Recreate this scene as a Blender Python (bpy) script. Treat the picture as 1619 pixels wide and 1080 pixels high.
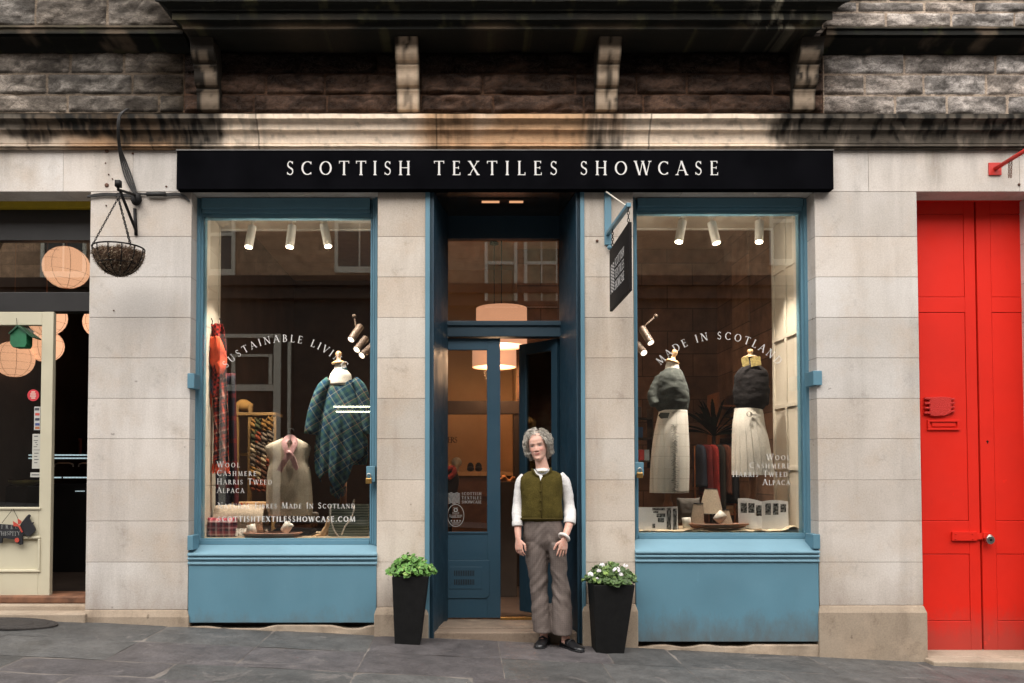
import bpy, bmesh, math, random
from mathutils import Vector, Matrix, noise, Euler
from math import sin, cos, pi, radians, hypot, atan2, exp
random.seed(7)
for o in list(bpy.data.objects): bpy.data.objects.remove(o)
SC = bpy.context.scene
COL = SC.collection
# ------------------------------------------------------------------ camera, sky, sun, exposure
FP = 1287.0; D = 6.6; ZC = 1.31; U0 = 735.0; V0 = 707.0; TH = radians(1.7)
cam = bpy.data.cameras.new('camera'); camo = bpy.data.objects.new('camera', cam); COL.objects.link(camo)
cam.sensor_width = 36; cam.lens = 36*FP/1619
cam.shift_x = (809.5-U0)/1619; cam.shift_y = (V0-540)/1619
camo.location = (0, -D, ZC); camo.rotation_euler = (pi/2+TH, 0, 0)
cam.clip_end = 500; SC.camera = camo
W = bpy.data.worlds.new('World'); SC.world = W; W.use_nodes = True
nt = W.node_tree; bg = nt.nodes['Background']
sky = nt.nodes.new('ShaderNodeTexSky'); sky.sky_type = 'NISHITA'; sky.sun_disc = False
SUN_EL, SUN_AZ = radians(54), radians(190)      # azimuth the light comes from
sky.sun_elevation = SUN_EL; sky.sun_rotation = SUN_AZ
hs = nt.nodes.new('ShaderNodeHueSaturation'); hs.inputs['Saturation'].default_value = .22
nt.links.new(sky.outputs[0], hs.inputs['Color']); nt.links.new(hs.outputs[0], bg.inputs[0])
bg.inputs[1].default_value = 0.15
sl = bpy.data.lights.new('sun', 'SUN'); sl.energy = 2.4; sl.angle = radians(85); sl.color = (1, .93, .84)
so = bpy.data.objects.new('sun', sl); COL.objects.link(so)
sd = Vector((sin(SUN_AZ)*cos(SUN_EL), cos(SUN_AZ)*cos(SUN_EL), sin(SUN_EL)))
so.rotation_euler = sd.to_track_quat('Z', 'Y').to_euler()
vs = SC.view_settings; vs.view_transform = 'Standard'; vs.look = 'None'; vs.exposure = 1.35; vs.gamma = 1

# ------------------------------------------------------------------ helpers
def P(u, v, y=0.0):                              # the point of the plane at depth y seen at (u, v)
    ry = cos(TH)-(V0-v)/FP*sin(TH); rz = sin(TH)+(V0-v)/FP*cos(TH)
    t = (y+D)/ry
    return Vector(((u-U0)/FP*t, y, ZC+rz*t))
def X(u, y=0.0, v=650): return P(u, v, y).x
def Z(v, y=0.0): return P(735, v, y).z
def S(y=0.0): return (D+y)/FP                    # metres per pixel at that depth
def gz(x): return -0.042-0.047*x                 # pavement falls to the right
nf = lambda p, o=4: noise.fractal(Vector(p), 1.0, 2.0, o)
def sm(a, b, x):
    t = max(0, min(1, (x-a)/(b-a))); return t*t*(3-2*t)

class MB:
    def __init__(s): s.v = []; s.f = []; s.c = []
    def add(s, vs, fs):
        n = len(s.v); s.v += [Vector(p) for p in vs]; s.f += [tuple(i+n for i in f) for f in fs]; return n
    def box(s, x0, x1, y0, y1, z0, z1):
        if x0 > x1: x0, x1 = x1, x0
        if y0 > y1: y0, y1 = y1, y0
        if z0 > z1: z0, z1 = z1, z0
        s.add([(x, y, z) for x in (x0, x1) for y in (y0, y1) for z in (z0, z1)],
              [(0,1,3,2),(4,6,7,5),(0,4,5,1),(2,3,7,6),(0,2,6,4),(1,5,7,3)]); return s
    def pb(s, u0, v0, u1, v1, y0, y1):           # box whose front (at y0) covers these pixels
        vm = (v0+v1)/2
        return s.box(X(u0, y0, vm), X(u1, y0, vm), y0, y1, Z(v1, y0), Z(v0, y0))
    def tube(s, pts, r, n=8, cap=True, closed=False):
        pts = [Vector(p) for p in pts]; m = len(pts)
        rs = r if isinstance(r, (list, tuple)) else [r]*m
        base = len(s.v); ref = None
        for i, p in enumerate(pts):
            a = pts[(i-1) % m] if (closed or i > 0) else p
            b = pts[(i+1) % m] if (closed or i < m-1) else p
            t = (b-a).normalized() if (b-a).length > 1e-9 else Vector((0,0,1))
            if ref is None:
                ref = t.cross(Vector((0,0,1)));
                if ref.length < .1: ref = t.cross(Vector((1,0,0)))
            ref = (ref-t*ref.dot(t)).normalized(); bi = t.cross(ref)
            for k in range(n):
                q = 2*pi*k/n; s.v.append(p+(ref*cos(q)+bi*sin(q))*rs[i])
        for i in range(m if closed else m-1):
            j = (i+1) % m
            for k in range(n):
                s.f.append((base+i*n+k, base+i*n+(k+1) % n, base+j*n+(k+1) % n, base+j*n+k))
        if cap and not closed:
            s.f.append(tuple(base+k for k in range(n))[::-1]); s.f.append(tuple(base+(m-1)*n+k for k in range(n)))
        return s
    def rings(s, rings, cap=True):               # rings: lists of points, same count
        n = len(rings[0]); base = len(s.v)
        for r in rings: s.v += [Vector(p) for p in r]
        for i in range(len(rings)-1):
            for k in range(n):
                s.f.append((base+i*n+k, base+i*n+(k+1) % n, base+(i+1)*n+(k+1) % n, base+(i+1)*n+k))
        if cap:
            s.f.append(tuple(base+k for k in range(n))[::-1]); s.f.append(tuple(base+(len(rings)-1)*n+k for k in range(n)))
        return s
    def ell(s, c, r, n=16, m=10, rot=None):
        c = Vector(c); R = rot or Matrix.Identity(3); base = len(s.v)
        for i in range(1, m):
            a = pi*i/m
            for k in range(n):
                q = 2*pi*k/n; s.v.append(c+R@Vector((r[0]*sin(a)*cos(q), r[1]*sin(a)*sin(q), r[2]*cos(a))))
        s.v += [c+R@Vector((0,0,r[2])), c+R@Vector((0,0,-r[2]))]; t = base+(m-1)*n
        for k in range(n):
            k2 = (k+1) % n; s.f.append((t, base+k, base+k2)); s.f.append((t+1, base+(m-2)*n+k2, base+(m-2)*n+k))
            for i in range(m-2): s.f.append((base+i*n+k, base+(i+1)*n+k, base+(i+1)*n+k2, base+i*n+k2))
        return s
    def cone(s, a, b, r0, r1, n=24, cap=True): return s.rings_ax(a, b, [(0, r0), (1, r1)], n, cap)
    def rings_ax(s, a, b, prof, n=24, cap=True):  # lathe along a->b, prof (t, r)
        a = Vector(a); b = Vector(b); d = b-a; t = d.normalized()
        ref = t.cross(Vector((0,0,1)))
        if ref.length < .1: ref = t.cross(Vector((0,1,0)))
        ref.normalize(); bi = t.cross(ref)
        return s.rings([[a+d*q+(ref*cos(2*pi*k/n)+bi*sin(2*pi*k/n))*r for k in range(n)] for q, r in prof], cap)
    def prism(s, pts, off):                      # polygon (3-D points) extruded by off
        n = len(pts); off = Vector(off)
        s.add([Vector(p) for p in pts]+[Vector(p)+off for p in pts],
              [tuple(range(n)), tuple(range(n, 2*n))[::-1]]+[(i, i+n, (i+1) % n+n, (i+1) % n) for i in range(n)]); return s
    def sheet(s, fn, nu, nv):                    # grid of fn(a, b), a and b in 0..1
        base = len(s.v)
        for j in range(nv+1):
            for i in range(nu+1): s.v.append(Vector(fn(i/nu, j/nv)))
        for j in range(nv):
            for i in range(nu):
                q = base+j*(nu+1)+i; s.f.append((q, q+1, q+nu+2, q+nu+1))
        return s
    def build(s, name, m, parent=None, smooth=False, bevel=0, seg=2, thick=0, fix=True):
        me = bpy.data.meshes.new(name); me.from_pydata([tuple(p) for p in s.v], [], s.f)
        me.materials.append(m); me.update()
        if fix:
            b = bmesh.new(); b.from_mesh(me); bmesh.ops.recalc_face_normals(b, faces=b.faces); b.to_mesh(me); b.free()
        if smooth:
            for p in me.polygons: p.use_smooth = True
        o = bpy.data.objects.new(name, me); COL.objects.link(o)
        if parent: attach(o, parent)
        if thick:
            q = o.modifiers.new('s', 'SOLIDIFY'); q.thickness = thick; q.offset = 0
        if bevel:
            q = o.modifiers.new('b', 'BEVEL'); q.width = bevel; q.segments = seg; q.limit_method = 'ANGLE'; q.angle_limit = radians(40)
        return o
def attach(o, p):
    o.parent = p
    w = Matrix.Translation(p.location)
    q = p.parent
    o.matrix_parent_inverse = (w if p.type == 'EMPTY' and not q else Matrix.Identity(4)).inverted()
def thing(name, label, cat, loc=(0,0,0), group=None):
    o = bpy.data.objects.new(name, None); o.empty_display_size = .1; COL.objects.link(o); o.location = loc
    tag(o, label, cat, group); return o
def tag(o, label, cat, group=None, kind=None):
    o['label'] = label; o['category'] = cat
    if group: o['group'] = group
    if kind: o['kind'] = kind
    return o
def struct(o): o['kind'] = 'structure'; return o
def copy_tree(o, par=None, delta=None, label=None):
    c = o.copy(); COL.objects.link(c)
    if par: c.parent = par
    if delta is not None: c.location = o.location+Vector(delta)
    if label: c['label'] = label
    for ch in list(o.children): copy_tree(ch, c)
    return c
def paint(o, fn, name='Col'):
    me = o.data; ca = me.color_attributes.new(name, 'FLOAT_COLOR', 'POINT')
    for i, v in enumerate(me.vertices):
        c = fn(v.co, i); ca.data[i].color = (c[0], c[1], c[2], 1)
def remesh(mb, name, m, parent, vox, smooth_it=6, disp=None, fac=.5):
    o = mb.build(name+'_raw', m)
    q = o.modifiers.new('r', 'REMESH'); q.mode = 'VOXEL'; q.voxel_size = vox; q.use_smooth_shade = True
    if smooth_it:
        q = o.modifiers.new('s', 'SMOOTH'); q.factor = fac; q.iterations = smooth_it
    dg = bpy.context.evaluated_depsgraph_get(); dg.update()
    me = bpy.data.meshes.new_from_object(o.evaluated_get(dg)); me.name = name
    bpy.data.objects.remove(o)
    if disp:
        ns = [v.normal.copy() for v in me.vertices]
        for v, n_ in zip(me.vertices, ns): v.co = v.co+n_*disp(v.co, n_)
    me.materials.clear(); me.materials.append(m)
    for p in me.polygons: p.use_smooth = True
    o = bpy.data.objects.new(name, me); COL.objects.link(o)
    if parent: attach(o, parent)
    return o

# ------------------------------------------------------------------ materials
class NT:
    def __init__(s, name):
        s.m = bpy.data.materials.new(name); s.m.use_nodes = True; s.t = s.m.node_tree
        s.b = s.t.nodes['Principled BSDF']; s.o = s.t.nodes['Material Output']; s._co = None
    def n(s, k, **kw):
        q = s.t.nodes.new('ShaderNode'+k)
        for a, b in kw.items(): setattr(q, a, b)
        return q
    def l(s, a, b): s.t.links.new(a, b)
    @property
    def co(s):
        if not s._co: s._co = s.n('TexCoord').outputs['Object']
        return s._co
    def noise(s, scale, detail=4, rough=.55, dist=0, stretch=None):
        q = s.n('TexNoise'); q.inputs['Scale'].default_value = scale; q.inputs['Detail'].default_value = detail
        q.inputs['Roughness'].default_value = rough; q.inputs['Distortion'].default_value = dist
        if stretch:
            mp = s.n('Mapping'); mp.inputs['Scale'].default_value = stretch; s.l(s.co, mp.inputs[0]); s.l(mp.outputs[0], q.inputs[0])
        else: s.l(s.co, q.inputs[0])
        return q.outputs['Fac']
    def ramp(s, f, stops, const=False):
        q = s.n('ValToRGB'); e = q.color_ramp.elements
        if const: q.color_ramp.interpolation = 'CONSTANT'
        for i, (p, c) in enumerate(stops):
            x = e[i] if i < 2 else e.new(p)
            x.position = p; c = c if isinstance(c, (tuple, list)) else (c, c, c); x.color = (*c[:3], 1)
        s.l(f, q.inputs[0]); return q.outputs[0]
    def mix(s, f, a, b, mode='MIX'):
        q = s.n('Mix', data_type='RGBA', blend_type=mode)
        for sock, val in ((q.inputs[0], f), (q.inputs[6], a), (q.inputs[7], b)):
            if isinstance(val, (int, float)): sock.default_value = val
            elif isinstance(val, (tuple, list)): sock.default_value = (*val[:3], 1)
            else: s.l(val, sock)
        return q.outputs[2]
    def math(s, op, a, b=None):
        q = s.n('Math', operation=op)
        for i, val in enumerate((a, b)):
            if val is None: continue
            if isinstance(val, (int, float)): q.inputs[i].default_value = val
            else: s.l(val, q.inputs[i])
        return q.outputs[0]
    def sep(s, rot=(0,0,0)):
        mp = s.n('Mapping'); mp.inputs['Rotation'].default_value = rot; s.l(s.co, mp.inputs[0])
        q = s.n('SeparateXYZ'); s.l(mp.outputs[0], q.inputs[0]); return q.outputs
    def col(s, c):
        if isinstance(c, (tuple, list)): s.b.inputs['Base Color'].default_value = (*c[:3], 1)
        else: s.l(c, s.b.inputs['Base Color'])
        return s
    def rough(s, r):
        if isinstance(r, (int, float)): s.b.inputs['Roughness'].default_value = r
        else: s.l(r, s.b.inputs['Roughness'])
        return s
    def bump(s, f, st=.3, d=.01):
        q = s.n('Bump'); q.inputs['Strength'].default_value = st; q.inputs['Distance'].default_value = d
        s.l(f, q.inputs['Height']); s.l(q.outputs[0], s.b.inputs['Normal']); return s
    def vcol(s, name='Col'):
        q = s.n('Attribute'); q.attribute_name = name; return q.outputs['Color']
def mul(c, k): return tuple(x*k for x in c[:3])
def plain(name, c, r=.6, var=.18, sc=12, bump=.15, metal=0, bs=60, spec=.5):
    n = NT(name); f = n.noise(sc, 5)
    n.col(n.ramp(f, [(.3, mul(c, 1-var)), (.7, mul(c, 1+var))])).rough(r)
    n.b.inputs['Metallic'].default_value = metal; n.b.inputs['Specular IOR Level'].default_value = spec
    if bump: n.bump(n.noise(bs, 3), bump, .004)
    return n.m
def emis(name, c, s, base=None):
    n = NT(name); n.col(base or c); n.b.inputs['Emission Color'].default_value = (*c, 1); n.b.inputs['Emission Strength'].default_value = s
    return n.m
def vmat(name, r=.85, bump=.4, bs=40, var=.15, bd=.006, spec=.3):
    n = NT(name); c = n.vcol(); f = n.noise(bs/3, 5)
    n.col(n.mix(1, c, n.ramp(f, [(.3, 1-var), (.7, 1+var)]), 'MULTIPLY')).rough(r).bump(n.noise(bs, 6, .7), bump, bd)
    n.b.inputs['Specular IOR Level'].default_value = spec
    return n.m
def ashlar(name, c, dirt, stain=(.16, .12, .09), vc=False, low=None):
    n = NT(name)
    big = n.noise(1.1, 4, .6); streak = n.noise(3.2, 5, .62, 0, (1, 1, .13)); fine = n.noise(85, 4, .7)
    a = n.mix(n.ramp(big, [(.35, 0), (.7, 1)]), mul(c, 1.07), (c[0]*.86, c[1]*.83, c[2]*.79))
    if vc: a = n.mix(1, a, n.vcol(), 'MULTIPLY')
    a = n.mix(n.ramp(streak, [(.5, 0), (.78, dirt*.8)]), a, stain)
    a = n.mix(n.ramp(n.noise(4.5, 8, .75), [(.56, 0), (.74, dirt*.8)]), a, mul(stain, .8))
    a = n.mix(n.ramp(n.noise(2.3, 5, .7), [(.5, 0), (.7, dirt*.8)]), a, (.44, .34, .25))
    a = n.mix(n.ramp(n.noise(17, 2, .4), [(.74, 0), (.79, .5)]), a, mul(stain, .5))
    if low:                                      # splashed grime by the pavement, drip marks under the cornice
        o = n.sep(); zz = n.math('ADD', o[2], n.math('MULTIPLY', n.noise(2.6, 6, .7, 0, (1, 1, .4)), .9))
        a = n.mix(n.ramp(zz, [(.34, low), (.95, 0)]), a, (.16, .105, .07))
        z2 = n.math('SUBTRACT', zz, 3.4); s2 = n.ramp(n.noise(5, 4, .6, 0, (1, 1, .12)), [(.42, 0), (.7, 1)])
        a = n.mix(n.math('MULTIPLY', n.ramp(z2, [(.62, 0), (1.0, .55)]), s2), a, (.10, .08, .06))
    n.col(n.mix(.16, a, n.ramp(fine, [(.32, .15), (.68, .9)]), 'OVERLAY')).rough(.9)
    n.b.inputs['Specular IOR Level'].default_value = .2
    n.bump(n.math('ADD', n.noise(8, 5), n.math('MULTIPLY', n.noise(110, 3), .25)), .3, .006); return n.m
def paintmat(name, c, r=.42, wear=.12, dark=None, low=0):
    n = NT(name)
    a = n.mix(n.ramp(n.noise(1.6, 5), [(.35, 0), (.7, 1)]), mul(c, 1.05), mul(c, .9))
    a = n.mix(n.ramp(n.noise(5, 6, .7, 0, (1, 1, .35)), [(.6, 0), (.85, wear)]), a, dark or mul(c, .35))
    a = n.mix(n.ramp(n.noise(55, 2), [(.74, 0), (.8, wear*1.3)]), a, mul(c, .3))
    if low:                                      # road splash along the foot
        o = n.sep(); zz = n.math('ADD', o[2], n.math('MULTIPLY', n.noise(6, 8, .8, 0, (1, 1, .5)), .62))
        a = n.mix(n.ramp(zz, [(.22, low), (.5, 0)]), a, (.10, .085, .07))
        a = n.mix(n.ramp(n.noise(2.4, 7, .8, 1.2, (2.6, 1, .5)), [(.63, 0), (.66, .25), (.68, 0)]), a, mul(c, 1.9))
    n.col(a).rough(n.ramp(n.noise(6, 4), [(.3, r-.08), (.7, r+.12)]))
    n.bump(n.math('ADD', n.noise(9, 4), n.math('MULTIPLY', n.noise(90, 2), .25)), .18, .004); return n.m
def tartan(name, base, bands, sc, rot=(0,0,0), axes=(0, 2), r=.95, bands2=None, weave=260):
    n = NT(name); o = n.sep(rot)
    def st(ax, bd):
        f = n.math('FRACT', n.math('MULTIPLY', o[ax], sc))
        return n.ramp(f, [(0, base)]+bd, True)
    a = n.mix(.5, st(axes[0], bands), st(axes[1], bands2 or bands))
    n.col(n.mix(.25, a, n.ramp(n.noise(weave, 2), [(.3, .1), (.7, 1)]), 'OVERLAY')).rough(r)
    n.bump(n.noise(weave, 2), .3, .002); n.b.inputs['Specular IOR Level'].default_value = .1
    return n.m
def knit(name, c, sc=120, var=.35, r=.95, bump=.6, rib=None, bd=.004):
    n = NT(name); f = n.noise(sc, 3, .6)
    a = n.ramp(n.noise(7, 5), [(.3, mul(c, 1-var)), (.7, mul(c, 1+var))])
    a = n.mix(.6, a, n.ramp(f, [(.3, .45), (.7, 1.1)]), 'MULTIPLY')
    n.col(a).rough(r); n.b.inputs['Specular IOR Level'].default_value = .1
    h = f
    if rib:
        q = n.n('TexWave'); q.inputs['Scale'].default_value = rib; q.bands_direction = 'X'; n.l(n.co, q.inputs[0]); h = n.math('ADD', f, q.outputs['Fac'])
    n.bump(h, bump, bd); return n.m

PALE = ashlar('pale_ashlar', (.56, .525, .49), .5, (.17, .14, .115), True, .75)
PALE2 = ashlar('pale_ashlar_warm', (.53, .475, .415), .6, (.17, .115, .075), True, .95)
PLINTH = ashlar('plinth_stone', (.32, .26, .20), .75, (.09, .06, .04))
JOINT = plain('mortar', (.11, .095, .08), .95)
SOFFIT = ashlar('soffit_stone', (.27, .2, .155), .6, (.07, .045, .03))
def rockmat():
    n = NT('rock_faced_stone'); c = n.vcol(); st = (1, 1, 1.7)
    a = n.mix(1, c, n.ramp(n.noise(22, 7, .75, .6, st), [(.3, .45), (.5, 1), (.75, 1.5)]), 'MULTIPLY')
    a = n.mix(n.ramp(n.noise(9, 6, .7, 2.5, st), [(.50, 0), (.525, .75), (.56, 0)]), a, mul((.05, .04, .035), 1))
    a = n.mix(n.ramp(n.noise(60, 3), [(.6, 0), (.75, .35)]), a, (.03, .025, .02))
    n.col(a).rough(.95).bump(n.math('ADD', n.noise(22, 8, .75, .6, st), n.math('MULTIPLY', n.noise(80, 4), .4)), 1, .012); n.b.inputs['Specular IOR Level'].default_value = .1; return n.m
ROCK = rockmat()
SOOTY = vmat('sooted_moulding', .8, .5, 60, .12, .004, .2)
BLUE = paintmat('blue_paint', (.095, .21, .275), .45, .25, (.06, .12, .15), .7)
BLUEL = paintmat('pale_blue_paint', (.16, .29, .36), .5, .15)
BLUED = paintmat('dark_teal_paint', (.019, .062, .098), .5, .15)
BLUED_SHADE = paintmat('dark_teal_shaded', (.010, .036, .058), .5, .15)  # dark teal copy with the recess shade put into its colour
RED = paintmat('red_paint', (.64, .016, .006), .6, .4, (.36, .008, .004), .38); RED.node_tree.nodes['Principled BSDF'].inputs['Specular IOR Level'].default_value = .25
CREAM = paintmat('cream_paint', (.5, .46, .34), .5, .15, (.25, .2, .12))
BLACKP = plain('black_board', (.004, .004, .005), .6, .3, 3, .05, spec=0)
LETTER = plain('white_lettering', (.62, .6, .58), .5, .04)
VINYL = plain('vinyl_lettering', (.55, .53, .5), .6, .04)
IRON = plain('black_iron', (.007, .006, .006), .6, .4, 30, .4, spec=.2)
STEEL = plain('steel', (.5, .48, .45), .3, .2, 30, .2, 1)
BRASS = plain('brass', (.55, .33, .11), .35, .2, 30, .2, 1)
WOOD = plain('varnished_wood', (.22, .085, .035), .45, .35, 8, .3)
PWOOD = plain('pale_wood', (.55, .35, .18), .5, .2, 10, .2)
WHITE = plain('white_enamel', (.62, .6, .55), .45, .06)
PLASTER = plain('cream_plaster', (.46, .42, .35), .8, .08, 3, .1)
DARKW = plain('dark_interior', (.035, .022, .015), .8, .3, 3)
def glassmat(name, ior=1.55, tint=.965):
    n = NT(name); t = n.t; t.nodes.remove(n.b)
    tr = n.n('BsdfTransparent'); tr.inputs[0].default_value = (tint, tint, tint*.98, 1)
    gl = n.n('BsdfGlossy'); gl.inputs['Roughness'].default_value = 0.0; gl.inputs[0].default_value = (.95, .92, .86, 1)
    fr = n.n('Fresnel'); fr.inputs[0].default_value = ior
    mx = n.n('MixShader'); n.l(fr.outputs[0], mx.inputs[0]); n.l(tr.outputs[0], mx.inputs[1]); n.l(gl.outputs[0], mx.inputs[2])
    n.l(mx.outputs[0], n.o.inputs[0]); return n.m
GLASS = glassmat('window_glass', 1.86)

# ------------------------------------------------------------------ lettering: roman capitals drawn as strokes
T_, t_ = .135, .055
G = {
 'I': (.30, 'l.15,0,.15,1,T s.15,0 s.15,1'), 'H': (.84, 'l.15,0,.15,1,T l.69,0,.69,1,T l.15,.52,.69,.52,t s.15,0 s.15,1 s.69,0 s.69,1'),
 'E': (.60, 'l.15,0,.15,1,T l.04,.972,.52,.972,t l.15,.52,.45,.52,t l.04,.028,.56,.028,t l.505,.84,.505,1,t l.45,.43,.45,.61,t l.55,0,.55,.19,t'),
 'F': (.56, 'l.15,0,.15,1,T l.04,.972,.52,.972,t l.15,.52,.45,.52,t s.15,0 l.505,.84,.505,1,t'),
 'L': (.58, 'l.15,0,.15,1,T s.15,1 l.04,.028,.55,.028,t l.54,0,.54,.2,t'),
 'T': (.72, 'l.36,0,.36,1,T s.36,0 l.02,.972,.70,.972,t l.035,.82,.035,1,t l.685,.82,.685,1,t'),
 'O': (.92, 'a.46,.5,.38,.47,0,360'), 'Q': (.92, 'a.46,.5,.38,.47,0,360'),
 'C': (.80, 'a.46,.5,.38,.47,48,312 l.70,.76,.70,.95,t l.70,.06,.70,.2,t'),
 'G': (.86, 'a.46,.5,.38,.47,48,300 l.70,.76,.70,.95,t l.72,.06,.72,.43,T s.72,.43'),
 'D': (.86, 'l.15,0,.15,1,T l.04,.972,.38,.972,t l.04,.028,.38,.028,t a.36,.5,.40,.475,-90,90'),
 'B': (.64, 'l.15,0,.15,1,T l.04,.972,.32,.972,t l.15,.53,.34,.53,t l.04,.028,.34,.028,t a.3,.75,.2,.225,-90,90 a.32,.28,.24,.255,-90,90'),
 'P': (.60, 'l.15,0,.15,1,T l.04,.972,.32,.972,t l.15,.47,.34,.47,t s.15,0 a.3,.72,.22,.255,-90,90'),
 'R': (.72, 'l.15,0,.15,1,T l.04,.972,.32,.972,t l.15,.5,.32,.5,t s.15,0 a.3,.735,.21,.24,-90,90 l.32,.5,.68,0,T'),
 'S': (.56, 'w.27,.745,.18,.23,35,270 w.27,.265,.2,.245,90,-145 l.43,.78,.43,.96,t l.085,.05,.085,.22,t'),
 'A': (.78, 'l.06,0,.36,1,t l.36,1,.72,0,T l.17,.34,.6,.34,t s.06,0 s.72,0'),
 'M': (1.02, 'l.13,0,.18,1,t l.18,1,.5,.04,T l.5,.04,.82,1,t l.82,1,.89,0,T s.13,0 s.89,0'),
 'N': (.88, 'l.14,0,.14,1,t l.14,1,.74,0,T l.74,0,.74,1,t s.14,0 s.74,1 s.1,1'),
 'U': (.82, 'l.15,1,.15,.34,T s.15,1 s.67,1 a.41,.33,.26,.31,180,360 l.67,.33,.67,1,t'),
 'V': (.74, 'l.05,1,.38,0,T l.38,0,.7,1,t s.05,1 s.7,1'),
 'W': (1.1, 'l.05,1,.34,0,T l.34,0,.56,1,t l.56,1,.82,0,T l.82,0,1.05,1,t s.05,1 s.56,1 s1.05,1'),
 'X': (.74, 'l.07,1,.67,0,T l.07,0,.64,1,t s.07,1 s.67,0 s.07,0 s.64,1'),
 'K': (.72, 'l.15,0,.15,1,T s.15,0 s.15,1 l.15,.45,.62,1,t l.3,.55,.7,0,T s.62,1'),
 'Y': (.7, 'l.35,0,.35,.5,T l.05,1,.35,.48,T l.35,.48,.65,1,t s.35,0 s.05,1 s.65,1'),
 'Z': (.66, 'l.08,.97,.6,.97,t l.6,1,.08,0,T l.08,.03,.6,.03,t'),
 '.': (.26, 'l.13,0,.13,.12,T'), "'": (.2, 'l.1,.8,.1,1,t'), '+': (.5, 'l.25,.2,.25,.7,t'), '/': (.4, 'l.05,0,.35,1,t'), '-': (.4, 'l.05,.45,.35,.45,t'), '&': (.6, 'w.3,.7,.16,.2,0,360 w.3,.27,.22,.25,0,360')}
for d_ in '0123456789': G[d_] = (.5, {'0': 'a.25,.5,.18,.45,0,360', '1': 'l.25,0,.25,1,T', '2': 'w.25,.7,.18,.25,-30,180 l.4,.55,.08,.03,t l.08,.03,.45,.03,T'}.get(d_, 'w.25,.5,.18,.45,0,330'))
def strokes(ch, bold=1.0):
    out = []
    for tok in G[ch][1].split():
        k = tok[0]; a = tok[1:].split(',')
        w = {'T': T_, 't': t_}
        if k == 'l':
            x0, y0, x1, y1 = map(float, a[:4]); h = w[a[4]]*bold/2
            dx, dy = x1-x0, y1-y0; L = hypot(dx, dy)
            if abs(dx) > .03 and abs(dy) > .3:   # diagonals end on the horizontal
                hx = h*L/abs(dy); out.append([(x0-hx, y0), (x0+hx, y0), (x1+hx, y1), (x1-hx, y1)])
            else:
                nx, ny = -dy/L*h, dx/L*h; out.append([(x0+nx, y0+ny), (x0-nx, y0-ny), (x1-nx, y1-ny), (x1+nx, y1+ny)])
        elif k == 's':
            x, y = map(float, a); hy = .03*bold; s_ = 1 if y < .5 else -1
            out.append([(x-.12, y), (x+.12, y), (x+.12, y+s_*hy), (x+.07, y+s_*.075), (x-.07, y+s_*.075), (x-.12, y+s_*hy)])
        else:
            cx, cy, rx, ry, a0, a1 = map(float, a); n = max(6, int(abs(a1-a0)/15)); inn = []; o2 = []
            for i in range(n+1):
                q = radians(a0+(a1-a0)*i/n)
                hw = (t_+(T_-t_)*abs(cos(q)))*bold/2 if k == 'a' else (.055+.05*(abs(sin(q)) if .2 < cy+ry*sin(q) < .8 else 0)+.02)*bold/2
                o2.append((cx+(rx+hw-.02)*cos(q), cy+(ry+hw-.02)*sin(q))); inn.append((cx+(rx-hw-.02)*cos(q), cy+(ry-hw-.02)*sin(q)))
            for i in range(n): out.append([inn[i], o2[i], o2[i+1], inn[i+1]])
    return out
def word_len(s, track, sc_small):
    x = 0
    for ch in s: x += (.42 if ch == ' ' else G[ch.upper()][0]*(sc_small if ch.islower() else 1))+track
    return x-track
def text(mb, s, h, place, track=.25, small=.78, bold=1.0, fit=None):
    # place(x, y, k): x along the line in metres, y up in metres, k small stacking index
    if fit:
        n = len(s)-1; l0 = word_len(s, 0, small); track = (fit/h-l0)/max(1, n)
    x = 0; k = 0
    for ch in s:
        if ch == ' ': x += .42+track; continue
        sc = small if ch.islower() else 1.0
        for poly in strokes(ch.upper(), bold):
            k = (k+1) % 7
            mb.add([place((x+px*sc)*h, py*sc*h, k) for px, py in poly], [tuple(range(len(poly)))])
        x += G[ch.upper()][0]*sc+track
    return x*h
def path(pts, n=8):                              # catmull-rom
    out = []; p = [pts[0]]+list(pts)+[pts[-1]]
    for i in range(1, len(p)-2):
        for k in range(n):
            t = k/n; out.append(.5*((2*p[i])+(p[i+1]-p[i-1])*t+(2*p[i-1]-5*p[i]+4*p[i+1]-p[i+2])*t*t+(3*p[i]-p[i-1]-3*p[i+1]+p[i+2])*t**3))
    return out+[pts[-1]]
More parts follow.
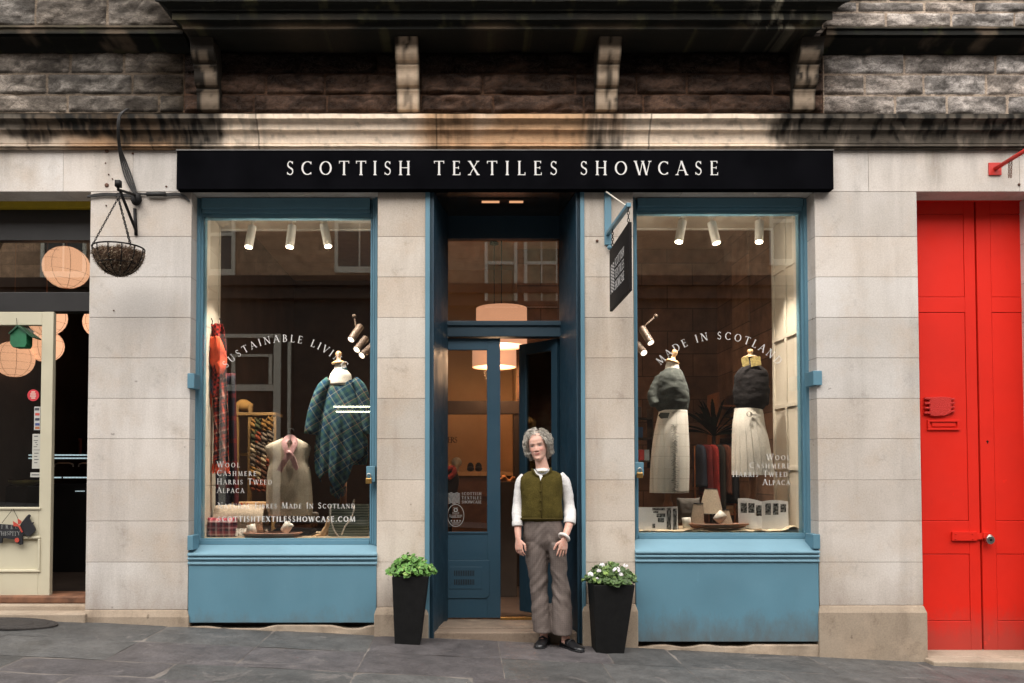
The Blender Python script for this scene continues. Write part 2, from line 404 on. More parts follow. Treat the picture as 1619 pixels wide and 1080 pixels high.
# ------------------------------------------------------------------ ground
def slabs():
    mb = MB(); cols = []
    rows = [.02, -.60, -1.19, -1.58, -2.15, -2.75, -3.3]
    cuts = [[-5.6,-4.6,-3.55,-2.38,-1.53,-.72,.265,1.1,1.61,2.75,3.6,4.7,6.6], [-5.6,-4.2,-3.35,-2.38,-1.53,-.72,.265,1.0,1.61,2.3,3.3,4.3,6.6],
            [-5.6,-4.9,-3.7,-2.9,-1.9,-.72,.05,.9,1.61,2.5,3.7,4.8,6.6]]
    for r in range(len(rows)-1):
        xs = cuts[r % 3]
        for i in range(len(xs)-1):
            g = .003; x0, x1, y1, y0 = xs[i]+g, xs[i+1]-g, rows[r]-g, rows[r+1]+g
            tn = .82+.34*random.random(); hz = random.uniform(-.0025, .0025); pur = random.random()
            b0 = len(mb.v); nx = max(2, int((x1-x0)/.06)); ny = max(2, int((y1-y0)/.06))
            def f(a, b):
                x = x0+(x1-x0)*a; y = y0+(y1-y0)*b; e = min(x-x0, x1-x, y-y0, y1-y)
                return (x, y, gz(x)+hz+.004*nf((x*3, y*3, r))-(.006 if e < 1e-5 else 0))
            mb.sheet(f, nx, ny)
            c = (.066*tn, .065*tn, .063*tn) if pur < .75 else (.069*tn, .062*tn, .063*tn)
            cols += [c]*(len(mb.v)-b0)
    n = NT('slate_flagstone'); c = n.vcol()
    a = n.mix(1, c, n.ramp(n.noise(5, 7, .7), [(.3, .6), (.75, 1.5)]), 'MULTIPLY')
    a = n.mix(n.ramp(n.noise(16, 5, .7), [(.62, 0), (.75, .3)]), a, (.13, .12, .11))
    a = n.mix(n.ramp(n.noise(2.2, 6, .75, 1.5), [(.6, 0), (.66, .5), (.7, 0)]), a, (.17, .15, .14))
    a = n.mix(n.ramp(n.noise(90, 2), [(.72, 0), (.8, .4)]), a, (.28, .26, .24))
    a = n.mix(1, a, n.ramp(n.noise(48, 7, .8), [(.3, .62), (.7, 1.38)]), 'MULTIPLY')
    n.col(a).rough(n.ramp(n.noise(4, 5), [(.3, .5), (.7, .8)])).bump(n.math('ADD', n.noise(11, 6, .65), n.math('MULTIPLY', n.noise(70, 4), .4)), .6, .012)
    o = mb.build('pavement', n.m, smooth=True, fix=False)
    paint(o, lambda p, i: cols[i]); struct(o)
slabs()
mb = MB(); mb.add([(x, y, gz(x)-.0075) for x, y in ((-6, -3.3), (6.8, -3.3), (6.8, .9), (-6, .9))], [(0, 1, 2, 3)])
struct(mb.build('pavement_bedding', plain('pointing', (.12, .105, .093), .95, .5, 4, .3), fix=False))
mb = MB(); x = -6
while x < 6.8:
    mb.prism([(x+.004, -3.302, gz(x)), (x+.9, -3.302, gz(x+.9)), (x+.9, -3.302, gz(x+.9)-.16), (x+.004, -3.302, gz(x)-.16)], (0, -.16, 0)); x += .905
struct(mb.build('kerb', plain('kerb_stone', (.17, .16, .15), .8), bevel=.01))
mb = MB(); mb.add([(x, y, gz(x)-.13) for x, y in ((-40, -12), (40, -12), (40, -3.4), (-40, -3.4))], [(0, 1, 2, 3)])
struct(mb.build('road', plain('setts', (.07, .068, .066), .7, .4, 14, .6, bs=25), fix=False))
mb = MB(); mb.add([(x, y, gz(x)-.02) for x, y in ((-40, -14.2), (40, -14.2), (40, -12), (-40, -12))], [(0, 1, 2, 3)])
struct(mb.build('far_pavement', plain('far_flags', (.12, .115, .11), .8), fix=False))
mb = MB(); mb.add([(x, y, -3.2) for x, y in ((-200, -200), (200, -200), (200, 200), (-200, 200))], [(0, 1, 2, 3)])
struct(mb.build('ground', plain('ground_far', (.09, .085, .08), .9), fix=False))

# ------------------------------------------------------------------ the building
BLD = thing('stone_building', 'pale ashlar shop building with rock faced wall and sooty cornices above', 'building', (0, 0, 0))
XL, XR = -5.4, 6.4
ZF = Z(303)                                      # underside of the lintels
# rock faced masonry
def rockwall(name, rows, x0, x1, tone, seed, lens=(.42, .75), amp=.017, y0=.0):
    rnd = random.Random(seed); mb = MB(); cols = []; mo = MB()
    for (z0, z1) in rows:
        x = x0-rnd.random()*.3
        while x < x1:
            w = rnd.uniform(*lens); xa, xb = max(x, x0)+.003, min(x+w, x1)-.003; x += w
            if xb-xa < .05: continue
            za, zb = z0+.0025, z1-.0025; sd = rnd.random()*50; tn = rnd.uniform(.75, 1.2); wr = rnd.uniform(.97, 1.04)
            nx = max(3, int((xb-xa)/.016)); nz = max(3, int((zb-za)/.014)); b0 = len(mb.v)
            tilt = rnd.uniform(-.25, .25)
            def f(a, b):
                X_ = xa+(xb-xa)*a; Z_ = za+(zb-za)*b
                e = min(X_-xa, xb-X_, (Z_-za)*1.3, zb-Z_); k = sm(0, .022, e)
                r = abs(nf((X_*3.2+sd, Z_*5.5, sd), 5))*1.1+.35*noise.noise(Vector((X_*16, Z_*24, sd)))+.5+tilt*(b-.5)
                q = noise.noise(Vector((X_*5, Z_*11, sd+9)))
                if q > .12: r += .5*min(1, (q-.12)*9)        # spalled ledges
                return (X_, y0-amp*k*r+.005*(1-k), Z_)
            mb.sheet(f, nx, nz); t3 = tone((xa+xb)/2, (za+zb)/2)
            for i in range(b0, len(mb.v)):
                p = mb.v[i]; l = tone(p.x, p.z); d = .5+.75*sm(-.35, .45, nf((p.x*6, p.z*13, sd), 5))
                if noise.noise(Vector((p.x*5, p.z*11, sd+9))) < .1 and noise.noise(Vector((p.x*5, p.z*11, sd+9))) > -.02: d *= .6
                cols.append((l[0]*tn*d*wr, l[1]*tn*d, l[2]*tn*d/wr))
        mo.sheet(lambda a, b: (x0+(x1-x0)*a, y0-.0015+.002*nf((a*40, b*3, z0)), z0+(z1-z0)*b), 200, 6)
    o = mb.build(name, ROCK, BLD, smooth=True, fix=False)
    for p in o.data.polygons: p.flip()
    o.data.update(); paint(o, lambda p, i: cols[i])
    m_ = mo.build('mortar', ROCK, BLD, smooth=True, fix=False)
    for p in m_.data.polygons: p.flip()
    m_.data.update(); paint(m_, lambda p, i: (lambda t: (t[0]*1.1, t[1]*.98, t[2]*.85))(tone(p.x, p.z)))
    return o
rw = lambda vs_: [(Z(vs_[i+1]), Z(vs_[i])) for i in range(len(vs_)-1)]
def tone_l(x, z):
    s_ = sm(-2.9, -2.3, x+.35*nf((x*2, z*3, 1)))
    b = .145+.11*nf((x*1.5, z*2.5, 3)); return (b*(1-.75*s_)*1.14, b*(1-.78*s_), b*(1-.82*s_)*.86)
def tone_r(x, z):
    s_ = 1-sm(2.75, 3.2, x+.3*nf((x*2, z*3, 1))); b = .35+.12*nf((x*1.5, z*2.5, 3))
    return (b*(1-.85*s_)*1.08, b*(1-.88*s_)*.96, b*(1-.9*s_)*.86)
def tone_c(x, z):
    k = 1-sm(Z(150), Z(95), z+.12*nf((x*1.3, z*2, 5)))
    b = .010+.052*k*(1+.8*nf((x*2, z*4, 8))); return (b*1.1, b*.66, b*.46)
BX0, BX1 = X(286), X(1308)
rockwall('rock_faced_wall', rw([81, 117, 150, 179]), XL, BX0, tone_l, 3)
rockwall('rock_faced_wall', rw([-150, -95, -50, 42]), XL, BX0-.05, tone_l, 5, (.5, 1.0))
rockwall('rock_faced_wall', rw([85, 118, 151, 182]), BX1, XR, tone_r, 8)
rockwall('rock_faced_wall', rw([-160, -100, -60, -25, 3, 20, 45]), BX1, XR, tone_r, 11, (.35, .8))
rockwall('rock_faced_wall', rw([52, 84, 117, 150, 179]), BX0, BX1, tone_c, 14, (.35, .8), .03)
mb = MB(); mb.box(XL, XR, .012, .4, Z(236), 7.2); mb.build('wall_core', plain('pointing_pale', (.16, .13, .105), .95, .3, 7, .3), BLD)
# mouldings, run along x from a profile of (y, z)
def run(name, x0, x1, prof, m, colfn, nx=400, ends=True, parent=BLD):
    mb = MB(); n = len(prof)
    for i in range(nx+1):
        x = x0+(x1-x0)*i/nx
        for (y, z) in prof: mb.v.append(Vector((x, y+.003*nf((x*5, y*9, z*9)), z+.002*nf((x*4, 3, z*6)))))
    for i in range(nx):
        for j in range(n-1): mb.f.append((i*n+j, (i+1)*n+j, (i+1)*n+j+1, i*n+j+1))
    if ends: mb.f.append(tuple(range(n))); mb.f.append(tuple(nx*n+j for j in range(n))[::-1])
    o = mb.build(name, m, parent, smooth=False)
    for p in o.data.polygons: p.use_smooth = False
    paint(o, lambda p, i: colfn(p.x, p.y, p.z)); return o
def arcp(y0, z0, y1, z1, n, kind):               # quarter curves between two profile points
    out = []
    for i in range(1, n+1):
        a = pi/2*i/n
        if kind == 'cove': out.append((y0+(y1-y0)*sin(a), z0+(z1-z0)*(1-cos(a))))
        else: out.append((y0+(y1-y0)*(1-cos(a)), z0+(z1-z0)*sin(a)))
    return out
def cornice_col(x, y, z):
    z0, z1 = Z(237), Z(180, -.15); h = (z-z0)/(z1-z0)
    e = .4*nf((x*2.2, z*3, 2), 5)+.10*nf((x*24, z*2.0, 5), 3)
    k = max(1-sm(-2.15, -1.9, x+e*.6), sm(2.45, 2.62, x+e*.5))         # sooted ends
    if x < -1.8:
        k *= sm(.05, .6, h+.5*nf((x*3, z*2, 4), 5)+(.45*exp(-((x+2.35)/.4)**2)))*.9+.1
    else:
        k *= .82+.18*sm(.0, .5, h+.4*nf((x*6, z*1, 4), 4))
        k *= 1-.6*sm(.28, .5, nf((x*4+z*3, z*.5, 40), 3))*sm(.85, .6, h) if x > 2.5 else 1
    for cx, wdt, st in ((-.12, .2, .5), (1.13, .22, .95), (-1.7, .1, .45)):  # run-off below the corbels
        g = exp(-((x-cx+.05*nf((x*7, z*4, 7)))/wdt)**4)*st*sm(-.9, .5, nf((x*22, z*2.2, 9), 4))
        k = max(k, g)
    o_ = sm(.05, .5, nf((x*.8, z*.9, 21), 4)+.32*exp(-((x-1.9)/.5)**2)+.1)
    c = Vector((.78, .64, .50)).lerp(Vector((.50, .27, .12)), o_*.8)
    d = 1-.35*sm(.2, .6, nf((x*9, z*14, 30), 5))
    c = c*d; black = Vector((.010, .009, .007))
    if h > .97: c = c.lerp(Vector((.1, .09, .05)), .5*k)
    j = min(abs(x-q) for q in (X(408), X(690), X(1026), X(1253), X(42), X(240), X(1430), X(1552)))
    if j < .006: k = max(k, .85)
    k *= .86+.14*sm(-.3, .4, nf((x*14, z*5, 77), 4)); k -= .12*sm(.25, .6, nf((x*30, z*1.5, 50), 3))*(h < .8)
    if x > 2.5: k = max(k, sm(2.5, 2.75, x+e*.4)*(.90-.16*sm(.1, .5, nf((x*7, z*2, 91), 4))))
    elif x < -2: k = max(k, (1-sm(-2.2, -2.0, x+e*.4))*(.86 if h > .6 else .35))
    return c.lerp(black, max(0, min(1, k)))
zc = lambda v, y: (y, Z(v, y))
pr = [(.3, Z(180, -.15)), zc(180, -.15), zc(187, -.15), zc(188, -.135)]
pr += arcp(*zc(188, -.135), *zc(205, -.095), 6, 'cove')+[zc(206, -.085)]+arcp(*zc(206, -.085), *zc(226, -.045), 7, 'cove')
pr += [zc(228, -.04), zc(228.5, -.055), zc(231, -.055), zc(231.5, -.035), zc(235, -.035), zc(236.5, -.012), (.3, Z(236.5, -.012))]
run('cornice', XL, XR, pr, SOOTY, cornice_col, 1100)
def string_col(x, y, z):
    q = nf((x*3, z*5, 3), 5); k = 1-.85*sm(.12, .5, q)*sm(Z(85), Z(62, -.12), z+.02)
    c = Vector((.13, .095, .065)); g = sm(.3, .7, nf((x*9, z*9, 12), 4))
    b = Vector((.009, .009, .007)).lerp(Vector((.03, .035, .012)), g*.7)
    if z > Z(44, -.2): b = b.lerp(Vector((.14, .11, .07)), .4)
    return c.lerp(b, k)
def string_prof(va, dv=0):
    p = [(.3, Z(va, -.2)), zc(va, -.2), zc(va+3, -.2), zc(va+4, -.185), zc(va+13, -.185), zc(va+14, -.15), zc(va+18, -.15)]
    return p+arcp(*zc(va+18, -.15), *zc(va+44, -.02), 7, 'cove')+[(.3, Z(va+44, -.02))]
run('string_course', XL, BX0+.05, string_prof(40), SOOTY, string_col, 300)
run('string_course', BX1-.05, XR, string_prof(42), SOOTY, string_col, 330)
# the corbelled bay
def bay_col(x, y, z):
    g = sm(.25, .6, nf((x*7, z*12, 12), 5)); b = Vector((.008, .008, .006)).lerp(Vector((.035, .033, .016)), g)
    k = exp(-((z-Z(25, -.5))/.02)**2)*sm(0, .5, nf((x*1.2, 2, 2), 3)+.1); b = b.lerp(Vector((.2, .14, .085)), k*.6)
    if abs(y+.44) < .03 and z < Z(49, -.4): b = b.lerp(Vector((.12, .07, .04)), .55*sm(-.1, .4, nf((x*2, 5, 5), 4)))
    k = exp(-((x-3.0+.55)/.18)**2)*sm(0, .5, nf((x*14, z*14, 6)))*sm(Z(45, -.4), Z(15, -.6), z); return b.lerp(Vector((.3, .27, .2)), k*.8)
bp = [(.3, 7.2), (-.50, 7.2), zc(-30, -.50), zc(-8, -.50), zc(-4, -.48), zc(2, -.48)]+arcp(*zc(3, -.47), *zc(17, -.42), 5, 'cove')
bp += [zc(18, -.40), zc(31, -.40), zc(32, -.38)]+arcp(*zc(32, -.38), *zc(44, -.35), 4, 'cove')+[zc(46, -.35), zc(50, -.33), (.3, Z(50, -.33))]
bx0, bx1 = X(284, -.4), X(1306, -.4)
bay = run('bay_base', bx0, bx1, bp, SOOTY, bay_col, 420, ends=False)
# return faces, flaring like the front
for o_v in range(1):
    me = bay.data; n = len(bp); nx = 420
    for i, base in ((0, 0), (nx, nx*n)):
        for j, (y, z) in enumerate(bp):
            fl = max(0, -y-.33)*1.3
            me.vertices[base+j].co.x += (-fl if i == 0 else fl)
    bmx = bmesh.new(); bmx.from_mesh(me); bmx.verts.ensure_lookup_table()
    bmx.faces.new([bmx.verts[j] for j in range(n)]); bmx.faces.new([bmx.verts[nx*n+j] for j in range(n)][::-1])
    bmesh.ops.recalc_face_normals(bmx, faces=bmx.faces); bmx.to_mesh(me); bmx.free()
def corbel(u, label=None, dark=0.0):
    xc = X(u, 0, 178); w = .095; z0 = Z(178); z1 = Z(50, -.33)-.004; h = z1-z0; mb = MB()
    pts = []
    for i in range(31):
        t = i/30; y = -.05-.23*t**1.5-.018*sin(t*3*2*pi*.98)*(.6+.4*t)
        if i in (10, 20): y += .016
        pts.append((y, z0+h*t))
    prof = [(.05, z0)]+pts+[(.05, z1)]; nx = 8
    for i in range(nx+1):
        x = xc-w+2*w*i/nx
        for (y, z) in prof: mb.v.append(Vector((x, y, z)))
    n = len(prof)
    for i in range(nx):
        for j in range(n): mb.f.append((i*n+j, (i+1)*n+j, (i+1)*n+(j+1) % n, i*n+(j+1) % n))
    mb.f.append(tuple(range(n))); mb.f.append(tuple(nx*n+j for j in range(n))[::-1])
    o = mb.build('corbel', SOOTY, BLD, bevel=.006)
    def c(p, i):
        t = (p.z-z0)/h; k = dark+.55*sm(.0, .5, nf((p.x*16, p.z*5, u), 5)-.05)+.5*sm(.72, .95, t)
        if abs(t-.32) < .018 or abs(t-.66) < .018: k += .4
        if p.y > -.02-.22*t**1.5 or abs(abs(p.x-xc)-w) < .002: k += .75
        return Vector((.55, .42, .30)).lerp(Vector((.016, .012, .008)), max(0, min(1, k)))
    paint(o, c); return o
corbel(333, dark=.72); corbel(646, dark=.08); corbel(957, dark=.34); corbel(1266, dark=.55)
# frieze and piers in dressed blocks
POINT = plain('lime_pointing', (.20, .17, .14), .95, .5, 5, .3)
def blocks(name, cells, y0, y1, m, parent=BLD, gap=.0015, bev=.002):
    mb = MB(); rnd = random.Random(int(cells[0][0]*1000)); tn = []; core = MB()
    for (x0, x1, z0, z1) in cells:
        q = rnd.uniform(0, .0015); mb.box(x0+gap, x1-gap, y0+q, y1, z0+gap, z1-gap); t = rnd.uniform(.84, 1.07); w = rnd.uniform(.965, 1.015); tn += [(t, t*w, t*w*w)]*8
    xs = [c[0] for c in cells]+[c[1] for c in cells]; zs = [c[2] for c in cells]+[c[3] for c in cells]
    o = mb.build(name, m, parent, bevel=bev, fix=True); paint(o, lambda p, i: tn[i])
    core.box(min(xs)+.004, max(xs)-.004, y0+.004, y1-.01, min(zs)+.004, max(zs)-.004); core.build('pointing', POINT, o if parent == BLD else parent)
    return o
fx = [XL, X(-120), X(100, 0, 270), X(210, 0, 270), X(420, 0, 270), X(640, 0, 270), X(850, 0, 270), X(1080, 0, 270), X(1373, 0, 270), X(1612, 0, 270), XR]
blocks('frieze', [(fx[i], fx[i+1], ZF, Z(237.5)) for i in range(len(fx)-1)], 0, .42, PALE)
zj = [303, 374, 438, 502, 566, 630, 694, 759, 824, 889, 955, 1062]
def pier(u0, u1, m, flare_l=1, flare_r=1, chamf=912, basev=960, gaps=()):
    x0, x1 = X(u0), X(u1); cells = []; i = 0
    zb = min(gz(x0), gz(x1))-.05
    lv = [v for v in zj if v < basev-15]+[basev]
    for i in range(len(lv)-1): cells.append((x0, x1, Z(lv[i+1]), Z(lv[i])))
    zc_ = Z(chamf)
    b = blocks('pier', cells, 0.0, .5, m)
    mb = MB(); f = .016
    # plinth with a chamfered top
    xa, xb = x0-f*flare_l, x1+f*flare_r; z1 = Z(basev); z0 = Z(basev+11)
    mb.rings([[(xa, -.028, zb), (xb, -.028, zb), (xb, .5, zb), (xa, .5, zb)], [(xa, -.028, z0), (xb, -.028, z0), (xb, .5, z0), (xa, .5, z0)],
              [(x0+.001, -.006, z1-.001), (x1-.001, -.006, z1-.001), (x1-.001, .5, z1-.001), (x0+.001, .5, z1-.001)]])
    p = mb.build('plinth', PLINTH, b, bevel=.008); return b
P1 = pier(138.5, 300, PALE, basev=964); P2 = pier(596, 675, PALE2, basev=960); P3 = pier(922, 1003, PALE2, basev=955); P4 = pier(1292, 1455, PALE, basev=957)
P5 = pier(1652, 1860, PALE); P0 = pier(-420, -150, PALE)
# thin bands down the pier margins
for u0, u1 in ((138.5, 300), (1292, 1455)):
    pass
RUST = plain('rust', (.12, .06, .04), .9, .4, 80)
for u, v, r in ((169, 239, .017), (169, 293, .019), (167, 258, .006), (172, 276, .006), (178, 283, .006), (210, 243, .009), (263, 295, .008), (168, 325, .006), (1611, 292, .012), (944, 381, .013), (180, 491, .006)):
    p = P(u, v); mb = MB(); mb.rings_ax(p+Vector((0, .004, 0)), p+Vector((0, -.012, 0)), [(0, r), (.6, r*.9), (1, r*.4)], 10); mb.build('fixing', RUST, BLD)
# ledges of stone under the two stall risers
def base_stone(u0, u1, vtop, seed):
    mb = MB(); xa, xb = X(u0), X(u1)
    def f(a, b):
        x = xa+(xb-xa)*a; top = Z(vtop)-.016-.03*sm(-.1, .3, nf((x*1.3, seed, 2), 3))
        z = gz(x)-.03+(top-gz(x)+.03)*min(1, b*1.7); y = -.004+.01*nf((x*6, z*8, seed)) + (0 if b < .6 else (b-.6)*.8)
        return (x, y, z)
    mb.sheet(f, 60, 12); o = mb.build('base_stone', PLINTH, BLD, smooth=True, fix=False)
    for p in o.data.polygons: p.flip()
base_stone(300, 596, 985, 3); base_stone(1003, 1292, 1016, 8)
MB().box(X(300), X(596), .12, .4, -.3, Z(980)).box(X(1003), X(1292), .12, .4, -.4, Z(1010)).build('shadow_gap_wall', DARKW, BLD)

# ------------------------------------------------------------------ blue display windows
YG = .22
def display_window(u0, u1, g0, g1, vt, vg0, vg1, vr, vs1, vn, vb, label):
    W_ = bpy.data.objects.new('display_window', None); COL.objects.link(W_); W_.parent = BLD; W_['label'] = label
    # frame in stepped mouldings
    mb = MB(); zt = ZF-.002
    us = [u0, u0+(g0-u0)*.36, u0+(g0-u0)*.7, g0]; ue = [u1, u1+(g1-u1)*.36, u1+(g1-u1)*.7, g1]
    ys = [.135, .158, .185]; vtop = [vt, vt+(vg0-vt)*.4, vt+(vg0-vt)*.72, vg0]
    zb = Z(vr, .18)
    for k in range(3):
        xa, xb = X(us[k], ys[k]), X(us[k+1], ys[k]); mb.box(xa, xb, ys[k], .30-.004*k, zb, zt-.001*k)
        xa, xb = X(ue[k+1], ys[k]), X(ue[k], ys[k]); mb.box(xa, xb, ys[k], .30-.004*k, zb, zt-.001*k)
    for k in range(3):
        z1 = zt-.003 if k == 0 else Z(vtop[k], ys[k]); mb.box(X(us[3-0], .2)+.0, X(ue[3], .2), ys[k]+.0015, .296-.004*k, Z(vtop[k+1], ys[k]), z1)
    for side, s_ in ((us, 1), (ue, -1)):         # beads
        for k in (1, 2):
            xx = X(side[k], ys[k]-.004)+s_*.006
            mb.tube([(xx, ys[k], zb), (xx, ys[k], zt-.03)], .0055, 8)
    mb.box(X(g0, .19)+.0, X(g1, .19), .17, .29, zb, Z(vg1+3, .17)); mb.box(X(g0, .19), X(g1, .19), .188, .285, Z(vg1+4, .17), Z(vg1, .188))
    mb.build('frame', BLUE, W_, bevel=.003)
    g = MB().box(X(g0, YG)-.01, X(g1, YG)+.01, YG, YG+.006, Z(vg1, YG)-.02, Z(vg0, YG)+.02).build('glass', GLASS, W_)
    # sloping sill with its nosing, then the stall riser
    xa, xb = X(u0-5, -.03), X(u1+(6 if u1 > 800 else 1), -.03)
    if u1 < 800: xb = X(596.5, -.03)
    else: xa = X(1003.5, -.03)
    zi = Z(vr, .18)-.001; zo = Z(vs1, -.03)
    sp = [(.28, zi), (.165, zi), (-.03, zo)]
    zn = Z(vs1+3, -.03); sp += [(-.03, zn), (-.008, zn-.004), (-.008, zn-.012), (-.026, zn-.018), (-.026, zn-.03), (-.004, zn-.036), (-.004, zn-.05), (-.02, zn-.056), (-.02, zn-.070), (-.008, Z(vn, -.01)), (.28, Z(vn, -.01))]
    mb = MB(); mb.rings([[(xa, y, z) for y, z in sp], [(xb, y, z) for y, z in sp]]); mb.build('sill', BLUEL, W_, bevel=.003)
    MB().box(xa+.004, xb-.004, -.008, .27, Z(vb, -.01), Z(vn, -.01)-.002).build('stall_riser', BLUE, W_, bevel=.006)
    return W_
WL = display_window(303, 596, 319, 585, 320, 343, 852, 861, 876, 893, 985, 'left display window, blue frame')
WR = display_window(1003.5, 1288, 1008, 1269, 319, 336, 843, 852, 872, 887, 1015, 'right display window, blue frame')
ZPL, ZPR = Z(851, .24), Z(842, .24)              # display floors
# blue shutter brackets on the frames
def bracket(u0, v0, u1, v1, y, par):
    mb = MB(); mb.pb(u0, v0, u1, v1, y, .13); mb.build('bracket', BLUE, par, bevel=.004)
bracket(296, 590, 307, 614, -.03, WL); bracket(296, 847, 305, 870, -.03, WL); bracket(579, 737, 593, 762, .06, WL)
bracket(1003.5, 731, 1018, 752, .06, WR); bracket(1286, 586, 1300, 609, -.03, WR); bracket(1286, 845, 1297, 868, -.03, WR)
def padlock(u, v, label):
    t = thing('padlock', label, 'padlock', P(u, v, .05)); c = P(u, v, .045)
    mb = MB(); mb.box(c.x-.024, c.x+.024, c.y-.012, c.y+.012, c.z-.04, c.z+.004); mb.build('lock_body', BRASS, t, bevel=.004)
    mb = MB(); pts = [c+Vector((-.016, 0, 0))]+[c+Vector((-.016*cos(a), 0, .024+.018*sin(a))) for a in [pi*i/8 for i in range(9)]]+[c+Vector((.016, 0, 0))]
    mb.tube(pts, .0045, 8); mb.build('shackle', STEEL, t, smooth=True); return t
padlock(583, 757, 'small brass padlock on the right edge of the left display window, beside the tartan cape')
padlock(1011.5, 748, 'small brass padlock on the left edge of the right window, by the wrap skirt')
# sign lettering on the glass (vinyl, on the street side)
def on_glass(u, v, y=YG-.0025):
    o = P(u, v, y); return lambda a, b, k: (o.x+a, y-k*.00012, o.z+b)
def arc_text(s, cu, cv, ru, a0, a1, h, par):      # centre pixel, radius in px, angles in degrees from vertical
    mb = MB(); y = YG-.0025; c = P(cu, cv, y); R = ru*S(y)
    L = word_len(s, 0, .8)*h; tot = R*radians(a1-a0); tr = (tot/h-word_len(s, 0, .8))/(len(s)-1); x = 0
    for ch in s:
        if ch == ' ': x += .42+tr; continue
        w = G[ch][0]; th = radians(a0)+(x+w/2)*h/R; k = 0
        for poly in strokes(ch):
            k = (k+1) % 7; pts = []
            for px, py in poly:
                lx = (px-w/2)*h; ly = R+py*h; pts.append((c.x+lx*cos(th)+ly*sin(th), y-k*.00012, c.z-lx*sin(th)+ly*cos(th)))
            mb.add(pts, [tuple(range(len(pts)))])
        x += w+tr
    mb.build('lettering', VINYL, par)
arc_text('SUSTAINABLE LIVING', 450, 662, 122, -49, 50, .062, WL)
arc_text('MADE IN SCOTLAND', 1138, 661, 125, -48, 48, .066, WR)
for s, v, f in (('Wool', 739, 36), ('Cashmere', 752.5, 62), ('Harris Tweed', 766, 87), ('Alpaca', 779.5, 43)): mb = MB(); text(mb, s, .05, on_glass(343, v), fit=f*S(YG)); mb.build('lettering', VINYL, WL)
mb = MB(); text(mb, 'Natural Fibres Made In Scotland', .05, on_glass(344, 804), fit=217*S(YG)); mb.build('lettering', VINYL, WL)
mb = MB(); text(mb, 'SCOTTISHTEXTILESSHOWCASE.COM', .045, on_glass(344, 825), fit=217*S(YG), bold=1.6); mb.build('lettering', VINYL, WL)
for s, v, f in (('Wool', 727.5, 37), ('Cashmere', 740.5, 64), ("Harris Tweed'", 754, 91), ('Alpaca', 767, 43)): mb = MB(); text(mb, s, .052, on_glass(1249-f, v), fit=f*S(YG)); mb.build('lettering', VINYL, WR)
mb = MB(); pts = [P(u, v, y) for u, v, y in ((1280, 432, .13), (1286, 438, .12), (1289, 460, .12), (1290, 600, .12), (1291, 840, .12), (1289, 852, .10), (1284, 856, .09), (1281, 850, .09))]
mb.tube(path(pts, 6), .0055, 6); mb.build('wiring', IRON, WR, smooth=True)

# ------------------------------------------------------------------ recessed entrance
YD = .63
E = bpy.data.objects.new('entrance', None); COL.objects.link(E); E.parent = BLD
zb0 = gz(.3)-.02; ztop = ZF-.002
def jamb(x0, x1, sgn, latch_v):
    mb = MB(); a = Vector((x0, .0, 0)); b = Vector((x1, YD, 0)); d = (b-a); L = d.length; d.normalize(); nrm = Vector((-d.y, d.x, 0))*(-sgn)  # towards the opening
    def sl(t0, t1, z0, z1, off, th=.05, m=mb):
        p = [a+d*L*t0+nrm*off, a+d*L*t1+nrm*off, a+d*L*t1+nrm*(off-th), a+d*L*t0+nrm*(off-th)]
        m.prism([q+Vector((0, 0, z0)) for q in p], (0, 0, z1-z0))
    sl(.0, 1, zb0, ztop, 0)
    zs = [Z(1000), Z(950), Z(945), Z(760), Z(755), Z(495), Z(490), Z(330)]
    sl(.0, .08, zb0, ztop, .006); sl(.92, 1, zb0, ztop, .006)
    for z0, z1 in ((zb0, Z(985)), (Z(957), Z(942)), (Z(758), Z(742)), (Z(502), Z(488)), (Z(330), ztop)): sl(.08, .92, z0, z1, .0055)
    for z0, z1 in ((Z(985)+.03, Z(957)-.01), (Z(942)+.03, Z(758)-.03), (Z(742)+.03, Z(502)-.03), (Z(488)+.03, Z(330)-.03)): sl(.16, .84, z0, z1, .009)
    o = mb.build('jamb', BLUED_SHADE, E, bevel=.003)
    m2 = MB(); p = a+d*L*.5+nrm*.02; z = Z(latch_v, .3); m2.ell((p.x, p.y, z), (.012, .03, .04), 10, 8); m2.build('latch', BRASS if sgn > 0 else IRON, o)
jamb(X(676), X(699.5, YD), -1, 641); jamb(X(921.5), X(894, YD), 1, 632)
MB().box(X(672), X(679.5), -.012, .03, zb0, ztop).box(X(918.5), X(925), -.012, .03, zb0, ztop).build('architrave', BLUE, E, bevel=.004)
# transom light and head
mb = MB(); xl, xr = X(695, YD), X(890, YD)
mb.box(xl-.06, xr+.08, YD, YD+.08, Z(377, YD), ZF+.01)
mb.box(xl-.06, X(696, YD), YD+.001, YD+.08, Z(508, YD), Z(377, YD)+.001); mb.box(X(886, YD), xr+.08, YD+.001, YD+.08, Z(508, YD), Z(377, YD)+.001)
mb.box(xl-.04, xr+.07, YD-.03, YD+.1, Z(533, YD), Z(508, YD)); mb.box(xl-.04, xr+.07, YD-.05, YD+.09, Z(516, YD), Z(510, YD))
mb.box(X(887, YD), xr+.08, YD-.0, YD+.09, Z(1000, YD), Z(533, YD)-.001); mb.box(xl-.05, X(699, YD), YD, YD+.09, Z(1000, YD), Z(533, YD)-.001)
mb.build('door_frame', BLUED_SHADE, E, bevel=.004)
MB().box(X(696, YD)-.01, X(886, YD)+.01, YD+.04, YD+.046, Z(508, YD)-.01, Z(377, YD)+.01).build('transom_glass', GLASS, E)
mb = MB(); mb.box(X(676), X(921), .0, YD+.08, ZF-.001, ZF+.03)
for k in range(9): mb.box(X(740, .3), X(850, .3), .16+.022*k, .172+.022*k, ZF-.012, ZF-.0012)
mb.build('soffit', plain('dark_gloss', (.02, .017, .014), .18, .2, 5, .1), E)
